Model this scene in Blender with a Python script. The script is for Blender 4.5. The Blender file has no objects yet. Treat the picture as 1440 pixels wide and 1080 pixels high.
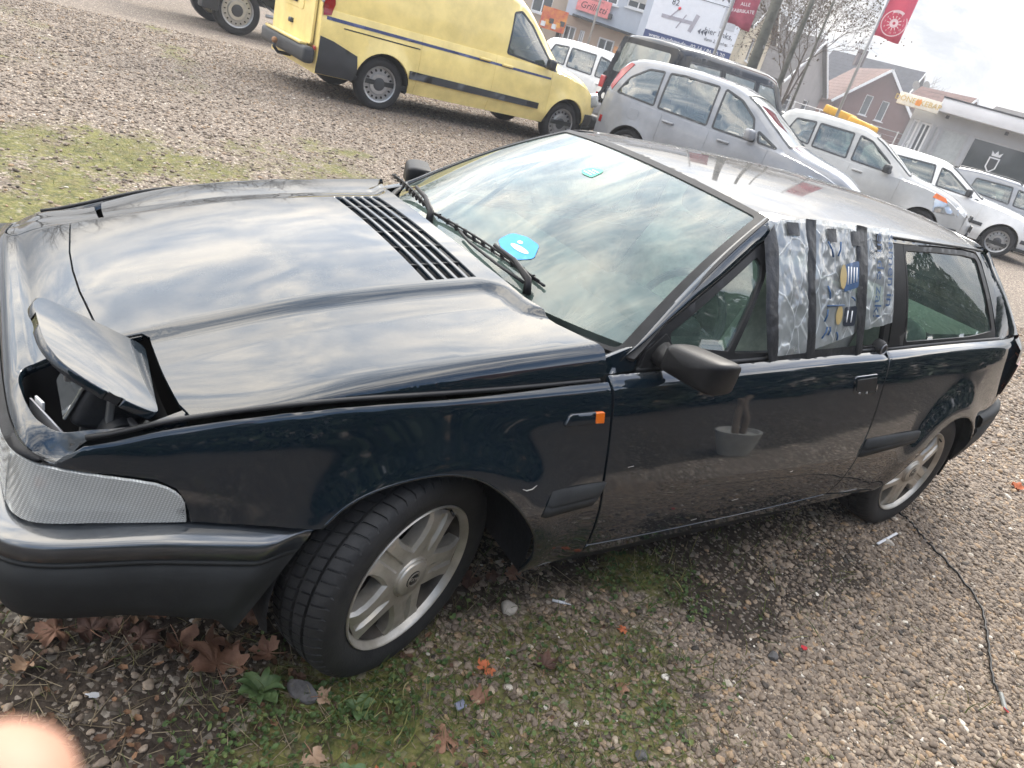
import bpy, bmesh, math, random
import numpy as np
from mathutils import Vector, Matrix, Euler
from mathutils.geometry import delaunay_2d_cdt
R_ = math.radians
scene = bpy.context.scene
COL = scene.collection
rng = random.Random(7)

# ------------------------------------------------------------------ camera
cam_d = bpy.data.cameras.new('camera'); cam = bpy.data.objects.new('camera', cam_d); COL.objects.link(cam)
CAM = Vector((-0.78242, -1.87922, 1.53152)); YAW, PIT, ROL = R_(39.8353), R_(-25.1432), R_(16.8176)
fwd = Vector((math.cos(PIT)*math.sin(YAW), math.cos(PIT)*math.cos(YAW), math.sin(PIT)))
rt0 = Vector((math.cos(YAW), -math.sin(YAW), 0)); up0 = rt0.cross(fwd)
rt = math.cos(ROL)*rt0 + math.sin(ROL)*up0; up = -math.sin(ROL)*rt0 + math.cos(ROL)*up0
cam.matrix_world = Matrix(((rt.x, up.x, -fwd.x, CAM.x), (rt.y, up.y, -fwd.y, CAM.y), (rt.z, up.z, -fwd.z, CAM.z), (0, 0, 0, 1)))
cam_d.sensor_width = 36; cam_d.lens = 36*1017.73/1440; cam_d.clip_start = .01; cam_d.clip_end = 2000
cam_d.dof.use_dof = True; cam_d.dof.focus_distance = 2.6; cam_d.dof.aperture_fstop = 11.0
scene.camera = cam

# ------------------------------------------------------------------ sky, sun, exposure
SUN_EL, SUN_AZ = R_(36), R_(60)          # azimuth from +y towards +x
sun_dir = Vector((math.cos(SUN_EL)*math.sin(SUN_AZ), math.cos(SUN_EL)*math.cos(SUN_AZ), math.sin(SUN_EL)))
world = bpy.data.worlds.new("World"); scene.world = world; world.use_nodes = True
def build_world():
    nt = world.node_tree; N = nt.nodes; L = nt.links
    bg = N['Background']; bg.inputs['Strength'].default_value = 0.15
    sky = N.new('ShaderNodeTexSky'); sky.sky_type = 'NISHITA'; sky.sun_disc = False
    sky.sun_elevation = SUN_EL; sky.sun_rotation = SUN_AZ
    sky.air_density = 1.0; sky.dust_density = 1.5; sky.ozone_density = 1.2
    tc = N.new('ShaderNodeTexCoord')
    sep = N.new('ShaderNodeSeparateXYZ'); L.new(tc.outputs['Generated'], sep.inputs[0])
    def m(op, a, b=None, c=None, clamp=False):
        n = N.new('ShaderNodeMath'); n.operation = op; n.use_clamp = clamp
        for i, v in enumerate((a, b, c)):
            if v is None: continue
            if isinstance(v, (int, float)): n.inputs[i].default_value = v
            else: L.new(v, n.inputs[i])
        return n.outputs[0]
    z = m('MAXIMUM', sep.outputs['Z'], 0.0); d = m('ADD', z, .30)
    px = m('DIVIDE', sep.outputs['X'], d); py = m('DIVIDE', sep.outputs['Y'], d)
    cmb = N.new('ShaderNodeCombineXYZ'); L.new(px, cmb.inputs[0]); L.new(py, cmb.inputs[1])
    def noise(scale, rot, sx, sy, det=7, rough=.6, dist=.4):
        mp = N.new('ShaderNodeMapping'); L.new(cmb.outputs[0], mp.inputs[0])
        mp.inputs['Rotation'].default_value = (0, 0, rot); mp.inputs['Scale'].default_value = (sx, sy, 1)
        n = N.new('ShaderNodeTexNoise'); L.new(mp.outputs[0], n.inputs['Vector'])
        n.inputs['Scale'].default_value = scale; n.inputs['Detail'].default_value = det
        n.inputs['Roughness'].default_value = rough; n.inputs['Distortion'].default_value = dist
        return n.outputs['Fac']
    n1 = noise(1.2, .5, .75, 1.35, 8); n2 = noise(3.4, .9, .8, 1.3, 10, .68, .7); n3 = noise(.7, 0, 1, 1, 4)
    # the cloud sheet is closed towards +y and breaks up behind the camera (-y)
    cover = m('MULTIPLY_ADD', sep.outputs['Y'], .30, .76)
    mk = m('ADD', m('MULTIPLY', n1, .8), m('ADD', m('MULTIPLY', n2, .45), -.62)); mk = m('ADD', mk, m('MULTIPLY', cover, .75))
    rmp = N.new('ShaderNodeMapRange'); rmp.interpolation_type = 'SMOOTHSTEP'; L.new(mk, rmp.inputs[0])
    rmp.inputs[1].default_value = .36; rmp.inputs[2].default_value = .72
    mask = rmp.outputs[0]
    # cloud colour: grey-blue bellies to warm white tops
    r2 = N.new('ShaderNodeMapRange'); r2.interpolation_type = 'SMOOTHSTEP'
    L.new(m('ADD', m('MULTIPLY', n2, .6), m('MULTIPLY', n1, .4)), r2.inputs[0]); r2.inputs[1].default_value = .40; r2.inputs[2].default_value = .62
    mx = N.new('ShaderNodeMix'); mx.data_type = 'RGBA'; L.new(r2.outputs[0], mx.inputs[0])
    mx.inputs[6].default_value = (8.2, 9.3, 10.9, 1); mx.inputs[7].default_value = (20.5, 18.9, 16.6, 1)
    # horizon: even bright haze
    hr = N.new('ShaderNodeMapRange'); hr.interpolation_type = 'SMOOTHSTEP'; L.new(z, hr.inputs[0]); hr.inputs[1].default_value = .12; hr.inputs[2].default_value = .42; hr.inputs[3].default_value = 1; hr.inputs[4].default_value = 0; hz = hr.outputs[0]
    mh = N.new('ShaderNodeMix'); mh.data_type = 'RGBA'; L.new(m('MULTIPLY', hz, m('MULTIPLY_ADD', n2, -.10, 1.0)), mh.inputs[0])
    hc = N.new('ShaderNodeMix'); hc.data_type = 'RGBA'; hr2 = N.new('ShaderNodeMapRange'); hr2.interpolation_type = 'SMOOTHSTEP'; L.new(n2, hr2.inputs[0]); hr2.inputs[1].default_value = .36; hr2.inputs[2].default_value = .64; L.new(hr2.outputs[0], hc.inputs[0]); hc.inputs[6].default_value = (1.72, 1.80, 1.95, 1); hc.inputs[7].default_value = (2.55, 2.52, 2.48, 1); L.new(hc.outputs[2], mh.inputs[7])
    # forward scattering round the veiled sun
    vd = N.new('ShaderNodeVectorMath'); vd.operation = 'DOT_PRODUCT'; L.new(tc.outputs['Generated'], vd.inputs[0]); vd.inputs[1].default_value = sun_dir
    gl = m('POWER', m('MAXIMUM', vd.outputs['Value'], 0), 5.0)
    gf = m('MULTIPLY_ADD', gl, .25, .90)
    vs = N.new('ShaderNodeVectorMath'); vs.operation = 'SCALE'; L.new(mx.outputs[2], vs.inputs[0]); L.new(gf, vs.inputs['Scale'])
    fin = N.new('ShaderNodeMix'); fin.data_type = 'RGBA'; L.new(mask, fin.inputs[0]); L.new(sky.outputs[0], fin.inputs[6]); L.new(vs.outputs[0], fin.inputs[7])
    L.new(fin.outputs[2], mh.inputs[6]); L.new(mh.outputs[2], bg.inputs['Color'])
build_world()
sun_l = bpy.data.lights.new('sun', 'SUN'); sun_l.energy = 1.2; sun_l.angle = R_(11); sun_l.color = (1, .93, .82)
sun = bpy.data.objects.new('sun', sun_l); COL.objects.link(sun); sun.rotation_euler = (-sun_dir).to_track_quat('-Z', 'Y').to_euler()
scene.view_settings.view_transform = 'Standard'; scene.view_settings.look = 'None'
scene.view_settings.exposure = 1.2; scene.view_settings.gamma = 1.0; scene.view_settings.use_curve_mapping = False
scene.cycles.max_bounces = 8; scene.cycles.transparent_max_bounces = 12

# ------------------------------------------------------------------ helpers
def tag(o, label=None, cat=None, group=None, kind=None):
    if label: o['label'] = label
    if cat: o['category'] = cat
    if group: o['group'] = group
    if kind: o['kind'] = kind
    return o
def empty(name, loc=(0, 0, 0), rz=0, label=None, cat=None, group=None, parent=None):
    o = bpy.data.objects.new(name, None); COL.objects.link(o); o.location = loc; o.rotation_euler = (0, 0, rz)
    o.empty_display_size = .1
    if parent: o.parent = parent
    return tag(o, label, cat, group)
def obj(name, me, mat=None, parent=None, kind=None, loc=None, rot=None):
    o = bpy.data.objects.new(name, me); COL.objects.link(o)
    if mat is not None and len(me.materials) == 0: me.materials.append(mat)
    if parent: o.parent = parent
    if kind: o['kind'] = kind
    if loc is not None: o.location = loc
    if rot is not None: o.rotation_euler = rot
    return o
def mesh_np(name, V, Fc, smooth=True):
    me = bpy.data.meshes.new(name); me.from_pydata([tuple(map(float, v)) for v in V], [], [tuple(map(int, f)) for f in Fc])
    me.validate(); me.update()
    if smooth: me.polygons.foreach_set('use_smooth', [True]*len(me.polygons))
    return me
def bm_mesh(name, bm, smooth=False, sharp=None):
    me = bpy.data.meshes.new(name)
    bmesh.ops.recalc_face_normals(bm, faces=bm.faces)
    if sharp is not None:
        for e in bm.edges:
            if len(e.link_faces) == 2 and e.calc_face_angle(0) > sharp: e.smooth = False
        smooth = True
    if smooth:
        for f in bm.faces: f.smooth = True
    bm.to_mesh(me); bm.free(); return me
def T(loc=(0, 0, 0), rot=(0, 0, 0), sc=(1, 1, 1)):
    return Matrix.LocRotScale(Vector(loc), Euler(rot), Vector(sc))
def add_box(bm, size, loc=(0, 0, 0), rot=(0, 0, 0), bevel=0, M=None, seg=2):
    mtx = T(loc, rot, size)
    if M is not None: mtx = M @ mtx
    g = bmesh.ops.create_cube(bm, size=1, matrix=mtx)
    if bevel:
        es = set(e for v in g['verts'] for e in v.link_edges)
        bmesh.ops.bevel(bm, geom=list(es), offset=bevel, segments=seg, affect='EDGES', profile=.5)
def box(name, size, loc, mat, parent=None, rot=(0, 0, 0), bevel=0, seg=2):
    bm = bmesh.new(); add_box(bm, size, (0, 0, 0), (0, 0, 0), bevel, seg=seg)
    return obj(name, bm_mesh(name, bm, sharp=R_(50) if bevel else None), mat, parent, loc=loc, rot=rot)
def catmull(pts, n=8, closed=False):
    P = [np.array(p, float) for p in pts]; out = []
    m = len(P)
    for i in range(m if closed else m-1):
        p0 = P[(i-1) % m] if (closed or i > 0) else 2*P[0]-P[1]
        p1 = P[i]; p2 = P[(i+1) % m]
        p3 = P[(i+2) % m] if (closed or i+2 < m) else 2*P[-1]-P[-2]
        for k in range(n):
            t = k/n
            out.append(.5*((2*p1)+(-p0+p2)*t+(2*p0-5*p1+4*p2-p3)*t*t+(-p0+3*p1-3*p2+p3)*t**3))
    if not closed: out.append(P[-1])
    return out
def tube_mesh(name, pts, rad, seg=8, caps=True):
    P = [Vector(p) for p in pts]; n = len(P)
    if not hasattr(rad, '__len__'): rad = [rad]*n
    V = []; Fc = []
    t0 = (P[1]-P[0]).normalized(); ref = Vector((0, 0, 1)) if abs(t0.z) < .9 else Vector((1, 0, 0))
    a = t0.cross(ref).normalized()
    for i in range(n):
        t = (P[min(i+1, n-1)]-P[max(i-1, 0)]).normalized()
        a = (a - t*a.dot(t)).normalized(); b = t.cross(a)
        for k in range(seg):
            w = 2*math.pi*k/seg
            V.append(P[i]+(a*math.cos(w)+b*math.sin(w))*rad[i])
    for i in range(n-1):
        for k in range(seg):
            k2 = (k+1) % seg
            Fc.append((i*seg+k, i*seg+k2, (i+1)*seg+k2, (i+1)*seg+k))
    if caps: Fc.append(tuple(range(seg-1, -1, -1))); Fc.append(tuple((n-1)*seg+k for k in range(seg)))
    return mesh_np(name, V, Fc)
def tube(name, pts, rad, mat, parent=None, seg=8):
    return obj(name, tube_mesh(name, pts, rad, seg), mat, parent)
def lathe(name, prof, mat, parent=None, seg=48, axis='y', loc=None, rot=None, sharp=R_(40), arc=None):
    """prof: list of (along axis, radius)"""
    V = []; Fc = []; m = len(prof)
    closed = arc is None; a0, a1 = (0, 2*math.pi) if closed else arc
    cnt = seg if closed else seg+1
    for k in range(cnt):
        w = a0+(a1-a0)*k/seg; c, s = math.cos(w), math.sin(w)
        for (a, r) in prof:
            V.append((r*c, a, r*s) if axis == 'y' else ((r*c, r*s, a) if axis == 'z' else (a, r*c, r*s)))
    for k in range(seg):
        k2 = (k+1) % cnt
        for i in range(m-1):
            Fc.append((k*m+i, k2*m+i, k2*m+i+1, k*m+i+1))
    bm = bmesh.new(); vs = [bm.verts.new(v) for v in V]
    for f in Fc: bm.faces.new([vs[i] for i in f])
    bmesh.ops.remove_doubles(bm, verts=bm.verts, dist=1e-5)
    return obj(name, bm_mesh(name, bm, sharp=sharp), mat, parent, loc=loc, rot=rot)
def interp(tab):
    """smooth monotone (pchip) interpolation of a table of (x, y)"""
    X = np.array([t[0] for t in tab], float); Yv = np.array([t[1] for t in tab], float)
    h = np.diff(X); d = np.diff(Yv)/h; m = np.zeros(len(X)); m[0], m[-1] = d[0], d[-1]
    for i in range(1, len(X)-1):
        if d[i-1]*d[i] > 0:
            w1 = 2*h[i]+h[i-1]; w2 = h[i]+2*h[i-1]; m[i] = (w1+w2)/(w1/d[i-1]+w2/d[i])
    def fn(x):
        x = np.asarray(x, float); xc = np.clip(x, X[0], X[-1]); i = np.clip(np.searchsorted(X, xc)-1, 0, len(X)-2)
        t = (xc-X[i])/h[i]
        v = (2*t**3-3*t**2+1)*Yv[i]+(t**3-2*t**2+t)*h[i]*m[i]+(-2*t**3+3*t**2)*Yv[i+1]+(t**3-t**2)*h[i]*m[i+1]
        return v + np.where(x < X[0], (x-X[0])*m[0], 0)+np.where(x > X[-1], (x-X[-1])*m[-1], 0)
    return fn
def interp_s(tab, sig, x_keep=None, blend=.08):
    """interp() with its curvature evened out; unchanged below x_keep"""
    f = interp(tab); lo, hi = tab[0][0]-.3, tab[-1][0]+.3; xs = np.linspace(lo, hi, 1400); v = f(xs); dx = xs[1]-xs[0]; n = int(4*sig/dx)+1
    k = np.exp(-.5*(np.arange(-n, n+1)*dx/sig)**2); k /= k.sum(); pad = np.r_[2*v[0]-v[n:0:-1], v, 2*v[-1]-v[-2:-n-2:-1]]; sv = np.convolve(pad, k, 'valid')
    if x_keep is not None: w = np.clip((xs-x_keep)/blend, 0, 1); w = w*w*(3-2*w); sv = v*(1-w)+sv*w
    return lambda x: np.interp(np.asarray(x, float), xs, sv)
def sm(x): x = np.clip(x, 0, 1); return x*x*(3-2*x)

def inpoly(P, poly):
    x, y = P[:, 0], P[:, 1]; r = np.zeros(len(P), bool); n = len(poly)
    for i in range(n):
        x1, y1 = poly[i]; x2, y2 = poly[(i+1) % n]
        if y1 == y2: continue
        c = ((y1 > y) != (y2 > y)) & (x < (x2-x1)*(y-y1)/(y2-y1)+x1)
        r ^= c
    return r
def dist_poly(P, poly):
    d = np.full(len(P), 1e9); A = np.array(poly); B = np.roll(A, -1, 0)
    for a, b in zip(A, B):
        ab = b-a; l = ab@ab
        if l < 1e-14: continue
        t = np.clip(((P-a)@ab)/l, 0, 1); d = np.minimum(d, np.linalg.norm(P-(a+t[:, None]*ab), axis=1))
    return d
def dens(poly, h, closed=True):
    out = []; n = len(poly)
    for i in range(n if closed else n-1):
        a = np.array(poly[i], float); b = np.array(poly[(i+1) % n], float); k = max(1, int(math.ceil(np.linalg.norm(b-a)/h)))
        for j in range(k): out.append(a+(b-a)*j/k)
    if not closed: out.append(np.array(poly[-1], float))
    return out
def rounded(poly, r, n=5):
    """round the corners of a closed polygon"""
    out = []; m = len(poly); rr = r if hasattr(r, '__len__') else [r]*m
    for i in range(m):
        p = np.array(poly[i], float); a = np.array(poly[i-1], float); b = np.array(poly[(i+1) % m], float)
        la, lb = np.linalg.norm(a-p), np.linalg.norm(b-p); q = min(rr[i], la*.48, lb*.48)
        if q < 1e-4: out.append(p); continue
        s = p+(a-p)/la*q; e = p+(b-p)/lb*q
        for k in range(n+1):
            t = k/n; out.append((1-t)**2*s+2*t*(1-t)*p+t*t*e)
    return out
def area2(p): 
    A = np.array(p); x, y = A[:, 0], A[:, 1]; return .5*np.sum(x*np.roll(y, -1)-np.roll(x, -1)*y)
def shrink(poly, d):
    """offset a closed polygon inwards by d"""
    P = np.array(poly, float)
    if area2(P) < 0: P = P[::-1]
    n = len(P); e = np.roll(P, -1, 0)-P; e /= np.maximum(np.linalg.norm(e, axis=1), 1e-9)[:, None]
    nn = np.stack([-e[:, 1], e[:, 0]], 1); pn = np.roll(nn, 1, 0); b = nn+pn
    k = np.maximum(1+np.sum(nn*pn, 1), .35)
    return list(P+b/k[:, None]*d)
def surf_n(S, ab, out):
    e = 1e-4; A = np.asarray(ab, float)
    du = S(A[:, 0]+e, A[:, 1])-S(A[:, 0]-e, A[:, 1]); dv = S(A[:, 0], A[:, 1]+e)-S(A[:, 0], A[:, 1]-e)
    n = np.cross(du, dv); n /= np.maximum(np.linalg.norm(n, axis=1), 1e-12)[:, None]
    s = np.sign(n@np.array(out)); s[s == 0] = 1
    return n*s[:, None]
def panel(name, poly, S, out, mat, parent=None, h=.02, gap=.002, depth=.012, bev=.0012, holes=(), lift=0., mirror=False, kind=None, flange=True, rings=()):
    """sheet-metal panel: the polygon (surface parameters) laid on surface S, with a rounded, turned-in edge"""
    if gap: poly = shrink(poly, gap); holes = [shrink(hh, -gap) for hh in holes]
    if area2(poly) < 0: poly = list(poly)[::-1]
    loops = [dens(poly, h)]+[dens(hh, h) for hh in holes]
    V = []; E = []; off = []
    for lp in loops:
        o = len(V); off.append((o, len(lp))); V += [tuple(p) for p in lp]; E += [(o+i, o+(i+1) % len(lp)) for i in range(len(lp))]
    A = np.array(loops[0]); lo, hi = A.min(0), A.max(0)
    g = np.stack(np.meshgrid(np.arange(lo[0]+h*.5, hi[0], h), np.arange(lo[1]+h*.5, hi[1], h)), -1).reshape(-1, 2)
    inner = 0
    for d in rings:
        q = np.array(dens(shrink(loops[0], d), h*.9)); k = inpoly(q, loops[0]); dd = dist_poly(q, loops[0]); k &= dd > d*.85
        for lp in loops[1:]: k &= ~inpoly(q, lp) & (dist_poly(q, lp) > h*.4)
        V += [tuple(p) for p in q[k]]; inner = d
    if len(g):
        k = inpoly(g, loops[0]) & (dist_poly(g, loops[0]) > h*.55+inner)
        for lp in loops[1:]: k &= ~inpoly(g, lp) & (dist_poly(g, lp) > h*.55)
        V += [tuple(p) for p in g[k]]
    r = delaunay_2d_cdt([Vector(p) for p in V], E, [], 0, 1e-7)
    P = np.array([tuple(v) for v in r[0]]); tri = np.array([f for f in r[2]]); cen = P[tri].mean(1)
    k = inpoly(cen, loops[0])
    for lp in loops[1:]: k &= ~inpoly(cen, lp)
    tri = tri[k]
    n3 = surf_n(S, P, out); X3 = S(P[:, 0], P[:, 1])+n3*lift
    t = X3[tri]; fn = np.cross(t[:, 1]-t[:, 0], t[:, 2]-t[:, 0]); fl = np.sum(fn*n3[tri[:, 0]], 1) < 0
    tri[fl] = tri[fl][:, ::-1]
    bm = bmesh.new(); vs = [bm.verts.new(v) for v in X3]
    for f in tri:
        try: bm.faces.new([vs[i] for i in f]).smooth = True
        except ValueError: pass
    if flange:
        bm.edges.ensure_lookup_table()
        bd = [e for e in bm.edges if len(e.link_faces) == 1]
        bm.verts.index_update()
        nrm = {i: n3[i] for i in range(len(n3))}
        # outward (in-surface) direction per boundary vertex
        outd = {}; pairs = []
        for e in bd:
            f = e.link_faces[0]; l = [l for l in f.loops if l.edge == e][0]
            a = l.vert; b = l.link_loop_next.vert; pairs.append((a, b))
            d = np.cross(np.array(b.co-a.co), nrm[a.index]); ln = np.linalg.norm(d)
            if ln > 1e-9:
                d = d/ln
                outd[a.index] = outd.get(a.index, 0)+d; outd[b.index] = outd.get(b.index, 0)+d
        r1 = {}; r2 = {}
        for i in outd:
            d = outd[i]/max(np.linalg.norm(outd[i]), 1e-9); c = X3[i]
            r1[i] = bm.verts.new(c+d*bev-nrm[i]*bev*.8); r2[i] = bm.verts.new(c+d*bev-nrm[i]*depth)
        for a, b in pairs:
            i, j = a.index, b.index
            if i not in r1 or j not in r1: continue
            for (p, q, s, u) in ((b, a, r1[i], r1[j]), (r1[j], r1[i], r2[i], r2[j])):
                try:
                    f = bm.faces.new((p, q, s, u)); f.smooth = True
                except ValueError: pass
            e = bm.edges.get((a, b))
            if e: e.smooth = False
    for v in [v for v in bm.verts if not v.link_faces]: bm.verts.remove(v)
    if mirror:
        for v in bm.verts: v.co.y = -v.co.y
        bmesh.ops.reverse_faces(bm, faces=bm.faces)
    me = bpy.data.meshes.new(name); bm.to_mesh(me); bm.free()
    return obj(name, me, mat, parent, kind)
def grid_mesh(name, G, smooth=True, flip=False, close_u=False):
    """G: array (nu, nv, 3)"""
    G = np.asarray(G); nu, nv = G.shape[:2]; Fc = []
    for i in range(nu if close_u else nu-1):
        for j in range(nv-1):
            a, b, c, d = i*nv+j, ((i+1) % nu)*nv+j, ((i+1) % nu)*nv+j+1, i*nv+j+1
            Fc.append((a, d, c, b) if flip else (a, b, c, d))
    return mesh_np(name, G.reshape(-1, 3), Fc, smooth)
def prism(name, poly, depth, mat, parent=None, M=None, bevel=0.0):
    """a flat polygon (x, y) extruded along +z by depth, then placed by M"""
    bm = bmesh.new(); P = list(poly)
    if area2(P) < 0: P = P[::-1]
    f = bm.faces.new([bm.verts.new((p[0], p[1], 0)) for p in P])
    r = bmesh.ops.extrude_face_region(bm, geom=[f]); vs = [v for v in r['geom'] if isinstance(v, bmesh.types.BMVert)]
    bmesh.ops.translate(bm, verts=vs, vec=(0, 0, depth))
    if bevel: bmesh.ops.bevel(bm, geom=[e for e in bm.edges], offset=bevel, segments=2, affect='EDGES')
    if M is not None: bmesh.ops.transform(bm, matrix=M, verts=bm.verts)
    return obj(name, bm_mesh(name, bm, sharp=R_(35)), mat, parent)
def text(name, s, size, mat, parent=None, M=None, extrude=.002, align='CENTER', shear=0, space=1.0):
    cu = bpy.data.curves.new(name, 'FONT'); cu.body = s; cu.size = size; cu.extrude = extrude; cu.align_x = align; cu.align_y = 'CENTER'
    cu.shear = shear; cu.space_character = space; cu.resolution_u = 2
    tmp = bpy.data.objects.new('tmp', cu); me = bpy.data.meshes.new_from_object(tmp); bpy.data.objects.remove(tmp); bpy.data.curves.remove(cu)
    me.name = name
    if M is not None: me.transform(M)
    me.materials.clear()
    return obj(name, me, mat, parent)
def copy_tree(o, parent=None):
    c = o.copy(); COL.objects.link(c)
    if parent: c.parent = parent
    for ch in list(o.children): copy_tree(ch, c)
    return c

# ------------------------------------------------------------------ materials
def mat(name, col, rough=.5, metal=0., coat=0., ior=1.5, var=.12, vs=6., bump=0., bs=80., spec=.5, col2=None, alpha=1., rvar=0., coat_ior=1.5, coat_rough=.03, emit=None, trans=0.):
    m = bpy.data.materials.new(name); m.use_nodes = True; nt = m.node_tree; N = nt.nodes; L = nt.links
    b = N['Principled BSDF']; b.inputs['Roughness'].default_value = rough; b.inputs['Metallic'].default_value = metal
    b.inputs['IOR'].default_value = ior; b.inputs['Coat Weight'].default_value = coat; b.inputs['Coat IOR'].default_value = coat_ior; b.inputs['Coat Roughness'].default_value = coat_rough
    b.inputs['Specular IOR Level'].default_value = spec; b.inputs['Alpha'].default_value = alpha; b.inputs['Transmission Weight'].default_value = trans
    tc = N.new('ShaderNodeTexCoord')
    n = N.new('ShaderNodeTexNoise'); n.inputs['Scale'].default_value = vs; n.inputs['Detail'].default_value = 6; n.inputs['Roughness'].default_value = .65
    L.new(tc.outputs['Object'], n.inputs['Vector'])
    mx = N.new('ShaderNodeMix'); mx.data_type = 'RGBA'
    c2 = col2 if col2 else [min(1, c*(1+var)) for c in col]
    c1 = col if col2 else [c*(1-var) for c in col]
    mx.inputs[6].default_value = (*c1, 1); mx.inputs[7].default_value = (*c2, 1)
    mr = N.new('ShaderNodeMapRange'); L.new(n.outputs['Fac'], mr.inputs[0]); mr.inputs[1].default_value = .35; mr.inputs[2].default_value = .65
    L.new(mr.outputs[0], mx.inputs[0]); L.new(mx.outputs[2], b.inputs['Base Color'])
    if rvar:
        r = N.new('ShaderNodeMapRange'); L.new(n.outputs['Fac'], r.inputs[0]); r.inputs[3].default_value = max(0, rough-rvar); r.inputs[4].default_value = min(1, rough+rvar); L.new(r.outputs[0], b.inputs['Roughness'])
    if bump:
        n2 = N.new('ShaderNodeTexNoise'); n2.inputs['Scale'].default_value = bs; n2.inputs['Detail'].default_value = 4; L.new(tc.outputs['Object'], n2.inputs['Vector'])
        bp = N.new('ShaderNodeBump'); bp.inputs['Strength'].default_value = bump; bp.inputs['Distance'].default_value = .01; L.new(n2.outputs['Fac'], bp.inputs['Height']); L.new(bp.outputs[0], b.inputs['Normal'])
    if emit: b.inputs['Emission Color'].default_value = (*emit[0], 1); b.inputs['Emission Strength'].default_value = emit[1]
    return m
def glass_mat(name, tint=(.55, .72, .66), ior=1.9, rough=.01, dust=.06, base=.12):
    """sheet glass: tinted see-through layer under a mirror layer by the angle, with a pale green film, part dust, part painted sky reflection"""
    m = bpy.data.materials.new(name); m.use_nodes = True; nt = m.node_tree; N = nt.nodes; L = nt.links
    N.remove(N['Principled BSDF']); out = N['Material Output']
    tr = N.new('ShaderNodeBsdfTransparent'); tr.inputs[0].default_value = (*tint, 1)
    gl = N.new('ShaderNodeBsdfGlossy'); gl.inputs['Roughness'].default_value = rough; gl.inputs[0].default_value = (1, 1, 1, 1)
    df = N.new('ShaderNodeBsdfDiffuse'); df.inputs[0].default_value = (.40, .54, .48, 1)  # pale green diffuse: some dust, and the sky's sheen put into the colour
    fr = N.new('ShaderNodeFresnel'); fr.inputs[0].default_value = ior
    tc = N.new('ShaderNodeTexCoord'); n = N.new('ShaderNodeTexNoise'); n.inputs['Scale'].default_value = 9; n.inputs['Detail'].default_value = 8; n.inputs['Roughness'].default_value = .7
    L.new(tc.outputs['Object'], n.inputs['Vector'])
    mr = N.new('ShaderNodeMapRange'); L.new(n.outputs['Fac'], mr.inputs[0]); mr.inputs[1].default_value = .3; mr.inputs[2].default_value = .75; mr.inputs[3].default_value = dust*.5; mr.inputs[4].default_value = dust*1.5
    m1 = N.new('ShaderNodeMixShader'); L.new(mr.outputs[0], m1.inputs[0]); L.new(tr.outputs[0], m1.inputs[1]); L.new(df.outputs[0], m1.inputs[2])
    m2 = N.new('ShaderNodeMixShader'); L.new(fr.outputs[0], m2.inputs[0]); L.new(m1.outputs[0], m2.inputs[1]); L.new(gl.outputs[0], m2.inputs[2])
    L.new(m2.outputs[0], out.inputs[0])
    return m
M_ = {}
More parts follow.
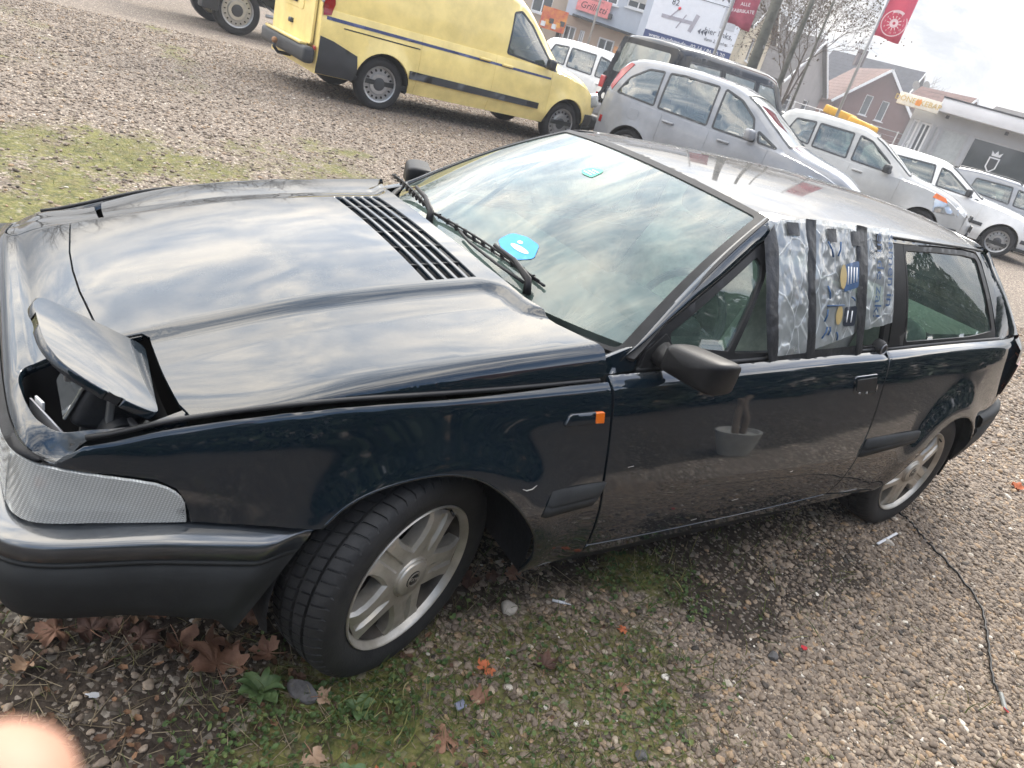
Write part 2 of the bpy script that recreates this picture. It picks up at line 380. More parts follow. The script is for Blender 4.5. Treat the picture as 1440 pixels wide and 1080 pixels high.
def car_paint(name, col, flake=.25, coat_ior=2.2, dust=.5):
    m = mat(name, col, rough=.9, metal=flake, spec=.0, coat=1.0, coat_ior=coat_ior, coat_rough=.025, var=.1, vs=3)
    nt = m.node_tree; N = nt.nodes; L = nt.links; b = N['Principled BSDF']
    tc = N.new('ShaderNodeTexCoord')
    # dried rain spots and dust: small specks that are rougher and a little lighter
    v = N.new('ShaderNodeTexVoronoi'); v.inputs['Scale'].default_value = 70; L.new(tc.outputs['Object'], v.inputs['Vector'])
    n = N.new('ShaderNodeTexNoise'); n.inputs['Scale'].default_value = 5; n.inputs['Detail'].default_value = 5; L.new(tc.outputs['Object'], n.inputs['Vector'])
    th = N.new('ShaderNodeMath'); th.operation = 'MULTIPLY_ADD'; L.new(n.outputs['Fac'], th.inputs[0]); th.inputs[1].default_value = .26*dust; th.inputs[2].default_value = -.06
    lt = N.new('ShaderNodeMath'); lt.operation = 'LESS_THAN'; L.new(v.outputs['Distance'], lt.inputs[0]); L.new(th.outputs[0], lt.inputs[1])
    rr = N.new('ShaderNodeMapRange'); L.new(n.outputs['Fac'], rr.inputs[0]); rr.inputs[1].default_value = .3; rr.inputs[2].default_value = .7; rr.inputs[3].default_value = .015; rr.inputs[4].default_value = .07
    ad = N.new('ShaderNodeMath'); ad.operation = 'MULTIPLY_ADD'; L.new(lt.outputs[0], ad.inputs[0]); ad.inputs[1].default_value = .35; L.new(rr.outputs[0], ad.inputs[2])
    L.new(ad.outputs[0], b.inputs['Coat Roughness'])
    mx = N.new('ShaderNodeMix'); mx.data_type = 'RGBA'; old = b.inputs['Base Color'].links[0].from_socket
    f = N.new('ShaderNodeMath'); f.operation = 'MULTIPLY'; L.new(lt.outputs[0], f.inputs[0]); f.inputs[1].default_value = .16
    L.new(f.outputs[0], mx.inputs[0]); L.new(old, mx.inputs[6]); mx.inputs[7].default_value = (.25, .23, .2, 1); L.new(mx.outputs[2], b.inputs['Base Color'])
    # dust settles on faces that look up
    geo = N.new('ShaderNodeNewGeometry'); sz = N.new('ShaderNodeSeparateXYZ'); L.new(geo.outputs['True Normal'], sz.inputs[0])
    dm = N.new('ShaderNodeMapRange'); dm.interpolation_type = 'SMOOTHSTEP'; L.new(sz.outputs[2], dm.inputs[0]); dm.inputs[1].default_value = .80; dm.inputs[2].default_value = 1.0; dm.inputs[4].default_value = .24*dust*2
    n5 = N.new('ShaderNodeTexNoise'); n5.inputs['Scale'].default_value = 3.5; n5.inputs['Detail'].default_value = 9; n5.inputs['Roughness'].default_value = .75; L.new(tc.outputs['Object'], n5.inputs['Vector'])
    dr_ = N.new('ShaderNodeMapRange'); L.new(n5.outputs['Fac'], dr_.inputs[0]); dr_.inputs[1].default_value = .32; dr_.inputs[2].default_value = .68; dr_.inputs[3].default_value = .45; dr_.inputs[4].default_value = 1.1
    df_ = N.new('ShaderNodeMath'); df_.operation = 'MULTIPLY'; L.new(dm.outputs[0], df_.inputs[0]); L.new(dr_.outputs[0], df_.inputs[1])
    mx2 = N.new('ShaderNodeMix'); mx2.data_type = 'RGBA'; L.new(df_.outputs[0], mx2.inputs[0]); L.new(mx.outputs[2], mx2.inputs[6]); mx2.inputs[7].default_value = (.40, .37, .33, 1); L.new(mx2.outputs[2], b.inputs['Base Color'])
    cw = N.new('ShaderNodeMath'); cw.operation = 'MULTIPLY_ADD'; cw.use_clamp = True; L.new(df_.outputs[0], cw.inputs[0]); cw.inputs[1].default_value = -1.5; cw.inputs[2].default_value = 1.0; L.new(cw.outputs[0], b.inputs['Coat Weight'])
    # faint waviness of old paint
    n2 = N.new('ShaderNodeTexNoise'); n2.inputs['Scale'].default_value = 2.2; n2.inputs['Detail'].default_value = 1; L.new(tc.outputs['Object'], n2.inputs['Vector'])
    n3 = N.new('ShaderNodeTexNoise'); n3.inputs['Scale'].default_value = 260; L.new(tc.outputs['Object'], n3.inputs['Vector'])
    a2 = N.new('ShaderNodeMath'); a2.operation = 'MULTIPLY_ADD'; L.new(n3.outputs['Fac'], a2.inputs[0]); a2.inputs[1].default_value = .006; L.new(n2.outputs['Fac'], a2.inputs[2])
    bp = N.new('ShaderNodeBump'); bp.inputs['Strength'].default_value = .05; bp.inputs['Distance'].default_value = .02; L.new(a2.outputs[0], bp.inputs['Height'])
    L.new(bp.outputs[0], b.inputs['Normal']); L.new(bp.outputs[0], b.inputs['Coat Normal'])
    return m
M_['paint'] = car_paint('dark_blue_paint', (.0048, .0105, .0165), .0, 1.78, .30)
M_['roofpaint'] = car_paint('dusty_dark_roof_paint', (.0050, .0125, .0225), .0, 1.6, .80)
M_['trim'] = mat('black_trim', (.012, .012, .013), rough=.45, spec=.25, var=.3, vs=20, bump=.06, bs=300)
M_['shell'] = mat('dark_inner_shell', (.004, .004, .0045), rough=.9, var=.3)
M_['liner'] = mat('black_plastic_liner', (.008, .009, .011), rough=.6, var=.4, vs=15, bump=.2, bs=60)
M_['rubber'] = mat('rubber_seal', (.008, .008, .009), rough=.55, var=.3, vs=30)
M_['tyre'] = mat('tyre_rubber', (.0085, .009, .0105), rough=.68, var=.45, vs=12, bump=.12, bs=140, col2=(.021, .021, .022))
M_['alloy'] = mat('silver_alloy', (.56, .53, .48), rough=.38, metal=.6, var=.2, vs=9, col2=(.36, .33, .28), bump=.05, bs=160)
M_['alloy_dark'] = mat('dark_alloy_barrel', (.09, .08, .07), rough=.5, metal=.6, var=.4, vs=10)  # darker alloy tone for the inside of the wheel
M_['steel'] = mat('grey_steel', (.25, .25, .26), rough=.4, metal=.9, var=.2)
M_['badge'] = mat('dark_badge', (.012, .012, .014), rough=.3)
M_['glass'] = glass_mat('windscreen_glass', (.74, .92, .84), 1.72, .008, .17)
M_['sideglass'] = glass_mat('side_window_glass', (.55, .74, .64), 1.6, .008, .10)
M_['skirt'] = mat('matt_bumper_plastic', (.020, .0215, .0225), rough=.62, spec=.3, var=.3, vs=7, bump=.05, bs=220)
M_['bumper'] = mat('grey_black_bumper_plastic', (.026, .031, .037), rough=.4, spec=.3, coat=1., coat_rough=.10, coat_ior=1.92, var=.2, vs=10, bump=.03, bs=260)
M_['amber'] = mat('amber_lens', (.75, .16, .01), rough=.15, coat=.6, var=.2)
M_['seat'] = mat('pale_grey_seat_fabric', (.46, .46, .42), rough=.9, var=.15, vs=30, bump=.2, bs=300)
M_['dash'] = mat('dark_grey_dashboard', (.05, .053, .055), rough=.75, var=.2, vs=20)
M_['carpet'] = mat('dark_interior_carpet', (.02, .02, .02), rough=.95, var=.3, vs=40)
M_['white'] = mat('white_print', (.8, .8, .8), rough=.5, var=.05)
M_['redlens'] = mat('red_lens', (.32, .012, .012), rough=.15, coat=.7, var=.2)
M_['tail'] = mat('orange_red_tail_lens', (.50, .10, .05), rough=.2, coat=.7, var=.2)

M_['csilver'] = mat('pale_lens_bar', (.62, .62, .60), rough=.25, coat=.6)
def lens_mat():
    m = mat('clear_ribbed_lens', (.60, .61, .58), rough=.22, metal=.25, coat=1, coat_rough=.05, var=.1)
    nt = m.node_tree; N = nt.nodes; L = nt.links; b = N['Principled BSDF']
    tc = N.new('ShaderNodeTexCoord'); mp = N.new('ShaderNodeMapping'); L.new(tc.outputs['Object'], mp.inputs[0]); mp.inputs['Rotation'].default_value = (0, R_(18), 0)
    w1 = N.new('ShaderNodeTexWave'); w1.wave_type = 'BANDS'; w1.bands_direction = 'X'; w1.inputs['Scale'].default_value = 52; L.new(mp.outputs[0], w1.inputs['Vector'])
    w2 = N.new('ShaderNodeTexWave'); w2.wave_type = 'BANDS'; w2.bands_direction = 'Z'; w2.inputs['Scale'].default_value = 52; L.new(mp.outputs[0], w2.inputs['Vector'])
    a = N.new('ShaderNodeMath'); a.operation = 'ADD'; L.new(w1.outputs['Fac'], a.inputs[0]); L.new(w2.outputs['Fac'], a.inputs[1])
    bp = N.new('ShaderNodeBump'); bp.inputs['Strength'].default_value = .32; bp.inputs['Distance'].default_value = .003; L.new(a.outputs[0], bp.inputs['Height']); L.new(bp.outputs[0], b.inputs['Normal'])
    return m
M_['lens'] = lens_mat()
def cover_mat():
    """clear moulded lens: see-through with fine ribs and a wet-looking skin"""
    m = bpy.data.materials.new('clear_moulded_lens_cover'); m.use_nodes = True; nt = m.node_tree; N = nt.nodes; L = nt.links; N.remove(N['Principled BSDF']); out = N['Material Output']
    tc = N.new('ShaderNodeTexCoord'); mp = N.new('ShaderNodeMapping'); mp.inputs['Rotation'].default_value = (0, R_(-14), 0); L.new(tc.outputs['Object'], mp.inputs[0])
    ws_ = []
    for ax, sc in (('X', 56), ('Z', 70)):
        w = N.new('ShaderNodeTexWave'); w.wave_type = 'BANDS'; w.bands_direction = ax; w.inputs['Scale'].default_value = sc; L.new(mp.outputs[0], w.inputs['Vector']); ws_.append(w.outputs['Fac'])
    a = N.new('ShaderNodeMath'); a.operation = 'MULTIPLY'; L.new(ws_[0], a.inputs[0]); L.new(ws_[1], a.inputs[1])
    nz = N.new('ShaderNodeTexNoise'); nz.inputs['Scale'].default_value = 14; nz.inputs['Detail'].default_value = 6; L.new(tc.outputs['Object'], nz.inputs['Vector'])
    b_ = N.new('ShaderNodeMath'); b_.operation = 'MULTIPLY_ADD'; L.new(nz.outputs['Fac'], b_.inputs[0]); b_.inputs[1].default_value = .35; L.new(a.outputs[0], b_.inputs[2])
    bp = N.new('ShaderNodeBump'); bp.inputs['Strength'].default_value = .5; bp.inputs['Distance'].default_value = .003; L.new(a.outputs[0], bp.inputs['Height'])
    tr = N.new('ShaderNodeBsdfTransparent'); tr.inputs[0].default_value = (.93, .94, .92, 1); df = N.new('ShaderNodeBsdfDiffuse'); df.inputs[0].default_value = (.72, .73, .70, 1)
    gl = N.new('ShaderNodeBsdfGlossy'); gl.inputs['Roughness'].default_value = .07; L.new(bp.outputs[0], gl.inputs['Normal'])
    r = N.new('ShaderNodeMapRange'); L.new(b_.outputs[0], r.inputs[0]); r.inputs[1].default_value = .1; r.inputs[2].default_value = 1.0; r.inputs[3].default_value = .42; r.inputs[4].default_value = .78
    m1 = N.new('ShaderNodeMixShader'); L.new(r.outputs[0], m1.inputs[0]); L.new(tr.outputs[0], m1.inputs[1]); L.new(df.outputs[0], m1.inputs[2])
    fr = N.new('ShaderNodeFresnel'); fr.inputs[0].default_value = 1.6; L.new(bp.outputs[0], fr.inputs['Normal'])
    m2 = N.new('ShaderNodeMixShader'); L.new(fr.outputs[0], m2.inputs[0]); L.new(m1.outputs[0], m2.inputs[1]); L.new(gl.outputs[0], m2.inputs[2]); L.new(m2.outputs[0], out.inputs[0]); return m
M_['cover'] = cover_mat()
M_['reflector'] = mat('silver_reflector', (.72, .72, .70), rough=.35, metal=.3, var=.2, vs=30, bump=.3, bs=40)
# ================================================================== ground: one sheet, fine near the car
def hg(x, y):
    x = np.asarray(x, float); y = np.asarray(y, float)
    return .07*sm((np.hypot(x-.8, y+.3)-3.0)/5.0)
def vnoise(x, y, s, seed=0):
    x = np.asarray(x, float)*s; y = np.asarray(y, float)*s; xi = np.floor(x).astype(np.int64); yi = np.floor(y).astype(np.int64); fx = sm(x-xi); fy = sm(y-yi)
    def hsh(a, b):
        h = (a*374761393+b*668265263+seed*1274126177) & 0x7fffffff; h = ((h ^ (h >> 13))*1274126177) & 0x7fffffff
        return ((h ^ (h >> 16)) & 0xffff)/65535.
    return (hsh(xi, yi)*(1-fx)+hsh(xi+1, yi)*fx)*(1-fy)+(hsh(xi, yi+1)*(1-fx)+hsh(xi+1, yi+1)*fx)*fy
def fbm(x, y, s, seed=0): return (vnoise(x, y, s, seed)*.5+vnoise(x, y, s*2.1, seed+1)*.28+vnoise(x, y, s*4.3, seed+2)*.15+vnoise(x, y, s*8.7, seed+3)*.07)
def ell(x, y, cx, cy, rx, ry, a=0): 
    c, s = math.cos(a), math.sin(a); u = (x-cx)*c+(y-cy)*s; v = -(x-cx)*s+(y-cy)*c
    return np.exp(-((u/rx)**2+(v/ry)**2))
def zones(x, y):
    """moss / bare soil weights of the place"""
    x = np.asarray(x, float); y = np.asarray(y, float); n = fbm(x, y, 1.3, 5); n2 = fbm(x, y, .5, 9); n3 = fbm(x, y, 4., 21)
    moss = 1.7*ell(x, y, .42, -1.02, .52, .34)+.75*ell(x, y, -.35, -1.0, .5, .3)+.6*ell(x, y, 1.0, -.62, .22, .12)+.45*ell(x, y, 1.7, -1.75, .2, .2)
    band = sm((y-.9)/.8)*sm((5.3+.55*np.sin(x*.8)-y)/1.0)*sm((3.3-x)/1.6)+.8*ell(x, y, 1.3, 9.5, .55, 3.2, R_(-6))+.7*sm((y-8)/2)*sm((-.4-x)/2.)+.5*sm((y-1.5)/1.)*sm((.6-x)/1.5)
    moss = moss+band*.78*sm((17-np.hypot(x, y))/5)
    moss = np.clip(moss*1.15+(n-.5)*1.5+(n3-.5)*1.1-.26, 0, 1)
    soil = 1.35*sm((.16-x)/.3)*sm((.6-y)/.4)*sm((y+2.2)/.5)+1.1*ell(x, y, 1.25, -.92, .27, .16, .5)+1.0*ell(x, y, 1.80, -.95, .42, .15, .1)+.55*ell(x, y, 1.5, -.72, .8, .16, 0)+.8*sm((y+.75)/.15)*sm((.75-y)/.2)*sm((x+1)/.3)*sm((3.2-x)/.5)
    soil = soil+1.3*sm((-1.95-y)/.5)*sm((y+7.5)/1.)*sm((11-x)/3.)  # dark soil strip behind the camera, added to darken what the door mirrors
    soil = np.clip(soil*1.1+(n2-.5)*.5+(n3-.5)*.7-.08, 0, 1)
    return moss, soil
def axis_grid(lo, hi, c0, c1, h, gr):
    a = list(np.arange(c0, c1+h*.5, h)); s = h; x = c1
    while x < hi: s *= gr; x += s; a.append(x)
    s = h; x = c0
    while x > lo: s *= gr; x -= s; a.insert(0, x)
    return np.array(a)
gx = axis_grid(-220, 260, -1.6, 4.4, .035, 1.09); gy = axis_grid(-160, 260, -2.6, 1.0, .035, 1.06)
X, Y = np.meshgrid(gx, gy, indexing='ij')
near = np.exp(-((X-1)**2+(Y+.5)**2)/40)
Zg = hg(X, Y)+(fbm(X, Y, 2.2, 3)-.5)*.022*near+(fbm(X, Y, 9, 7)-.5)*.010*near
wheelpts = [(.03, -.75), (2.5, -.77), (2.5, .77), (0, .75)]
for wx, wy in wheelpts: Zg = Zg-(Zg+.004)*np.exp(-(((X-wx)/.25)**2+((Y-wy)/.18)**2))
gv = np.stack([X, Y, Zg], -1); nxg, nyg = X.shape
idx = np.arange(nxg*nyg).reshape(nxg, nyg); fq = np.stack([idx[:-1, :-1], idx[1:, :-1], idx[1:, 1:], idx[:-1, 1:]], -1).reshape(-1, 4)
gme = bpy.data.meshes.new('ground'); gme.vertices.add(nxg*nyg); gme.vertices.foreach_set('co', gv.reshape(-1)); gme.loops.add(len(fq)*4); gme.loops.foreach_set('vertex_index', fq.reshape(-1))
gme.polygons.add(len(fq)); gme.polygons.foreach_set('loop_start', np.arange(len(fq))*4); gme.polygons.foreach_set('loop_total', np.full(len(fq), 4)); gme.polygons.foreach_set('use_smooth', np.ones(len(fq), bool)); gme.update(); gme.validate()
mo, so = zones(X, Y)
for nm, arr in (('moss', mo), ('soil', so)):
    at = gme.attributes.new(nm, 'FLOAT', 'POINT'); at.data.foreach_set('value', arr.reshape(-1).astype(np.float32))
def zground(x, y):
    x = np.asarray(x, float); y = np.asarray(y, float)
    i = np.clip(np.searchsorted(gx, x)-1, 0, nxg-2); j = np.clip(np.searchsorted(gy, y)-1, 0, nyg-2)
    fx = (x-gx[i])/(gx[i+1]-gx[i]); fy = (y-gy[j])/(gy[j+1]-gy[j])
    return (Zg[i, j]*(1-fx)+Zg[i+1, j]*fx)*(1-fy)+(Zg[i, j+1]*(1-fx)+Zg[i+1, j+1]*fx)*fy
def ground_mat():
    m = bpy.data.materials.new('gravel_moss_and_soil'); m.use_nodes = True; nt = m.node_tree; N = nt.nodes; L = nt.links; b = N['Principled BSDF']
    b.inputs['Roughness'].default_value = .93; b.inputs['Specular IOR Level'].default_value = .25
    tc = N.new('ShaderNodeTexCoord')
    def vor(s, feat='F1'):
        v = N.new('ShaderNodeTexVoronoi'); v.inputs['Scale'].default_value = s; v.feature = feat; L.new(tc.outputs['Object'], v.inputs['Vector']); return v
    def noi(s, d=6, r=.65):
        n = N.new('ShaderNodeTexNoise'); n.inputs['Scale'].default_value = s; n.inputs['Detail'].default_value = d; n.inputs['Roughness'].default_value = r; L.new(tc.outputs['Object'], n.inputs['Vector']); return n.outputs['Fac']
    def ramp(src, cols):
        r = N.new('ShaderNodeValToRGB'); L.new(src, r.inputs[0]); e = r.color_ramp.elements
        while len(e) < len(cols): e.new(.5)
        for q, (p, c) in zip(e, cols): q.position = p; q.color = (*c, 1)
        return r.outputs[0]
    def mix(f, a, c):
        x = N.new('ShaderNodeMix'); x.data_type = 'RGBA'
        for s, v in ((0, f), (6, a), (7, c)):
            if isinstance(v, tuple): x.inputs[s].default_value = (*v, 1)
            elif isinstance(v, float): x.inputs[s].default_value = v
            else: L.new(v, x.inputs[s])
        return x.outputs[2]
    def mp(src, a, c, lo=0., hi=1.):
        r = N.new('ShaderNodeMapRange'); r.interpolation_type = 'SMOOTHSTEP'; L.new(src, r.inputs[0]); r.inputs[1].default_value = a; r.inputs[2].default_value = c; r.inputs[3].default_value = lo; r.inputs[4].default_value = hi; return r.outputs[0]
    def math_(op, a, c):
        x = N.new('ShaderNodeMath'); x.operation = op
        for i, v in ((0, a), (1, c)):
            if isinstance(v, float): x.inputs[i].default_value = v
            else: L.new(v, x.inputs[i])
        return x.outputs[0]
    v = vor(46); vb = vor(110)
    sp = N.new('ShaderNodeSeparateColor'); L.new(v.outputs['Color'], sp.inputs[0]); sp2 = N.new('ShaderNodeSeparateColor'); L.new(vb.outputs['Color'], sp2.inputs[0])
    stones = ramp(sp.outputs[0], [(0, (.085, .066, .052)), (.30, (.18, .141, .110)), (.62, (.285, .226, .175)), (.86, (.40, .33, .265)), (1, (.58, .51, .43))])
    fines = ramp(sp2.outputs[0], [(0, (.07, .056, .046)), (.6, (.16, .13, .105)), (1, (.30, .26, .22))])
    dk = mp(v.outputs['Distance'], .42, .60)
    grav = mix(dk, stones, fines)
    grav = mix(mp(noi(.9), .40, .66, 0., .45), grav, (.16, .135, .11))
    at1 = N.new('ShaderNodeAttribute'); at1.attribute_name = 'moss'; at2 = N.new('ShaderNodeAttribute'); at2.attribute_name = 'soil'
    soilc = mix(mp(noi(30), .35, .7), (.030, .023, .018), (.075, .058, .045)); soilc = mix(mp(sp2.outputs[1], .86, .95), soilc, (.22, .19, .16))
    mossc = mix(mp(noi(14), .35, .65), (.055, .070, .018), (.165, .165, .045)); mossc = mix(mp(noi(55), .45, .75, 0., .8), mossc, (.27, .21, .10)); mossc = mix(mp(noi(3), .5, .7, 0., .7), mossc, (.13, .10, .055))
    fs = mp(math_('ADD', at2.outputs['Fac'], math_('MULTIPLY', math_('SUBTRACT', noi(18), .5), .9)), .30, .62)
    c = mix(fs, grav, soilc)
    fm = mp(math_('ADD', at1.outputs['Fac'], math_('ADD', math_('MULTIPLY', math_('SUBTRACT', noi(24), .5), 1.5), math_('MULTIPLY', math_('SUBTRACT', noi(5), .5), .9))), .32, .85, 0., .85)
    c = mix(fm, c, mossc)
    # lighter stones that show through
    c = mix(mp(sp.outputs[1], .93, .97, 0., .4), c, (.40, .36, .30))
    L.new(c, b.inputs['Base Color'])
    h = math_('MULTIPLY', math_('SUBTRACT', 1., v.outputs['Distance']), 1.); h = math_('ADD', h, math_('MULTIPLY', sp.outputs[2], .8)); h = math_('ADD', h, math_('MULTIPLY', noi(60), .6))
    bp = N.new('ShaderNodeBump'); bp.inputs['Strength'].default_value = .8; bp.inputs['Distance'].default_value = .012; L.new(h, bp.inputs['Height']); L.new(bp.outputs[0], b.inputs['Normal'])
    return m
obj('ground', gme, ground_mat(), None, 'structure')

# ------------------------------------------------------------------ scattered stones, plants and litter (instances on points)
def scatter_nodes(name, build, mat_):
    ng = bpy.data.node_groups.new(name, 'GeometryNodeTree')
    ng.interface.new_socket('Geometry', in_out='INPUT', socket_type='NodeSocketGeometry'); ng.interface.new_socket('Geometry', in_out='OUTPUT', socket_type='NodeSocketGeometry')
    N = ng.nodes; L = ng.links; gi = N.new('NodeGroupInput'); go = N.new('NodeGroupOutput')
    def attr(nm, ty):
        a = N.new('GeometryNodeInputNamedAttribute'); a.data_type = ty; a.inputs['Name'].default_value = nm; return a.outputs['Attribute']
    geo = build(N, L)
    sm_ = N.new('GeometryNodeSetMaterial'); sm_.inputs['Material'].default_value = mat_; L.new(geo, sm_.inputs[0])
    ip = N.new('GeometryNodeInstanceOnPoints'); L.new(gi.outputs[0], ip.inputs['Points']); L.new(sm_.outputs[0], ip.inputs['Instance'])
    L.new(attr('rot', 'FLOAT_VECTOR'), ip.inputs['Rotation']); L.new(attr('scl', 'FLOAT_VECTOR'), ip.inputs['Scale'])
    L.new(ip.outputs[0], go.inputs[0]); return ng
def scatter(name, P, Rr, S, Cc, ng):
    me = bpy.data.meshes.new(name); n = len(P); me.vertices.add(n); me.vertices.foreach_set('co', np.asarray(P, np.float32).reshape(-1))
    for nm, ty, arr in (('rot', 'FLOAT_VECTOR', Rr), ('scl', 'FLOAT_VECTOR', S)):
        a = me.attributes.new(nm, ty, 'POINT'); a.data.foreach_set('vector', np.asarray(arr, np.float32).reshape(-1))
    a = me.attributes.new('tone', 'FLOAT', 'POINT'); a.data.foreach_set('value', np.asarray(Cc, np.float32))
    o = obj(name, me, None, None, 'stuff'); md = o.modifiers.new('scatter', 'NODES'); md.node_group = ng; return o
def tone_mat(name, cols, rough=.85, bump=0., trans=0.):
    m = bpy.data.materials.new(name); m.use_nodes = True; nt = m.node_tree; N = nt.nodes; L = nt.links; b = N['Principled BSDF']; b.inputs['Roughness'].default_value = rough; b.inputs['Specular IOR Level'].default_value = .35
    a = N.new('ShaderNodeAttribute'); a.attribute_type = 'INSTANCER'; a.attribute_name = 'tone'
    r = N.new('ShaderNodeValToRGB'); L.new(a.outputs['Fac'], r.inputs[0]); e = r.color_ramp.elements
    while len(e) < len(cols): e.new(.5)
    for q, (p, c) in zip(e, cols): q.position = p; q.color = (*c, 1)
    tc = N.new('ShaderNodeTexCoord'); n = N.new('ShaderNodeTexNoise'); n.inputs['Scale'].default_value = 1.6; n.inputs['Detail'].default_value = 5; L.new(tc.outputs['Object'], n.inputs['Vector'])
    mr = N.new('ShaderNodeMapRange'); L.new(n.outputs['Fac'], mr.inputs[0]); mr.inputs[1].default_value = .3; mr.inputs[2].default_value = .7; mr.inputs[3].default_value = .75; mr.inputs[4].default_value = 1.2
    vs = N.new('ShaderNodeVectorMath'); vs.operation = 'SCALE'; L.new(r.outputs[0], vs.inputs[0]); L.new(mr.outputs[0], vs.inputs['Scale']); L.new(vs.outputs[0], b.inputs['Base Color'])
    return m
def pebble_geo(N, L):
    ic = N.new('GeometryNodeMeshIcoSphere'); ic.inputs['Radius'].default_value = 1; ic.inputs['Subdivisions'].default_value = 2
    ps = N.new('GeometryNodeInputPosition'); nz = N.new('ShaderNodeTexNoise'); nz.inputs['Scale'].default_value = .8; nz.inputs['Detail'].default_value = 2; L.new(ps.outputs[0], nz.inputs['Vector'])
    sb = N.new('ShaderNodeVectorMath'); sb.operation = 'SUBTRACT'; L.new(nz.outputs['Color'], sb.inputs[0]); sb.inputs[1].default_value = (.5, .5, .5)
    sc = N.new('ShaderNodeVectorMath'); sc.operation = 'SCALE'; L.new(sb.outputs[0], sc.inputs[0]); sc.inputs['Scale'].default_value = 1.1
    sp = N.new('GeometryNodeSetPosition'); L.new(ic.outputs['Mesh'], sp.inputs['Geometry']); L.new(sc.outputs[0], sp.inputs['Offset'])
    ss = N.new('GeometryNodeSetShadeSmooth'); L.new(sp.outputs[0], ss.inputs[0]); return ss.outputs[0]
rs = np.random.RandomState(11)
stone_mat = tone_mat('river_pebbles', [(0, (.045, .038, .032)), (.22, (.11, .085, .066)), (.45, (.20, .155, .118)), (.65, (.28, .222, .168)), (.8, (.32, .215, .125)), (.92, (.42, .365, .29)), (1, (.66, .61, .53))], .7)
ng_peb = scatter_nodes('pebbles', pebble_geo, stone_mat)
def in_view(x, y, z, m=40):
    d = np.stack([x-CAM.x, y-CAM.y, z-CAM.z], -1); w = d@np.array(fwd); u = 720+1017.73*(d@np.array(rt))/w; v = 540-1017.73*(d@np.array(up))/w
    return (w > .2) & (u > -m) & (u < 1440+m) & (v > -m) & (v < 1080+m), w
def pebbles(n, x0, x1, y0, y1, r0, r1, keep):
    x = rs.uniform(x0, x1, n); y = rs.uniform(y0, y1, n); mo, so = zones(x, y)
    k = rs.uniform(0, 1, n) < keep(x, y, mo, so); x, y = x[k], y[k]; z = zground(x, y); v, w = in_view(x, y, z, 150); x, y, z = x[v], y[v], z[v]; n = len(x)
    r = r0*(r1/r0)**(rs.uniform(0, 1, n)**2.3)
    S = np.stack([r*rs.uniform(.9, 1.5, n), r*rs.uniform(.75, 1.1, n), r*rs.uniform(.45, .75, n)], 1)
    Rr = np.stack([rs.normal(0, .22, n), rs.normal(0, .22, n), rs.uniform(0, 6.28, n)], 1)
    return np.stack([x, y, z+S[:, 2]*rs.uniform(.0, .75, n)], 1), Rr, S, np.clip(rs.normal(.49, .19, n)+.12*(fbm(x, y, 1., 31)-.5), 0, 1)
dens_near = lambda x, y, mo, so: np.clip(1.05-.66*np.clip(mo*1.6, 0, 1)-.97*so, .02, 1)
scatter('gravel', *pebbles(170000, -1.2, 4.4, -2.2, -.1, .0033, .0125, dens_near), ng_peb)
scatter('gravel', *pebbles(60000, 2.6, 9.0, -2.4, 4.5, .007, .017, lambda x, y, mo, so: np.clip((1-.7*mo)*(1-.97*so*(y < -1.7)), .02, 1)), ng_peb)
scatter('gravel', *pebbles(70000, -2.0, 9.0, 1.0, 12., .008, .018, lambda x, y, mo, so: np.clip(.9-.85*mo, .08, 1)), ng_peb)
# moss and small weeds: grass blades and round clover-like leaves
def blade_geo(N, L):
    g = N.new('GeometryNodeMeshCone'); g.inputs['Vertices'].default_value = 3; g.inputs['Side Segments'].default_value = 3; g.inputs['Radius Top'].default_value = .02; g.inputs['Radius Bottom'].default_value = .045; g.inputs['Depth'].default_value = 1.0
    ps = N.new('GeometryNodeInputPosition'); sx = N.new('ShaderNodeSeparateXYZ'); L.new(ps.outputs[0], sx.inputs[0])
    q = N.new('ShaderNodeMath'); q.operation = 'MULTIPLY'; L.new(sx.outputs[2], q.inputs[0]); L.new(sx.outputs[2], q.inputs[1])
    q2 = N.new('ShaderNodeMath'); q2.operation = 'MULTIPLY'; L.new(q.outputs[0], q2.inputs[0]); q2.inputs[1].default_value = .55
    c = N.new('ShaderNodeCombineXYZ'); L.new(q2.outputs[0], c.inputs[0])
    sp = N.new('GeometryNodeSetPosition'); L.new(g.outputs['Mesh'], sp.inputs['Geometry']); L.new(c.outputs[0], sp.inputs['Offset'])
    return sp.outputs[0]
nleaf = 9
def leaf_geo(N, L):
    g = N.new('GeometryNodeMeshCircle'); g.fill_type = 'TRIANGLE_FAN'; g.inputs['Vertices'].default_value = nleaf; g.inputs['Radius'].default_value = 1
    ps = N.new('GeometryNodeInputPosition'); ln = N.new('ShaderNodeVectorMath'); ln.operation = 'LENGTH'; L.new(ps.outputs[0], ln.inputs[0])
    q = N.new('ShaderNodeMath'); q.operation = 'MULTIPLY'; L.new(ln.outputs['Value'], q.inputs[0]); q.inputs[1].default_value = .35
    c = N.new('ShaderNodeCombineXYZ'); L.new(q.outputs[0], c.inputs[2])
    sp = N.new('GeometryNodeSetPosition'); L.new(g.outputs['Mesh'], sp.inputs['Geometry']); L.new(c.outputs[0], sp.inputs['Offset']); return sp.outputs[0]
grass_mat = tone_mat('grass_blades', [(0, (.035, .055, .012)), (.45, (.075, .105, .022)), (.75, (.17, .16, .05)), (1, (.30, .25, .12))], .7)
clover_mat = tone_mat('small_weed_leaves', [(0, (.028, .055, .014)), (.6, (.06, .10, .028)), (1, (.13, .16, .05))], .6)
ng_bl = scatter_nodes('blades', blade_geo, grass_mat); ng_cl = scatter_nodes('clover', leaf_geo, clover_mat)
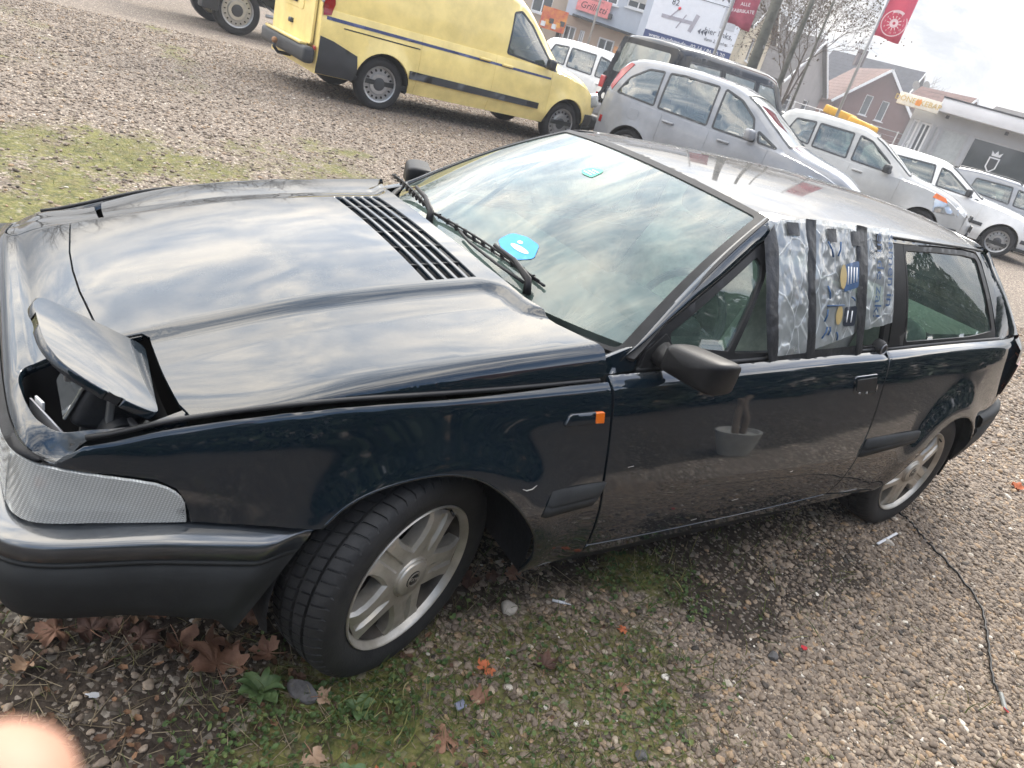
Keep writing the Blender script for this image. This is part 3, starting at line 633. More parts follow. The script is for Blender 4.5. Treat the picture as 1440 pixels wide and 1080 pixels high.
def plants(n, x0, x1, y0, y1, keep, kind):
    x = rs.uniform(x0, x1, n); y = rs.uniform(y0, y1, n); mo, so = zones(x, y); k = rs.uniform(0, 1, n) < keep(x, y, mo, so); x, y = x[k], y[k]; z = zground(x, y); v, w = in_view(x, y, z, 100); x, y, z = x[v], y[v], z[v]; n = len(x)
    if kind == 'blade':
        h = (.012+.034*rs.uniform(0, 1, n)**3)*np.where(y > .5, .7, 1); h = h*(1+.6*(fbm(x, y, 3, 40)>.55))
        return np.stack([x, y, z+h*.40], 1), np.stack([rs.normal(0, .55, n), rs.normal(0, .55, n), rs.uniform(0, 6.28, n)], 1), np.stack([h*.8, h*.5, h], 1), np.clip(rs.normal(.42, .28, n)+.28*(y > .5), 0, 1)
    r = rs.uniform(.0035, .0085, n)
    return np.stack([x, y, z+rs.uniform(.003, .020, n)], 1), np.stack([rs.normal(0, .4, n), rs.normal(0, .4, n), rs.uniform(0, 6.28, n)], 1), np.stack([r, r*rs.uniform(.7, 1, n), r], 1), rs.uniform(0, 1, n)
scatter('grass', *plants(30000, -1.2, 2.2, -2.0, -.2, lambda x, y, mo, so: np.clip(mo*1.0*(fbm(x, y, 2.6, 50) > .45)+.05+.12*so, 0, 1), 'blade'), ng_bl)
scatter('grass', *plants(60000, -2.0, 4, 1.0, 8, lambda x, y, mo, so: np.clip(mo*.9, 0, 1), 'blade'), ng_bl)
scatter('weeds', *plants(40000, -1.2, 2.2, -2.0, -.2, lambda x, y, mo, so: np.clip(mo*(.25+1.2*(fbm(x, y, 3.4, 60) > .5)), 0, 1), 'leaf'), ng_cl)
# straw and dry stalks on the bare soil
def straw_geo(N, L):
    g = N.new('GeometryNodeMeshCylinder'); g.inputs['Vertices'].default_value = 4; g.inputs['Radius'].default_value = .012; g.inputs['Depth'].default_value = 1; return g.outputs['Mesh']
straw_mat = tone_mat('dry_stalks', [(0, (.05, .036, .024)), (.6, (.13, .10, .06)), (1, (.26, .21, .14))], .8)
ng_st = scatter_nodes('stalks', straw_geo, straw_mat)
n = 2600; x = rs.uniform(-1., .9, n); y = rs.uniform(-1.5, -.25, n); z = zground(x, y); l = rs.uniform(.02, .10, n)
scatter('dry_stalks', np.stack([x, y, z+.006], 1), np.stack([np.full(n, R_(90))+rs.normal(0, .12, n), np.zeros(n), rs.uniform(0, 6.28, n)], 1), np.stack([np.full(n, .09), np.full(n, .09), l], 1), rs.uniform(0, 1, n), ng_st)
# leaf crumbs
crumb_mat = tone_mat('leaf_litter', [(0, (.045, .024, .016)), (.6, (.11, .06, .036)), (1, (.22, .12, .065))], .8)
nleaf = 5
ng_cr = scatter_nodes('crumbs', leaf_geo, crumb_mat)
n = 420; x = np.r_[rs.normal(-.35, .45, n), rs.uniform(-.6, 1.3, n)]; y = np.r_[rs.normal(-.55, .22, n), rs.uniform(-1.4, -.3, n)]; kk = rs.uniform(0, 1, 2*n) < np.r_[np.ones(n), np.full(n, .35)]; x, y = x[kk], y[kk]; n = len(x); z = zground(x, y); r = rs.uniform(.004, .016, n)*np.where(x < .2, 1, .6)
scatter('leaf_litter', np.stack([x, y, z+.008], 1), np.stack([rs.normal(0, .5, n), rs.normal(0, .5, n), rs.uniform(0, 6.28, n)], 1), np.stack([r, r*.7, r], 1), rs.uniform(0, 1, n), ng_cr)
# ================================================================== what stands behind the camera and shows in the paint: hedge, house, planter
def blob_leaves(name, centers, radii, n, leaf, mt, parent, seed):
    r = np.random.RandomState(seed); V = []; Fc = []
    w = np.array([a[0]*a[1]*a[2] for a in radii])**.66; w = w/w.sum(); cnt = (w*n).astype(int)
    for c, rad, k in zip(centers, radii, cnt):
        d = r.normal(0, 1, (k, 3)); d /= np.linalg.norm(d, axis=1)[:, None]; q = d*(r.uniform(.55, 1.05, k)**.6)[:, None]*np.array(rad)+np.array(c)
        for p in q:
            a = r.normal(0, 1, 3); a /= np.linalg.norm(a); b = np.cross(a, r.normal(0, 1, 3)); b /= np.linalg.norm(b); s = leaf*r.uniform(.6, 1.5)
            o = len(V); V += [p+a*s, p+b*s*.5, p-a*s, p-b*s*.5]; Fc.append((o, o+1, o+2, o+3))
    return obj(name, mesh_np(name, V, Fc, False), mt, parent)
M_['hedge'] = mat('dark_hedge_leaves', (.012, .022, .010), rough=.7, col2=(.035, .055, .022), vs=1.2)
M_['bark'] = mat('grey_brown_bark', (.10, .085, .07), rough=.9, var=.4, vs=8, bump=.3, bs=30)
hedge_at = [(-3.6+1.25*k, -4.7-.2*math.sin(k*1.7)) for k in range(7)]+[(5.0+1.15*k, -4.4+.27*k) for k in range(8)]
for i, (x, y) in enumerate(hedge_at):
    lb = {0: 'broad dark conifer at the far left end of the mirrored hedge', 14: 'dark conifer at the right end of the mirrored hedge near the tan house'}.get(i, 'dark green conifer inside the hedge, seen only mirrored in the car side')
    t = empty('hedge_conifer', (x+.2*math.sin(i*3), y, 0), 0, lb, 'tree', 'conifers of the hedge mirrored in the car side')
    hgt = (2.5 if i < 7 else 3.7)+.35*math.sin(i*2.1)
    tube('trunk', [(0, 0, 0), (0, 0, hgt*.8)], [.07, .03], M_['bark'], t, 6)
    blob_leaves('crown', [(0, 0, hgt*.22), (0, 0, hgt*.45), (0, 0, hgt*.68), (0, 0, hgt*.88)], [(.85, .6, hgt*.25), (.85, .55, hgt*.25), (.75, .5, hgt*.24), (.4, .35, hgt*.16)], 2600, .085, M_['hedge'], t, 100+i)
hs = empty('brick_house', (9.5, -13.5, 0), R_(-22), 'tan house with white framed windows, seen only mirrored in the rear side window', 'house')
box('wall', (9, 6, 4.2), (0, 0, 2.1), mat('tan_plaster', (.42, .30, .20), rough=.85), hs)
prism('roof', [(-3.4, 0), (3.4, 0), (0, 2.4)], 9.6, mat('dark_red_tiles', (.16, .07, .05), rough=.8), hs, Matrix.Translation((-4.8, 0, 4.2)) @ Matrix(((0, 0, 1, 0), (1, 0, 0, 0), (0, 1, 0, 0), (0, 0, 0, 1))))
for x in (-3, 0, 3):
    wn = box('window', (1.3, .08, 1.3), (x, 3.02, 2.4), M_['white'], hs); box('pane', (1.05, .03, 1.05), (0, .05, 0), M_['dash'], wn)
pl = empty('planter', (2.86, -2.2, 0), 0, 'white plastic pot with a bare forked plant, seen only mirrored in the car door', 'planter')
lathe('pot', [(0, 0), (0, .15), (.26, .22), (.29, .23), (.29, .205), (.25, .19), (.25, 0)], mat('white_pot_plastic', (.42, .42, .40), rough=.5), pl, 32, axis='z')
tube('stem', catmull([(-.04, 0, .24), (-.07, .01, .42), (-.03, 0, .6), (-.10, 0, .8)], 5), [.035]*15+[.02], mat('pale_stem', (.22, .17, .13), rough=.9), pl, 8)
tube('stem', catmull([(.06, 0, .24), (.05, .02, .42), (-.02, .02, .62), (.03, 0, .86)], 5), [.035]*15+[.02], bpy.data.materials['pale_stem'], pl, 8)
pl.scale = (.66, .66, .66)
# ================================================================== the dark coupe
# car axes: x towards the tail (front axle at x = 0), y towards the far side, z up
Wm = interp_s([(-.80, .56), (-.768, .585), (-.745, .606), (-.72, .622), (-.68, .640), (-.6, .668), (-.48, .705), (-.25, .752), (0, .775), (.4, .797), (.9, .812), (1.4, .815), (1.9, .808), (2.3, .795), (2.6, .782), (2.9, .755), (3.15, .70), (3.25, .66), (3.33, .58)], .07, -.62)
zs_t = interp_s([(-.80, .63), (-.72, .645), (-.67, .69), (-.61, .708), (-.535, .727), (-.42, .763), (-.23, .797), (-.05, .808), (.2, .822), (.45, .838), (.9, .860), (1.3, .877), (1.75, .890), (2.15, .902), (2.6, .908), (2.95, .902), (3.3, .89)], .07, -.66)
off_t = interp([(.10, .12), (.15, .09), (.20, .068), (.25, .046), (.30, .026), (.36, .012), (.42, .003), (.48, 0), (.56, .009), (.66, .024), (.76, .041), (.86, .059), (.92, .070)])
AF, AR, RA = (.03, .30), (2.50, .295), .335
def flare(x, z):
    f = 0
    for (cx, cz) in (AF, AR):
        d = np.hypot(x-cx, z-cz)-RA; f = f+.020*np.exp(-(np.maximum(d, 0)/.075)**2)*sm((z-cz+.12)/.2)
    return f
def hw(x, z):
    x = np.asarray(x, float); z = np.asarray(z, float); zs = zs_t(x)
    roll = .010*np.clip((z-(zs-.10))/.10, 0, 1.3)**2+.020*np.clip((z-(zs-.030))/.030, 0, 1.3)**2.6
    return Wm(x)+.007+.012*sm((x+.6)/.35)-off_t(z)*sm((x+.75)/.25)-roll+flare(x, z)
def SIDE(x, z):
    x = np.asarray(x, float); z = np.asarray(z, float)
    return np.stack([x, -hw(x, z), z], -1)
# ---- upper surface: bonnet and nose
zp_t = interp_s([(-.80, .635), (-.787, .652), (-.775, .676), (-.76, .692), (-.74, .704), (-.70, .721), (-.62, .749), (-.52, .777), (-.42, .804), (-.3, .835), (-.2, .860), (-.05, .886), (.1, .909), (.2, .921), (.36, .941), (.6, .965)], .055, -.755, .04)
ysh_t = interp_s([(-.79, .535), (-.70, .562), (-.535, .602), (-.2, .668), (.2, .705), (.45, .722), (.6, .73)], .06)
lip_t = interp_s([(0, 0), (.30, .001), (.45, .006), (.525, .014), (.57, .026), (.60, .042), (.64, .075)], .03)
yc_t = interp([(-.8, .345), (-.55, .352), (.1, .358), (.6, .362)])
xr_t = interp([(0, .328), (.25, .337), (.45, .355), (.58, .385), (.66, .425), (.72, .470), (.80, .54)])
ys_ = lambda x: hw(x, zs_t(x))
def zhood(s, y):
    s = np.asarray(s, float); y = np.abs(np.asarray(y, float))
    zp = zp_t(s); yc = yc_t(s); ysh = ysh_t(s); xx = np.maximum(s, -.74); ysd = ys_(xx)-.0042; zsd = np.minimum(zs_t(xx), zp-.01); ysh = np.minimum(ysh, ysd-.05)
    da = xr_t(y)+.16*sm((y-.50)/.14)-s-.012; db = y-yc+.004; rc = .075
    dd = np.where((da < rc) & (db < rc), rc-np.hypot(np.maximum(rc-da, 0), np.maximum(rc-db, 0)), np.minimum(da, db))
    step = .017*sm((s+.70)/.16); stp = step*sm(dd/.038)
    z = zp+.012*(1-np.minimum(y/.36, 1.3)**2)-stp
    o = np.clip((y-.36)/np.maximum(ysh-.36, .02), 0, None); z = z-.014*np.minimum(o, 1.2)**2
    zsh = zp+.012*(1-1.69)-stp-.014
    r = np.clip((y-ysh)/np.maximum(ysd-ysh, .01), 0, 1)
    D = np.maximum(zsh-zsd, 0.0)
    return z-D*(1-np.sqrt(1-.96*r*r))/(1-math.sqrt(.04))*1.0
def TOP(s, y):
    s = np.asarray(s, float); y = np.asarray(y, float)
    fade = np.clip((-.30-s)/.485, 0, 1)**2
    return np.stack([s+lip_t(np.abs(y))*fade, y, zhood(s, y)], -1)
car = empty('parked_car', (0, 0, 0), 0, 'dark blue three-door coupe with one pop-up headlamp raised and a taped plastic side window', 'car')
P_ = M_['paint']
seam_y = lambda s: float(ys_(max(s, -.74)))
# hood panel: rear edge, far seam, front seam
def seam_pts(a, b, n, sgn): return [(s, sgn*(seam_y(s)-.002)) for s in np.linspace(a, b, n)]
rear = [(.462, -float(ys_(.455))+.003), (.456, -.70), (.425, -.66), (.385, -.58), (.355, -.45), (.337, -.25), (.328, -.0)]
rear = rear+[(a, -b) for a, b in rear[-2::-1]]
front = [(-.50, .628), (-.508, .60), (-.513, .50), (-.517, .372), (-.53, .362), (-.60, .36), (-.606, .30), (-.621, .12), (-.624, 0)]
front = front+[(a, -b) for a, b in front[-2::-1]]
hood_poly = seam_pts(-.50, .455, 18, -1)+rear+seam_pts(.455, -.50, 18, 1)+front
# louvre slots, five rows, cut right through
slots = []
LV = []
for k in range(5):
    xa = .128+.0315*k; xb = xa+.019
    LV.append((xa, xb)); slots.append([(xa, -.336), (xa, .336), (xb, .336), (xb, -.336)])
hood = panel('hood', hood_poly, TOP, (0, 0, 1), P_, car, h=.0125, gap=.0025, holes=slots, rings=(.0015, .004, .008, .013, .019, .027, .036, .046))
for xa, xb in LV:                                   # dark webs inside each slot
    for j in range(-2, 3):
        y = j*.118; z = float(zhood(.5*(xa+xb), y)); box('louvre_web', (xb-xa+.004, .006, .014), (.5*(xa+xb), y, z-.011), M_['trim'], hood)
lou = box('louvre_tray', (.20, .74, .006), (.20, 0, .885), M_['shell'], hood, rot=(0, R_(-9), 0))
# nose panel with the two lamp openings
lamp_out = [(-.523, .368), (-.60, .366), (-.735, .362), (-.752, .40), (-.745, .47), (-.737, .53), (-.715, .573), (-.66, .603), (-.58, .617), (-.523, .615)]
def lamp_poly(sg, d=0.): 
    p = rounded([(a, b*sg) for a, b in lamp_out], [.02, .0, .02, .03, .04, .04, .05, .05, .03, .022])
    return shrink(p, d)
def lamp_hole(sg): return rounded([((a if a < -.53 else -.498), b*sg) for a, b in lamp_out], [.0, .0, .02, .03, .04, .04, .05, .05, .03, .0])
nose_poly = [(-.503, -.628)]+seam_pts(-.505, -.70, 10, -1)+[(-.735, -.616), (-.755, -.605), (-.768, -.588), (-.774, -.55), (-.775, -.45), (-.775, 0), (-.775, .45), (-.774, .55), (-.768, .588), (-.755, .605), (-.735, .616)]+seam_pts(-.70, -.505, 10, 1)+[(-.503, .628)]+front
nose = panel('nose_panel', nose_poly, TOP, (0, 0, 1), P_, car, h=.0115, gap=.0022, holes=[lamp_hole(1), lamp_hole(-1)], depth=.02, rings=(.004, .009))
# lids of the pop-up lamps: the far one is shut, the near one stands open about its rear edge
def TOPL(s, y):
    s = np.asarray(s, float); y = np.asarray(y, float); a = np.abs(y); p = TOP(s, np.sign(y)*np.minimum(a, .54)); p[..., 1] = y
    p[..., 2] -= .10*np.maximum(a-.54, 0)+1.1*np.maximum(a-.54, 0)**2*4; return p
lid_far = panel('headlamp_lid', lamp_poly(1), TOPL, (0, 0, 1), P_, car, h=.011, gap=.0045, depth=.018, rings=(.003, .007))
_q = [TOP(np.array(a), np.array(b))[2] for a, b in ((-.53, -.49), (-.70, -.49), (-.62, -.40), (-.62, -.55))]
def TOPN(s, y):
    s = np.asarray(s, float); y = np.asarray(y, float); u = s+.53; v = y+.49
    x = TOP(s, np.clip(y, -.6, -.37))[..., 0]
    return np.stack([x, y, _q[0]+(_q[1]-_q[0])/(-.17)*u+(_q[2]-_q[3])/.15*v*.8-.16*(u+.1)**2-.14*v*v, ], -1)
lid = panel('headlamp_lid', lamp_poly(-1), TOPN, (0, 0, 1), P_, car, h=.011, gap=.0045, depth=.018, bev=.002, rings=(.003, .007))
lid['label'] = 'raised lid of the open pop-up headlamp'
hinge = Vector((-.53, -.49, .748)); ANG = R_(44)
ax = Vector((.0, 1, -.02)).normalized()
rotm = Matrix.Translation(hinge) @ Matrix.Rotation(ANG, 4, ax) @ Matrix.Translation(-hinge)
lid.data.transform(rotm)
# underside tray of the lid and the lamp mechanism in the well
well = []
lp = [np.array(p) for p in lamp_poly(-1, .004)]
lpd = dens(lp, .02); zt = [float(zhood(p[0], p[1])) for p in lpd]
top_ring = [TOP(p[0], p[1])-np.array([0, 0, .016]) for p in lpd]
c0 = np.mean([t[:2] for t in top_ring], 0)
Gw = []
for f, dz in ((1.0, 0), (1.0, .06), (.97, .17), (.5, .175), (.02, .175)):
    Gw.append([(c0[0]+(t[0]-c0[0])*f, c0[1]+(t[1]-c0[1])*f, (t[2]-dz) if dz < .1 else .56) for t in top_ring+top_ring[:1]])
well = obj('lamp_well', grid_mesh('lamp_well', Gw), M_['shell'], car)
tr = panel('lid_tray', lamp_poly(-1, .006), TOPN, (0, 0, 1), M_['liner'], lid, h=.02, gap=.002, lift=-.016, flange=False)
tr.data.transform(rotm)

# lamp unit hung under the open lid, its bracket, motor and the bright inner wall
lu = empty('lamp_unit', (0, 0, 0), parent=car)
bm = bmesh.new(); add_box(bm, (.12, .17, .10), (-.605, -.47, .695), (0, R_(24), 0), .02, seg=3); obj('lamp_bucket', bm_mesh('lamp_bucket', bm, sharp=R_(50)), M_['liner'], lu)
bm = bmesh.new(); add_box(bm, (.006, .15, .085), (-.665, -.47, .722), (0, R_(24), 0), .002); obj('lamp_glass', bm_mesh('lamp_glass', bm), mat('lamp_glass', (.30, .32, .33), rough=.05, metal=.6, coat=1.), lu)
grb = mat('grey_bracket', (.14, .14, .135), rough=.5, metal=.3)
bm = bmesh.new(); add_box(bm, (.020, .016, .17), (-.640, -.515, .675), (0, R_(8), 0), .003); add_box(bm, (.05, .012, .014), (-.655, -.515, .757), (0, 0, 0), .003); obj('bracket', bm_mesh('bracket', bm), grb, lu)
bm = bmesh.new(); add_box(bm, (.012, .06, .15), (-.612, -.545, .680), (0, R_(4), 0), .003); obj('bracket', bm_mesh('bracket', bm), grb, lu)
lathe('motor', [(0, 0), (0, .030), (.012, .034), (.05, .034), (.05, 0)], M_['liner'], lu, 20, loc=(-.59, -.590, .665), rot=(0, 0, R_(8)))
lathe('motor_cap', [(-.004, 0), (-.004, .012), (.0, .013)], grb, lu, 14, loc=(-.59, -.590, .665))
tube('linkage', [(-.575, -.59, .665), (-.555, -.58, .675), (-.545, -.57, .685)], .006, grb, lu, 6)
bm = bmesh.new(); add_box(bm, (.012, .03, .026), (-.575, -.585, .685), (0, 0, .3), .003); obj('clip', bm_mesh('clip', bm), M_['csteel0'] if 'csteel0' in M_ else M_['steel'], lu)
iw = panel('inner_wall', [(.0, .0), (.0, 1.0), (1.0, 1.0), (1.0, 0)], lambda a, b: np.stack([-.728+.045*np.asarray(a)-.0*np.asarray(b), -.455-.115*np.asarray(a), .605+.075*np.asarray(b)-.01*np.asarray(a)], -1), (1, .5, .3), mat('pale_lamp_wall', (.42, .42, .44), rough=.35, metal=.3), lu, h=.2, gap=0, depth=.004)
stk = box('sticker', (.004, .030, .018), (-.716, -.462, .672), M_['white'], lu, rot=(0, 0, R_(21)))
text('sticker_code', '0052', .009, M_['dash'], stk, T((.0026, 0, 0), (R_(90), 0, R_(90))), .0002)
# ---- side panels (both sides)
def SIDE_ARCH(cx, cz, pts): return pts
arch_f = [(-.245, .530), (-.20, .578), (-.14, .612), (-.06, .634), (.02, .640), (.10, .624), (.18, .577), (.25, .515), (.31, .438), (.342, .36), (.352, .262)]
arch_f = [tuple(p) for p in catmull(arch_f, 4)]
arch_r = [tuple(p) for p in catmull([(2.165, .262), (2.185, .33), (2.235, .43), (2.32, .527), (2.42, .587), (2.53, .607), (2.64, .592), (2.73, .545), (2.80, .47)], 4)]
zs1 = lambda x: float(zs_t(x))
fender = [(-.722, .640)]+[(x, zs1(x)-.011+.006*float(sm((x-.0)/.4))) for x in (-.705, -.69, -.66, -.61, -.57, -.535, -.48, -.42, -.33, -.23, -.14, -.05, .08, .2, .33, .462)]
fender += [(.470, .80), (.492, .66), (.505, .55), (.53, .40), (.541, .335), (.541, .296)]+arch_f[::-1]
fender += [(-.262, .528), (-.37, .530), (-.487, .5335), (-.489, .555), (-.497, .58), (-.512, .604), (-.545, .620), (-.61, .629), (-.68, .635)]
door = [(.467, zs1(.467)+.004)]+[(x, zs1(x)+.004) for x in np.linspace(.55, 1.74, 14)]+[(1.768, .875), (1.768, .80), (1.777, .70), (1.778, .62), (1.762, .50), (1.745, .40), (1.72, .338), (.546, .338), (.535, .40), (.510, .55), (.497, .66), (.475, .80)]
quarter = [(x, zs1(x)+.004) for x in np.linspace(1.775, 3.12, 16)]+[(3.15, .80), (3.15, .60), (3.06, .600), (2.83, .570), (2.79, .50)]+arch_r[::-1][1:]+[(2.10, .288), (1.95, .300), (1.725, .338), (1.75, .40), (1.767, .50), (1.783, .62), (1.782, .70), (1.773, .80), (1.773, .875)]
sill = [(.546, .296), (.546, .333), (1.72, .333), (1.95, .295), (2.15, .278), (2.15, .262), (1.9, .272), (1.33, .300), (.78, .300), (.60, .288)]
for mir in (False, True):
    panel('front_fender', fender, SIDE, (0, -1, .1), P_, car, h=.014, gap=.0022, mirror=mir, rings=(.003, .006, .010, .014, .019, .025, .032))
    dr = panel('door', door, SIDE, (0, -1, .1), P_, car, h=.02, gap=.0022, mirror=mir, rings=(.003, .006, .010, .014, .019, .025, .032))
    panel('rear_quarter_panel', quarter, SIDE, (0, -1, .1), P_, car, h=.018, gap=.0022, mirror=mir, rings=(.003, .006, .010, .014, .019, .025, .032))
    panel('sill', sill, SIDE, (0, -1, .1), P_, car, h=.03, gap=.002, mirror=mir)
    if not mir: door_near = dr
    else: door_far = dr
    # inner shell just behind the panels closes the gaps
    body = [(-.73, .62), (-.55, .70), (-.3, .77), (.0, .79), (.45, .82), (1.7, .875), (3.1, .88), (3.12, .6), (2.85, .55)]+arch_r[::-1]+[(1.6, .22), (.5, .22)]+arch_f[::-1]+[(-.3, .52), (-.5, .52), (-.73, .60)]
    panel('inner_shell', body, SIDE, (0, -1, .1), M_['shell'], car, h=.05, gap=.006, lift=-.016, mirror=mir, flange=False)
    sg = 1 if mir else -1
    # dark trim in the wide joint between bonnet and fender
    pts = [(x, sg*(float(hw(x, zs1(x)-.004))-.0055), zs1(x)-.006) for x in np.linspace(-.655, .44, 30)]
    tube('joint_seal', pts, .0055, M_['rubber'], car, 6)
    # rolled arch lips
    for ar in (arch_f, arch_r):
        tube('arch_lip', [(x, sg*(float(hw(x, z))-.004), z) for x, z in ar], .005, P_, car, 6)
    # wheel housings
    for (cx, cz), r in ((AF, .365), (AR, .365)):
        prof = []
        Gh = []
        for a in np.linspace(R_(-12), R_(192), 26):
            row = []
            for yy, rr in ((.755, r*.965), (.74, r*.99), (.60, r), (.42, r), (.42, .02)):
                row.append((cx+rr*math.cos(a), sg*yy, max(.17, cz+rr*math.sin(a))))
            Gh.append(row)
        obj('wheel_housing', grid_mesh('wheel_housing', Gh), M_['liner'], car)
    # rubbing strip pieces ahead of and behind the door
    def strip(nm, x0, x1, z0, z1, hgt, skew, h2=None):
        G = []
        for x, k in ((x0, 0), (x0+.012, 1), (x1-.012, 1), (x1, 0)):
            row = []
            for f, o in ((0, -.003), (.06, .012), (.45, .017), (.52, .0165), (.56, .013), (.60, .0165), (.94, .012), (1, -.003)):
                z = z0+(z1-z0)*(x-x0)/(x1-x0)-(hgt+((h2 or hgt)-hgt)*(x-x0)/(x1-x0))*(f-.5); xs = x+skew*(f-.5)
                row.append((xs, sg*(float(hw(xs, z))+(o*.75 if k else -.003+.3*max(o, 0))), z))
            G.append(row)
        return obj(nm, grid_mesh(nm, G, flip=mir), M_['skirt'], car)
    strip('rubbing_strip', .318, .505, .529, .532, .065, -.03)
    strip('rubbing_strip', 1.777, 2.19, .541, .552, .074, -.025, .046)
    # side repeater: a long paint-coloured blade that ends in an amber lamp
    bl = panel('repeater_blade', rounded([(.333, .7324), (.343, .760), (.421, .763), (.425, .737)], [.006, .008, .002, .002]), SIDE, (0, -1, .1), P_, car, h=.006, gap=.0, lift=.007, depth=.01, bev=.002, mirror=mir)
    rp = panel('repeater_lamp', rounded([(.425, .737), (.421, .763), (.447, .764), (.451, .7365)], .003), SIDE, (0, -1, .1), M_['amber'], car, h=.006, gap=.0003, lift=.009, depth=.012, mirror=mir)
    # door handle: recess, flap
    hr = rounded([(1.560, .822), (1.708, .827), (1.735, .757), (1.580, .764)], .014)
    rc = panel('door_handle', hr, SIDE, (0, -1, .1), P_, dr, h=.01, gap=0, lift=.003, depth=.006, bev=.003, mirror=mir)
    panel('handle_flap', shrink(hr, .010), SIDE, (0, -1, .1), M_['trim'], rc, h=.01, gap=0, lift=.0045, depth=.012, mirror=mir)
SC = lambda pts: [SIDE(np.array(a), np.array(b))+np.array([0, -.0008, 0]) for a, b in pts]
tube('scratch', SC([(.232, .585), (.245, .580), (.262, .581), (.276, .588)]), [.0006, .0014, .0014, .0005], mat('scratch_bare_primer', (.45, .42, .38), rough=.8), car, 5)
for q in ((.58, .60, .02), (1.1, .42, .03), (1.35, .50, .015), (.95, .36, .025)): tube('scratch', SC([(q[0], q[1]), (q[0]+q[2], q[1]+.002)]), .0006, bpy.data.materials['scratch_bare_primer'], car, 4)
# lower body pan and inner firewall so that no light leaks through
box('floor_pan', (1.70, 1.40, .03), (1.27, 0, .315), M_['shell'], car)
box('underbody', (.7, .8, .10), (-.3, 0, .36), M_['shell'], car)
box('bulkhead', (.03, 1.40, .62), (.42, 0, .55), M_['shell'], car)
box('rear_bulkhead', (.03, 1.3, .5), (3.02, 0, .52), M_['shell'], car)

# ---- front end: plan curve of the front corner, far to near
half = [(-.785, 0), (-.785, .20), (-.784, .40), (-.7805, .48), (-.775, .535), (-.764, .577), (-.745, .605), (-.72, .622), (-.68, .640), (-.6, .668), (-.48, .705), (-.37, .73), (-.25, .752)]
half = [tuple(p) for p in catmull(half, 5)]
PL = np.array([(x, -y) for x, y in half[::-1]]+[(x, y) for x, y in half[1:]])     # near side first
dl = np.r_[0, np.cumsum(np.linalg.norm(np.diff(PL, axis=0), axis=1))]; dl -= dl[-1]/2
def plan(s):
    s = np.asarray(s, float); x = np.interp(s, dl, PL[:, 0]); y = np.interp(s, dl, PL[:, 1])
    e = .004; tx = np.interp(s+e, dl, PL[:, 0])-np.interp(s-e, dl, PL[:, 0]); ty = np.interp(s+e, dl, PL[:, 1])-np.interp(s-e, dl, PL[:, 1])
    l = np.hypot(tx, ty); return x, y, -ty/l, tx/l           # outward normal
def plan_at(x):                                             # arc length on the near side at a given x
    k = len(half)-1; return float(np.interp(x, PL[:k+1, 0][::-1], dl[:k+1][::-1]))
def FRONT(off):
    def S(s, z):
        x, y, nx, ny = plan(s); z = np.asarray(z, float)
        o = off+(.012*(1-((z-.58)/.09)**2) if off else 0)*0
        return np.stack([x+nx*off, y+ny*off, z], -1)
    return S
sC, sE = plan_at(-.72), plan_at(-.489)
ltop = interp([(-1.6, .62), (sE, .535), (sE+.006, .575), (sE+.025, .603), (sE+.06, .620), (sE+.14, .629), (sC, .640), (sC+.05, .648), (sC+.15, .652), (0, .655)])
lens_poly = [(sE, .530)]+[(s, float(ltop(s))) for s in (sE, sE+.006, sE+.014, sE+.025, sE+.04, sE+.06, sE+.10, sE+.14, sC-.03, sC, sC+.025, sC+.05, sC+.1, sC+.15)]
lens_in = -.36
lens_poly = [p for p in lens_poly if p[0] < lens_in]+[(lens_in, .652), (lens_in, .497), (sC+.15, .497), (sC+.08, .499), (sC, .506), (sC-.08, .517)]
for mir in (False, True):
    ln = panel('indicator_lens', lens_poly, FRONT(.001), (-1, -.6, 0), M_['cover'], car, h=.014, gap=.003, depth=.006, mirror=mir)
    panel('reflector', shrink(lens_poly, .004), FRONT(-.030), (-1, -.6, 0), M_['reflector'], ln, h=.02, gap=.001, flange=False, mirror=mir)
    bx, by, bnx, bny = [float(q) for q in plan(sC+.04)]; bsg = -1 if mir else 1
    bl_ = lathe('bulb', [(0, 0), (.002, .009), (.012, .012), (.022, .009), (.026, 0)], M_['amber'], ln, 16, axis='x', loc=(bx-bnx*.022, (by-bny*.022)*bsg, .575))
    panel('lens_divider', [(sC+.116, .500), (sC+.066, .640), (sC+.069, .640), (sC+.119, .500)], FRONT(.0022), (-1, -.6, 0), M_['lens'], ln, h=.02, gap=0, depth=.004, mirror=mir)
    # inner lamp section: deep vertical reeding
    fg = panel('fog_lamp_lens', [(lens_in+.004, .497), (lens_in+.004, .652), (-.17, .654), (-.17, .497)], FRONT(0), (-1, 0, 0), M_['cover'], car, h=.02, gap=.002, depth=.006, mirror=mir)
    panel('reflector', [(lens_in+.008, .502), (lens_in+.008, .647), (-.174, .649), (-.174, .502)], FRONT(-.03), (-1, 0, 0), M_['reflector'], fg, h=.03, gap=.001, flange=False, mirror=mir)
panel('front_grille', [(-.165, .497), (-.165, .655), (.165, .655), (.165, .497)], FRONT(-.006), (-1, 0, 0), M_['trim'], car, h=.03)
panel('lens_backing', [(sE+.01, .49), (sE+.01, .57), (sE+.08, .62), (sC, .635), (0, .65), (-sC, .635), (-sE-.08, .62), (-sE-.01, .57), (-sE-.01, .49)], FRONT(-.036), (-1, 0, 0), M_['shell'], car, h=.05)
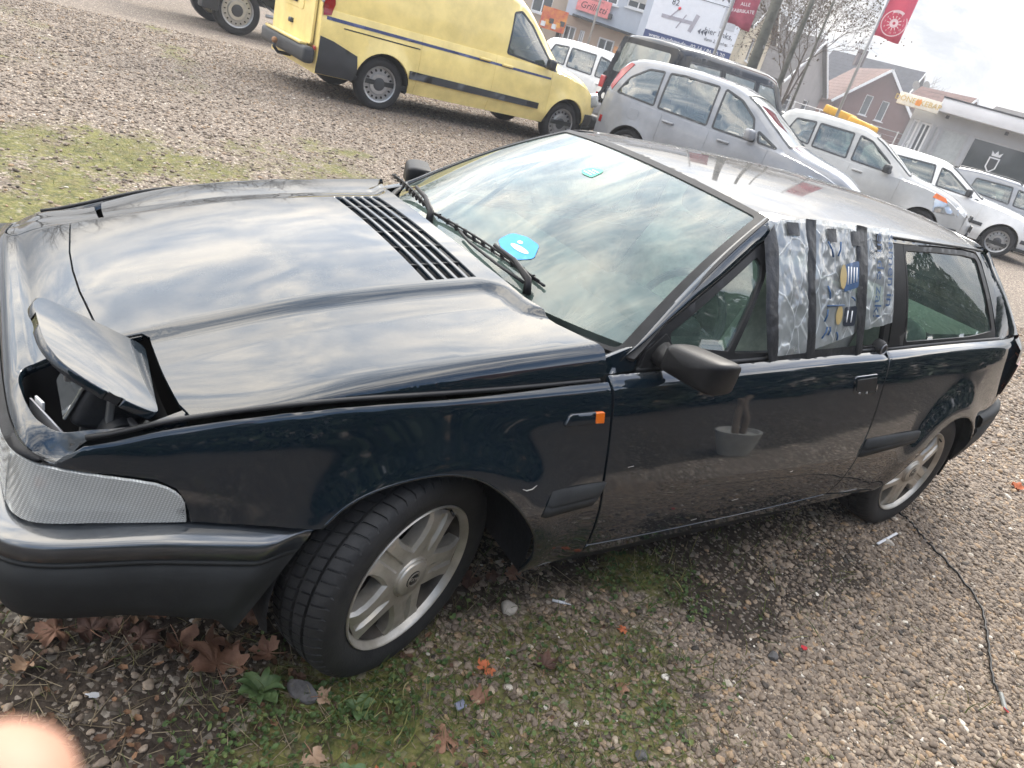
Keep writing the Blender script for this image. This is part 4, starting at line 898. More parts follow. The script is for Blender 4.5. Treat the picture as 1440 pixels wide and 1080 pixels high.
# nose front between painted edge and lamps, its dark reflection put in as black
def resam3(P, n):
    P = np.array(P, float); d = np.r_[0, np.cumsum(np.linalg.norm(np.diff(P, axis=0), axis=1))]; t = np.linspace(0, d[-1], n); return np.stack([np.interp(t, d, P[:, k]) for k in range(P.shape[1])], 1)
eb = [(-.722, -.626), (-.735, -.616), (-.755, -.605), (-.768, -.588), (-.774, -.55), (-.775, -.45), (-.775, 0), (-.775, .45), (-.774, .55), (-.768, .588), (-.755, .605), (-.735, .616), (-.722, .626)]
eb = resam3(eb, 120); up_ = TOP(eb[:, 0], eb[:, 1])-np.array([0, 0, .0015]); ss = resam3([(sC+.004,), (-sC-.004,)], 120)[:, 0]; lx, ly, nx_, ny_ = plan(ss); lz = np.array([float(ltop(-abs(q))) for q in ss])+.0025
dn = np.stack([lx+nx_*.002, ly+ny_*.002, lz], 1); mid = (up_+dn)/2+np.stack([nx_, ny_, 0*nx_+.3], 1)*.004
obj('nose_strip', grid_mesh('nose_strip', np.stack([up_, up_*.7+mid*.3+np.stack([nx_, ny_, 0*nx_], 1)*.0015, mid, dn*.7+mid*.3, dn, dn-np.stack([nx_, ny_, 0*nx_], 1)*.02], 1), flip=True), M_['trim'], car)
# bumper: loft round the plan curve
bs = np.linspace(dl[0]+.002, -dl[0]-.002, 150)
zb_t = interp([(dl[0], .519), (sE, .531), (sC, .506), (sC+.12, .497), (0, .495)])
Gb = []
prof = [(-.02, -.006), (.004, -.004), (.016, -.006), (.038, -.011), (.0445, -.015), (.0475, -.021), (.048, -.030), (.048, -.050), (.044, -.0515), (.044, -.0555), (.0475, -.057), (.0475, -.064), (.044, -.0655), (.044, -.0685), (.0470, -.070), (.046, -.12), (.038, -.17), (.024, -.215), (.010, -.228), (-.03, -.232), (-.10, -.232)]
for s in bs:
    x, y, nx, ny = plan(s); z0 = float(zb_t(-abs(s))); e = abs(s); L0 = -dl[0]
    k = sm((L0-e)/.10)                                     # the ledge runs out towards the wheel arch
    row = []
    for (o, dz) in prof:
        oo = o*(.18+.82*k) if o > 0 else o; dz = dz*(1+.16*(1-k)*(dz < -.1))
        # the arch cuts the rear end of the bumper forward as it goes down
        cut = max(0, (-dz-.01))*1.0*np.clip(1-(L0-e)/.35, 0, 1)
        row.append((x+nx*oo-cut*.55, y+ny*oo, z0+dz*(1-.0*k)))
    Gb.append(row)
Gb = np.array(Gb)
bump_f = obj('front_bumper', grid_mesh('front_bumper', Gb[:, :10]), M_['bumper'], car)
obj('bumper_skirt', grid_mesh('bumper_skirt', Gb[:, 9:]), M_['skirt'], bump_f)
# rear bumper and tail
rh = [(2.80, .774), (2.9, .757), (3.05, .725), (3.15, .698), (3.24, .655), (3.31, .58), (3.345, .45), (3.36, .25), (3.365, 0)]
rh = [(x, float(hw(x, .62)) if x < 3.2 else y) for x, y in rh]
rh = [tuple(p) for p in catmull(rh, 5)]
RP = np.array([(x, -y) for x, y in rh]+[(x, y) for x, y in rh[-2::-1]])
tn = np.gradient(RP, axis=0); tn /= np.linalg.norm(tn, axis=1)[:, None]; rn = np.stack([tn[:, 1], -tn[:, 0]], 1)
def tail_loft(nm, prof, mt, i0=0, i1=None):
    G = []
    for p, n in list(zip(RP, rn))[i0:i1]: G.append([(p[0]+n[0]*o, p[1]+n[1]*o, z) for o, z in prof])
    return obj(nm, grid_mesh(nm, G, flip=True), mt, car)
tail_loft('rear_bumper', [(-.03, .578), (.012, .580), (.03, .573), (.036, .555), (.036, .53), (.03, .526), (.03, .517), (.037, .513), (.03, .42), (.005, .33), (-.06, .30)], M_['skirt'])
nR = len(RP)
tail_loft('tail_lamp', [(-.01, .64), (.004, .645), (.007, .72), (.004, .80), (-.012, .805)], M_['tail'], 10, 30)
tail_loft('tail_lamp', [(-.01, .64), (.004, .645), (.007, .72), (.004, .80), (-.012, .805)], M_['tail'], nR-30, nR-10)
tail_loft('tail_panel', [(-.004, .575), (-.001, .62), (0, .70), (-.004, .80), (-.018, .87), (-.06, .905)], P_, 9, nR-9)
# ---- greenhouse
yrail = interp_s([(1.0, .515), (1.2, .545), (1.5, .565), (1.9, .565), (2.3, .53), (2.7, .465), (2.85, .44)], .10)
zrail = interp_s([(1.0, 1.215), (1.12, 1.236), (1.4, 1.252), (1.9, 1.252), (2.3, 1.247), (2.7, 1.232), (2.85, 1.222)], .08)
ybelt = lambda x: hw(x, zs_t(x))-.016
def GS(x, z):
    """side of the cabin between the belt line and the roof rail"""
    x = np.asarray(x, float); z = np.asarray(z, float); zb = zs_t(x)-.01; xr = np.clip(x, 1.06, 2.8)
    t = np.clip((z-zb)/(zrail(xr)-zb), -.1, 1.15)
    y = ybelt(x)*(1-t)+yrail(xr)*t+.018*np.sin(np.pi*np.clip(t, 0, 1))
    return np.stack([x, -y, z], -1)
zc_t = interp_s([(.98, 1.262), (1.1, 1.284), (1.4, 1.308), (1.8, 1.318), (2.3, 1.310), (2.6, 1.296), (2.86, 1.272)], .15)
def ROOF(x, y):
    x = np.asarray(x, float); y = np.asarray(y, float); yr = yrail(x); q = np.clip(np.abs(y)/yr, 0, 1.1)
    zr = zrail(x)
    return np.stack([x, y, zr+(zc_t(x)-zr)*(1-q**2.1)-.010*np.clip((q-.93)/.07, 0, 2)**2], -1)
front_x = lambda y: 1.045+.075*(y/.5)**2
roof_poly = [(front_x(y), y) for y in np.linspace(-.515, .515, 21)]
roof_poly += [(x, float(yrail(x))-.004) for x in np.linspace(1.16, 2.74, 18)]+[(2.82-.09*(abs(y)/.45)**3, y) for y in np.linspace(.44, -.44, 15)]+[(x, -float(yrail(x))+.004) for x in np.linspace(2.74, 1.16, 18)]
roof = panel('roof', roof_poly, ROOF, (0, 0, 1), M_['roofpaint'], car, h=.025, gap=.001, depth=.02)
# windscreen
bot = lambda v: np.array([.40+.16*abs(v)**3, .685*v, .925-.025*v*v])
top = lambda v: np.array([1.040+.075*v*v, .512*v, 1.268-.030*v*v])
def WS(u, v):
    u = np.asarray(u, float)[..., None]; v = np.asarray(v, float)
    b = np.stack([.338+.225*np.abs(v)**2.6, .690*v, .895+.004*v*v], -1); t = np.stack([1.040+.072*v*v, .512*v, 1.268-.030*v*v], -1)
    w = np.sin(np.pi*np.clip(u, 0, 1))*.022
    return b*(1-u)+t*u+w*np.array([-.5, 0, .85])
wsp = [(.0, -.985), (.0, .985), (.97, .985), (.985, .96), (.985, -.96), (.97, -.985)]
ws = panel('windscreen', rounded(wsp, [.0, .0, .01, .01, .01, .01]), WS, (-.5, 0, .8), M_['glass'], car, h=.03, gap=0, flange=False)
# black surround
fr_out = [(-.06, -1.03), (-.06, 1.03), (1.01, 1.03), (1.01, -1.03)]; fr_in = [(-.04, -.972), (-.04, .972), (.972, .970), (.972, -.970)]
panel('windscreen_seal', fr_out, WS, (-.5, 0, .8), M_['trim'], ws, h=.03, gap=0, holes=[rounded(fr_in, .03)], lift=.0035, depth=.012)
cowl = []
for v in np.linspace(-.70, .70, 31):
    xr = float(np.interp(abs(v), [b for a, b in [(a, abs(b)) for a, b in rear[len(rear)//2:]]], [a for a, b in rear[len(rear)//2:]]))
    zr = float(zhood(xr, v)); cowl.append([(xr-.05, v, zr-.05), (xr+.004, v, zr-.052), (xr+.03, v, zr-.055), (xr+.06, v, zr-.06)])
obj('cowl_tray', grid_mesh('cowl_tray', cowl), M_['trim'], car)
# side glass, pillars, frames on both sides
zr_ = lambda x: float(zrail(min(max(x, 1.06), 2.8)))
ap = lambda x: np.interp(x, [.50, .60, .80, 1.0, 1.12, 1.2], [.875, .915, 1.028, 1.147, 1.222, zr_(1.2)])   # line of the screen pillar
tape_x = (1.085, 1.66)
pts_px = {}
for mir in (False, True):
    sg = 1 if mir else -1
    dr = door_far if mir else door_near
    pil = [(.50, .862), (.5845, .908), (.67, .9635), (.78, 1.026), (.97, 1.124), (1.11, 1.196), (1.2, 1.228)]
    pl = [(1.10, 1.20), (1.2, 1.2405), (1.3, zr_(1.3)+.003), (1.6, zr_(1.6)+.003), (1.95, zr_(1.95)+.003), (1.95, zr_(1.95)-.016), (1.6, zr_(1.6)-.018), (1.3, zr_(1.3)-.020), (1.2, 1.220), (1.12, 1.188)]
    panel('roof_rail', pl, GS, (0, -1, .3), P_, car, h=.02, gap=.0, lift=.003, depth=.02, mirror=mir)
    G = []
    px_ = [p[0] for p in pil]; pz_ = [p[1] for p in pil]
    for k in range(25):
        f = k/24; u = -.02+1.03*f; a = WS(u, -1.028 if True else 0)[()] if False else WS(np.array(u), np.array(-1.0))
        x2 = .515+(1.135-.515)*f; z2 = float(np.interp(x2, px_, pz_)); b = GS(np.array(x2), np.array(z2))
        nn = np.array([-.25, -.75, .6]); m1 = a*.62+b*.38+nn*.012; m2 = a*.25+b*.75+nn*.014
        G.append([a+np.array([.004, -.004, -.012]), a+np.array([-.002, -.006, .003]), m1, m2, b+np.array([0, -.005, .002]), b+np.array([.004, 0, -.012])])
    G = np.array(G)
    if mir: G[:, :, 1] *= -1
    obj('screen_pillar', grid_mesh('screen_pillar', G, flip=mir), P_, car)
    ft = panel('fender_tip', [(.452, .832), (.463, .875), (.52, .893), (.56, .905), (.575, .870), (.565, .845)], GS, (0, -1, .3), P_, car, h=.015, gap=.001, lift=.003, depth=.02, mirror=mir)
    # door window frame (black) with an opening for the fixed quarter light and the main opening
    fo = [(.578, .852), (.592, .905), (.675, .960), (.785, 1.022), (.975, 1.120), (1.115, 1.190), (1.20, 1.216), (1.3, 1.228), (1.5, 1.232), (1.755, 1.232), (1.805, .889), (1.5, .878), (1.2, .866), (.8, .850)]
    fi1 = [(.696, .905), (.690, .938), (.88, 1.046), (1.055, 1.138), (1.072, 1.120), (1.068, 1.088), (.931, .893)]
    fi2 = [(.955, .888), (1.082, 1.083), (1.105, 1.15), (1.16, 1.183), (1.25, 1.203), (1.5, 1.212), (1.725, 1.212), (1.762, .908), (1.4, .894), (1.2, .887)]
    fr = panel('window_frame', fo, GS, (0, -1, .3), M_['trim'], dr, h=.022, gap=.001, holes=[rounded(fi1, .008), rounded(fi2, .012)], lift=.002, depth=.016, mirror=mir)
    panel('quarter_light', fi1, GS, (0, -1, .3), M_['sideglass'], dr, h=.03, gap=-.004, lift=-.006, flange=False, mirror=mir)
    g2 = panel('door_glass', fi2, GS, (0, -1, .3), M_['sideglass'], dr, h=.03, gap=-.004, lift=-.008, flange=False, mirror=mir)
    if not mir: bpy.data.objects.remove(g2)                # the near door has lost its glass: film is taped over it
    # centre pillar and rear side window
    bp = [(1.808, .892), (1.758, 1.233), (1.832, 1.234), (1.918, .898)]
    panel('centre_pillar_cover', bp, GS, (0, -1, .3), M_['trim'], car, h=.03, gap=.0015, lift=.004, depth=.016, mirror=mir)
    qo = [(1.92, .896), (1.834, 1.234), (2.1, 1.238), (2.4, 1.234), (2.60, 1.222), (2.665, 1.19), (2.81, .925), (2.80, .905), (2.5, .902)]
    qi = [(1.928, .918), (1.853, 1.214), (2.1, 1.219), (2.4, 1.215), (2.585, 1.203), (2.61, 1.19), (2.755, .94), (2.5, .926)]
    panel('rear_window_frame', rounded(qo, [.01, .01, 0, 0, .03, .03, .02, .01, 0]), GS, (0, -1, .3), M_['trim'], car, h=.025, gap=.0015, holes=[rounded(qi, .018)], lift=.003, depth=.016, mirror=mir)
    panel('rear_side_window', qi, GS, (0, -1, .3), M_['sideglass'], car, h=.03, gap=-.006, lift=-.003, flange=False, mirror=mir)
    # roof side rail and rear pillar in body colour
    rp = [(1.86, 1.236), (1.95, zr_(1.95)+.003), (2.3, zr_(2.3)+.003), (2.68, zr_(2.68)+.003), (2.76, 1.20), (3.04, .93), (3.06, .895), (2.815, .900), (2.815, .925), (2.672, 1.192), (2.605, 1.226), (2.4, 1.238), (2.1, 1.241)]
    panel('rear_pillar', rp, GS, (0, -1, .3), P_, car, h=.02, gap=.001, lift=.004, depth=.02, mirror=mir)
    # belt seal with a bright top edge
    tube('belt_seal', [(x, sg*(float(ybelt(x))-.004), float(zs_t(x))+.002) for x in np.linspace(.575, 1.76, 20)], .008, M_['rubber'], dr, 6)
    tube('belt_seal', [(x, sg*(float(ybelt(x))-.002), float(zs_t(x))+.0) for x in np.linspace(1.78, 2.85, 20)], .008, M_['rubber'], car, 6)
    # drip strip along the rail
    tube('drip_strip', [(x, sg*(float(yrail(x))+.004), float(zrail(x))+.000) for x in np.linspace(1.16, 2.72, 24)], .006, M_['rubber'], car, 6)
    # mirror: sail plate, stalk and shell
    mr = panel('door_mirror', rounded([(.582, .850), (.598, .890), (.668, .938), (.700, .905), (.70, .862)], .006), GS, (0, -1, .3), M_['trim'], dr, h=.02, gap=.001, lift=.008, depth=.012, mirror=mir)
    G = []
    for (xo, k) in ((0, .72), (.012, .90), (.035, 1.0), (.07, 1.0), (.10, .96), (.112, .92)):
        row = []
        for a in np.linspace(0, 2*math.pi, 29):
            c, s = math.cos(a), math.sin(a); e = .26
            yy = .074*math.copysign(abs(c)**e, c)*k; zz = .042*math.copysign(abs(s)**e, s)*k
            taper = 1-.10*(yy/.074)
            row.append((.612+xo*.9-(.026*(yy/.074)), sg*(.833-yy*1.0), .912+zz*taper*1.0))
        G.append(row)
    G.insert(0, [tuple(np.mean(G[0], 0))]*29)
    sh = obj('mirror_shell', grid_mesh('mirror_shell', G, flip=not mir), M_['trim'], mr)
    G2 = [[tuple(np.array(p)-np.array((.004, 0, 0))) for p in G[-1]], [tuple(np.mean(G[-1], 0)-np.array((.004, 0, 0)))]*29]
    obj('mirror_glass', grid_mesh('mirror_glass', G2, flip=not mir), mat('mirror_silver', (.8, .82, .82), rough=.02, metal=1) if not mir else bpy.data.materials['mirror_silver'], mr)
    tube('mirror_arm', [(.645, sg*.715, .895), (.65, sg*.745, .89), (.655, sg*.775, .892)], [.036, .030, .032], M_['trim'], mr, 10)
# tailgate glass and spoiler lip
tg = lambda u, v: np.stack([2.80*(1-u)+3.28*u+0*v-.05*(v**2)*(1-u)-.06*v*v*u, (.45*(1-u)+.60*u)*v, 1.262*(1-u)+.90*u-.02*v*v*(1-u)], -1)
def TG(u, v): return tg(np.asarray(u, float), np.asarray(v, float))
panel('tailgate_glass', [(.02, -1), (.02, 1), (.98, 1), (.98, -1)], TG, (1, 0, .6), M_['sideglass'], car, h=.06, gap=0, flange=False)
for sg in (-1, 1):
    G = []
    for k in range(13):
        f = k/12; u = .0+f; a = GS(np.array(2.755+(3.03-2.755)*f), np.array(1.215+(.905-1.215)*f)); b = TG(np.array(u), np.array(-.985)); m1 = (a+b)/2+np.array([.015, -.02, .006])
        G.append([a+np.array([-.01, .004, 0]), a+np.array([.004, -.004, .001]), m1, b+np.array([.004, 0, .002]), b+np.array([-.01, .02, -.01])])
    G = np.array(G)
    if sg > 0: G[:, :, 1] *= -1
    obj('tailgate_pillar', grid_mesh('tailgate_pillar', G, flip=sg > 0), P_, car)
tube('tailgate_spoiler', [TG(.03, v) for v in np.linspace(-1, 1, 17)], [.008]+[.016]*15+[.008], P_, car, 8)
# ---- wipers
def wiper(p0, p1, v0):
    w = empty('wiper', (0, 0, 0), parent=car)
    P0, P1 = Vector(p0), Vector(p1); d = P1-P0; nrm = Vector((-.5, 0, .86))
    # blade: two rails, a bow of bridges and rubber lip
    bow = [P0+d*t+nrm*(.010+.014*math.sin(math.pi*t)) for t in np.linspace(0, 1, 13)]
    tube('wiper_rail', bow, .0035, M_['trim'], w, 6)
    tube('wiper_rubber', [P0+d*t+nrm*.006 for t in np.linspace(-.04, 1.04, 13)], .004, M_['rubber'], w, 6)
    for t in np.linspace(.05, .95, 11):
        bm = bmesh.new(); q = P0+d*t
        add_box(bm, (.012, .006, .012+.012*math.sin(math.pi*t)), q+nrm*.010, (0, R_(-30), d.to_2d().angle_signed(Vector((1, 0)))))
        obj('wiper_claw', bm_mesh('wiper_claw', bm), M_['trim'], w)
    return w, P0, P1, d, nrm
w1, a, b, d, n = wiper((.398, .150, .942), (.452, -.390, .940), 0)
tube('wiper_arm', [(.405, -.405, .915), (.412, -.385, .950), (.412, -.30, .972), (.412, -.19, .974)], [.013, .011, .008, .006], M_['trim'], w1, 8)
tube('wiper_hose', [(.392, -.02, .952), (.385, -.10, .946), (.385, -.20, .944), (.385, -.28, .944), (.405, -.38, .938)], .0045, M_['rubber'], w1, 6)
w2, a, b, d, n = wiper((.405, .205, .940), (.452, .60, .940), 0)
tube('wiper_arm', [(.375, .145, .918), (.385, .165, .950), (.402, .25, .972), (.420, .36, .974)], [.013, .011, .008, .006], M_['trim'], w2, 8)
# ---- interior
for sy in (-.36, .36):
    st = empty('front_seat', (1.45, sy, .28), parent=car)
    G = []
    for t, (x, z, wd, th) in enumerate([(-.22, .18, .22, .06), (-.05, .20, .24, .07), (.12, .19, .24, .07), (.22, .20, .24, .08), (.26, .30, .24, .07), (.32, .48, .235, .065), (.38, .64, .21, .06), (.41, .72, .17, .05)]):
        G.append([(x+th*.8*math.copysign(abs(math.sin(a))**.6, math.sin(a))*(0.2 if t < 3 else -1), wd*math.copysign(abs(math.cos(a))**.55, math.cos(a)), z+th*math.copysign(abs(math.sin(a))**.6, math.sin(a))*(1 if t < 3 else .2)) for a in np.linspace(0, 2*math.pi, 25)])
    G = [[tuple(np.mean(G[0], 0))]*25]+G+[[tuple(np.mean(G[-1], 0))]*25]
    obj('seat_cushion', grid_mesh('seat_cushion', G), M_['seat'], st)
    bm = bmesh.new(); add_box(bm, (.10, .25, .17), (.43, 0, .82), (0, R_(12), 0), .045, seg=4); obj('headrest', bm_mesh('headrest', bm, sharp=R_(60)), M_['dash'], st)
box('rear_seat', (.18, 1.1, .5), (2.35, 0, .66), M_['seat'], car, rot=(0, R_(18), 0), bevel=.05, seg=4)
box('dashboard', (.50, 1.30, .14), (.80, 0, .80), M_['dash'], car, bevel=.05, seg=4)
box('instrument_hood', (.22, .42, .09), (.88, -.36, .87), M_['dash'], car, bevel=.04, seg=4)
box('parcel_shelf', (.55, 1.1, .02), (2.75, 0, .86), M_['dash'], car)
bm = bmesh.new()
swh = lathe('steering_wheel', [(.0+.014*math.sin(a), .18+.014*math.cos(a)) for a in np.linspace(0, 2*math.pi, 9)], M_['dash'], car, 32, axis='x', loc=(1.08, -.36, .82), rot=(0, R_(22), 0))
box('wheel_spoke', (.02, .34, .06), (0, 0, 0), M_['dash'], swh)
for sy in (-.66, .66): box('door_card', (1.2, .04, .55), (1.12, sy, .58), M_['dash'], car)
box('cabin_floor', (2.4, 1.3, .02), (1.6, 0, .27), M_['carpet'], car)
# ---- windscreen stickers
pb = lambda u0, v0, u1, v1: [(u0, v0), (u0, v1), (u1, v1), (u1, v0)]
sb = mat('blue_sticker', (.02, .30, .72), rough=.4, var=.1); sgn = mat('green_sticker', (.05, .45, .28), rough=.4, var=.1)
# ---- wheels: tyre with grooves and sipes, five-spoke alloy; local axis: outer face at y = 0 looking to -y
def tyre_mesh():
    RT, WD = .297, .190
    # profile across the width: (y from outer face inwards, radius, tread?)
    prof = [(.006, .204, 0), (.002, .212, 0), (-.004, .228, 0), (-.008, .245, 0), (-.006, .262, 0), (.000, .277, 0), (.008, .287, 1), (.020, .2935, 1), (.040, .2965, 1), (.0415, .289, 2), (.0475, .289, 2), (.049, .297, 1), (.078, .2975, 1), (.0795, .2895, 2), (.0865, .2895, 2), (.088, .2975, 1), (.117, .297, 1), (.1185, .289, 2), (.1245, .289, 2), (.126, .2965, 1), (.150, .293, 1), (.162, .286, 1), (.172, .274, 0), (.176, .25, 0), (.168, .215, 0), (.165, .20, 0)]
    nb = 62; ang = []
    for k in range(nb):
        for f in (0, .80, .83, .955): ang.append((k+f)/nb*2*math.pi)
    G = []
    for i, a in enumerate(ang):
        row = []
        for j, (y, r, t) in enumerate(prof):
            sip = (i % 4) >= 2
            q = a
            if t == 1: q = a+(.03 if y < .045 else 0)*((y-.02)/.03)+(.05*((y-.083)/.04) if .045 < y < .12 else 0)
            rr = r-(.0055 if (sip and t == 1 and not (.079 < y < .087)) else 0)
            row.append((rr*math.cos(q), y, rr*math.sin(q)))
        G.append(row)
    me = grid_mesh('tyre', G, close_u=True, smooth=False)
    bm = bmesh.new(); bm.from_mesh(me); bmesh.ops.recalc_face_normals(bm, faces=bm.faces)
    for f in bm.faces: f.smooth = True
    for e in bm.edges:
        if len(e.link_faces) == 2 and e.calc_face_angle(0) > R_(28): e.smooth = False
    bm.to_mesh(me); bm.free(); return me
def spoke_mesh():
    """one wide spoke from the hub to the rim, bevelled, with a long shallow groove"""
    sec = []
    for r, w, y0, dz in ((.048, .060, .010, .05), (.075, .055, .0075, .045), (.105, .050, .006, .042), (.135, .049, .006, .04), (.160, .053, .008, .04), (.178, .064, .013, .034), (.187, .076, .019, .028)):
        gr = .009 if .095 < r < .170 else 0.0; b = .009; gw = .012
        sec.append([(-w, y0+dz), (-w, y0+b), (-w+b, y0), (-gw-.003, y0-.0005), (-gw+.002, y0+gr), (gw-.002, y0+gr), (gw+.003, y0-.0005), (w-b, y0), (w, y0+b), (w, y0+dz)])
    return sec
def make_wheel(parent_name, loc, rz, spin, flip=False):
    w = empty(parent_name, loc, rz, parent=car)
    t = obj('tyre', tyre_mesh() if 'tyre' not in M_.get('_me', {}) else M_['_me']['tyre'], M_['tyre'], w)
    M_.setdefault('_me', {})['tyre'] = t.data
    rim = lathe('rim', [(.010, .2045), (.002, .2065), (-.001, .204), (.001, .2005), (.008, .1975), (.013, .1925), (.022, .1885), (.030, .186), (.075, .178), (.12, .176), (.16, .19), (.165, .2)], M_['alloy'], w, 72)
    bm = bmesh.new(); sec = spoke_mesh()
    for k in range(5):
        a = spin+k*2*math.pi/5; c, s = math.cos(a), math.sin(a); rows = []
        rr = (.048, .075, .105, .135, .160, .178, .186)
        for r, sc in zip(rr, sec): rows.append([bm.verts.new((r*c-u*s, y, r*s+u*c)) for u, y in sc])
        for i in range(len(rows)-1):
            for j in range(9): bm.faces.new((rows[i][j], rows[i+1][j], rows[i+1][j+1], rows[i][j+1]))
    sp = obj('spokes', bm_mesh('spokes', bm, sharp=R_(30)), M_['alloy'], w)
    lathe('hub', [(.0, 0.0), (.0, .052), (.003, .0555), (.012, .058), (.05, .06)][::1], M_['alloy'], w, 40, loc=(0, .004, 0))
    lathe('hub_cap', [(-.003, 0), (-.003, .046), (-.0005, .049), (.004, .050)], M_['alloy'], w, 40)
    bd = lathe('badge', [(-.005, 0), (-.005, .021), (-.003, .0235)], M_['badge'], w, 28)
    tx = text('badge_lettering', 'VOLVO', .0135, M_['alloy'], bd, Matrix.Translation((0, -.0056, 0)) @ Matrix.Rotation(R_(0 if not flip else 180), 4, 'Z') @ Matrix.Rotation(spin*0+R_(20), 4, 'Y') @ Matrix.Rotation(R_(90), 4, 'X'), extrude=.0004)
    for k in range(2):
        prf = [(-.0052, .0165+.003*k), (-.0058, .0175+.003*k), (-.0052, .0185+.003*k)]
        lathe('badge_ring', prf, M_['alloy'], bd, 28)
    lathe('barrel', [(.016, .187), (.06, .178), (.13, .176), (.135, .02)], M_['alloy_dark'], w, 48)
    lathe('brake_disc', [(.07, .03), (.07, .125), (.085, .125)], M_['steel'], w, 40)
    box('brake_caliper', (.07, .05, .12), (.095, .085, .02), M_['liner'], w, bevel=.01)
    tube('valve', [(.190*math.cos(1.0), .012, .190*math.sin(1.0)), (.183*math.cos(1.0), -.004, .183*math.sin(1.0))], .0035, M_['white'] if False else M_['rubber'], w, 8)
    return w
STEER = R_(20.0)
ky = -.66
o = .757-.66
make_wheel('wheel', (o*math.sin(STEER), ky-o*math.cos(STEER), .295), STEER, R_(62))
make_wheel('wheel', (2.503, -.766, .295), 0, R_(48))
make_wheel('wheel', (2.503, .766, .295), math.pi, R_(20), True)
make_wheel('wheel', (-o*math.sin(STEER)*.9, .66+o*math.cos(STEER), .295), math.pi+STEER, R_(20), True)
# ---- film and tape over the missing door glass, prints, stickers
def film_mat():
    m = bpy.data.materials.new('clear_plastic_film'); m.use_nodes = True; nt = m.node_tree; N = nt.nodes; L = nt.links; N.remove(N['Principled BSDF']); out = N['Material Output']
    tc = N.new('ShaderNodeTexCoord'); mp = N.new('ShaderNodeMapping'); mp.inputs['Rotation'].default_value = (0, R_(-38), 0); mp.inputs['Scale'].default_value = (1, 1, .30); L.new(tc.outputs['Object'], mp.inputs[0])
    n1 = N.new('ShaderNodeTexNoise'); n1.inputs['Scale'].default_value = 24; n1.inputs['Detail'].default_value = 5; n1.inputs['Distortion'].default_value = 1.2; L.new(mp.outputs[0], n1.inputs['Vector'])
    v = N.new('ShaderNodeTexVoronoi'); v.feature = 'DISTANCE_TO_EDGE'; v.inputs['Scale'].default_value = 13; L.new(mp.outputs[0], v.inputs['Vector'])
    r = N.new('ShaderNodeMapRange'); L.new(v.outputs['Distance'], r.inputs[0]); r.inputs[1].default_value = 0; r.inputs[2].default_value = .028; r.inputs[3].default_value = 1; r.inputs[4].default_value = 0
    n9 = N.new('ShaderNodeTexNoise'); n9.inputs['Scale'].default_value = 9; n9.inputs['Detail'].default_value = 3; L.new(tc.outputs['Object'], n9.inputs['Vector'])
    cr = N.new('ShaderNodeMath'); cr.operation = 'MULTIPLY'; L.new(r.outputs[0], cr.inputs[0]); L.new(n9.outputs['Fac'], cr.inputs[1])  # crease lines painted whiter in place of highlights on the folds
    a = N.new('ShaderNodeMath'); a.operation = 'MULTIPLY_ADD'; L.new(r.outputs[0], a.inputs[0]); a.inputs[1].default_value = .5; L.new(n1.outputs['Fac'], a.inputs[2])
    bp = N.new('ShaderNodeBump'); bp.inputs['Strength'].default_value = .45; bp.inputs['Distance'].default_value = .005; L.new(a.outputs[0], bp.inputs['Height'])
    tr = N.new('ShaderNodeBsdfTransparent'); tr.inputs[0].default_value = (.93, .94, .93, 1)
    df = N.new('ShaderNodeBsdfDiffuse'); df.inputs[0].default_value = (.88, .91, .91, 1); L.new(bp.outputs[0], df.inputs['Normal'])
    gl = N.new('ShaderNodeBsdfGlossy'); gl.inputs['Roughness'].default_value = .10; L.new(bp.outputs[0], gl.inputs['Normal'])
    f0 = N.new('ShaderNodeMath'); f0.operation = 'MULTIPLY_ADD'; L.new(n9.outputs['Fac'], f0.inputs[0]); f0.inputs[1].default_value = .55; f0.inputs[2].default_value = .12
    f1 = N.new('ShaderNodeMath'); f1.operation = 'MULTIPLY_ADD'; f1.use_clamp = True; L.new(cr.outputs[0], f1.inputs[0]); f1.inputs[1].default_value = .9; L.new(f0.outputs[0], f1.inputs[2])
    m1 = N.new('ShaderNodeMixShader'); L.new(f1.outputs[0], m1.inputs[0]); L.new(tr.outputs[0], m1.inputs[1]); L.new(df.outputs[0], m1.inputs[2])
    tl = N.new('ShaderNodeBsdfTranslucent'); tl.inputs[0].default_value = (.8, .85, .84, 1); mt = N.new('ShaderNodeMixShader'); mt.inputs[0].default_value = .35; L.new(df.outputs[0], mt.inputs[1]); L.new(tl.outputs[0], mt.inputs[2]); L.new(mt.outputs[0], m1.inputs[2])
    m2 = N.new('ShaderNodeMixShader'); m2.inputs[0].default_value = .17; L.new(m1.outputs[0], m2.inputs[1]); L.new(gl.outputs[0], m2.inputs[2]); L.new(m2.outputs[0], out.inputs[0]); return m
M_['film'] = film_mat()
M_['tape'] = mat('black_adhesive_tape', (.016, .0165, .019), rough=.42, var=.25, vs=30, bump=.25, bs=45)
M_['print_blue'] = mat('blue_bag_print', (.02, .07, .17), rough=.35, var=.2, vs=20); M_['print_ochre'] = mat('ochre_bag_print', (.42, .31, .13), rough=.4); M_['print_dark'] = mat('dark_bag_print', (.012, .018, .03), rough=.4)
def resamp(pl, n):
    P = np.array(pl, float); d = np.r_[0, np.cumsum(np.linalg.norm(np.diff(P, axis=0), axis=1))]; t = np.linspace(0, d[-1], n); return np.stack([np.interp(t, d, P[:, 0]), np.interp(t, d, P[:, 1])], 1)
def lift_GS(A, lift):
    n = surf_n(GS, A, (0, -1, .3)); return GS(A[:, 0], A[:, 1])+n*np.asarray(lift)[..., None]
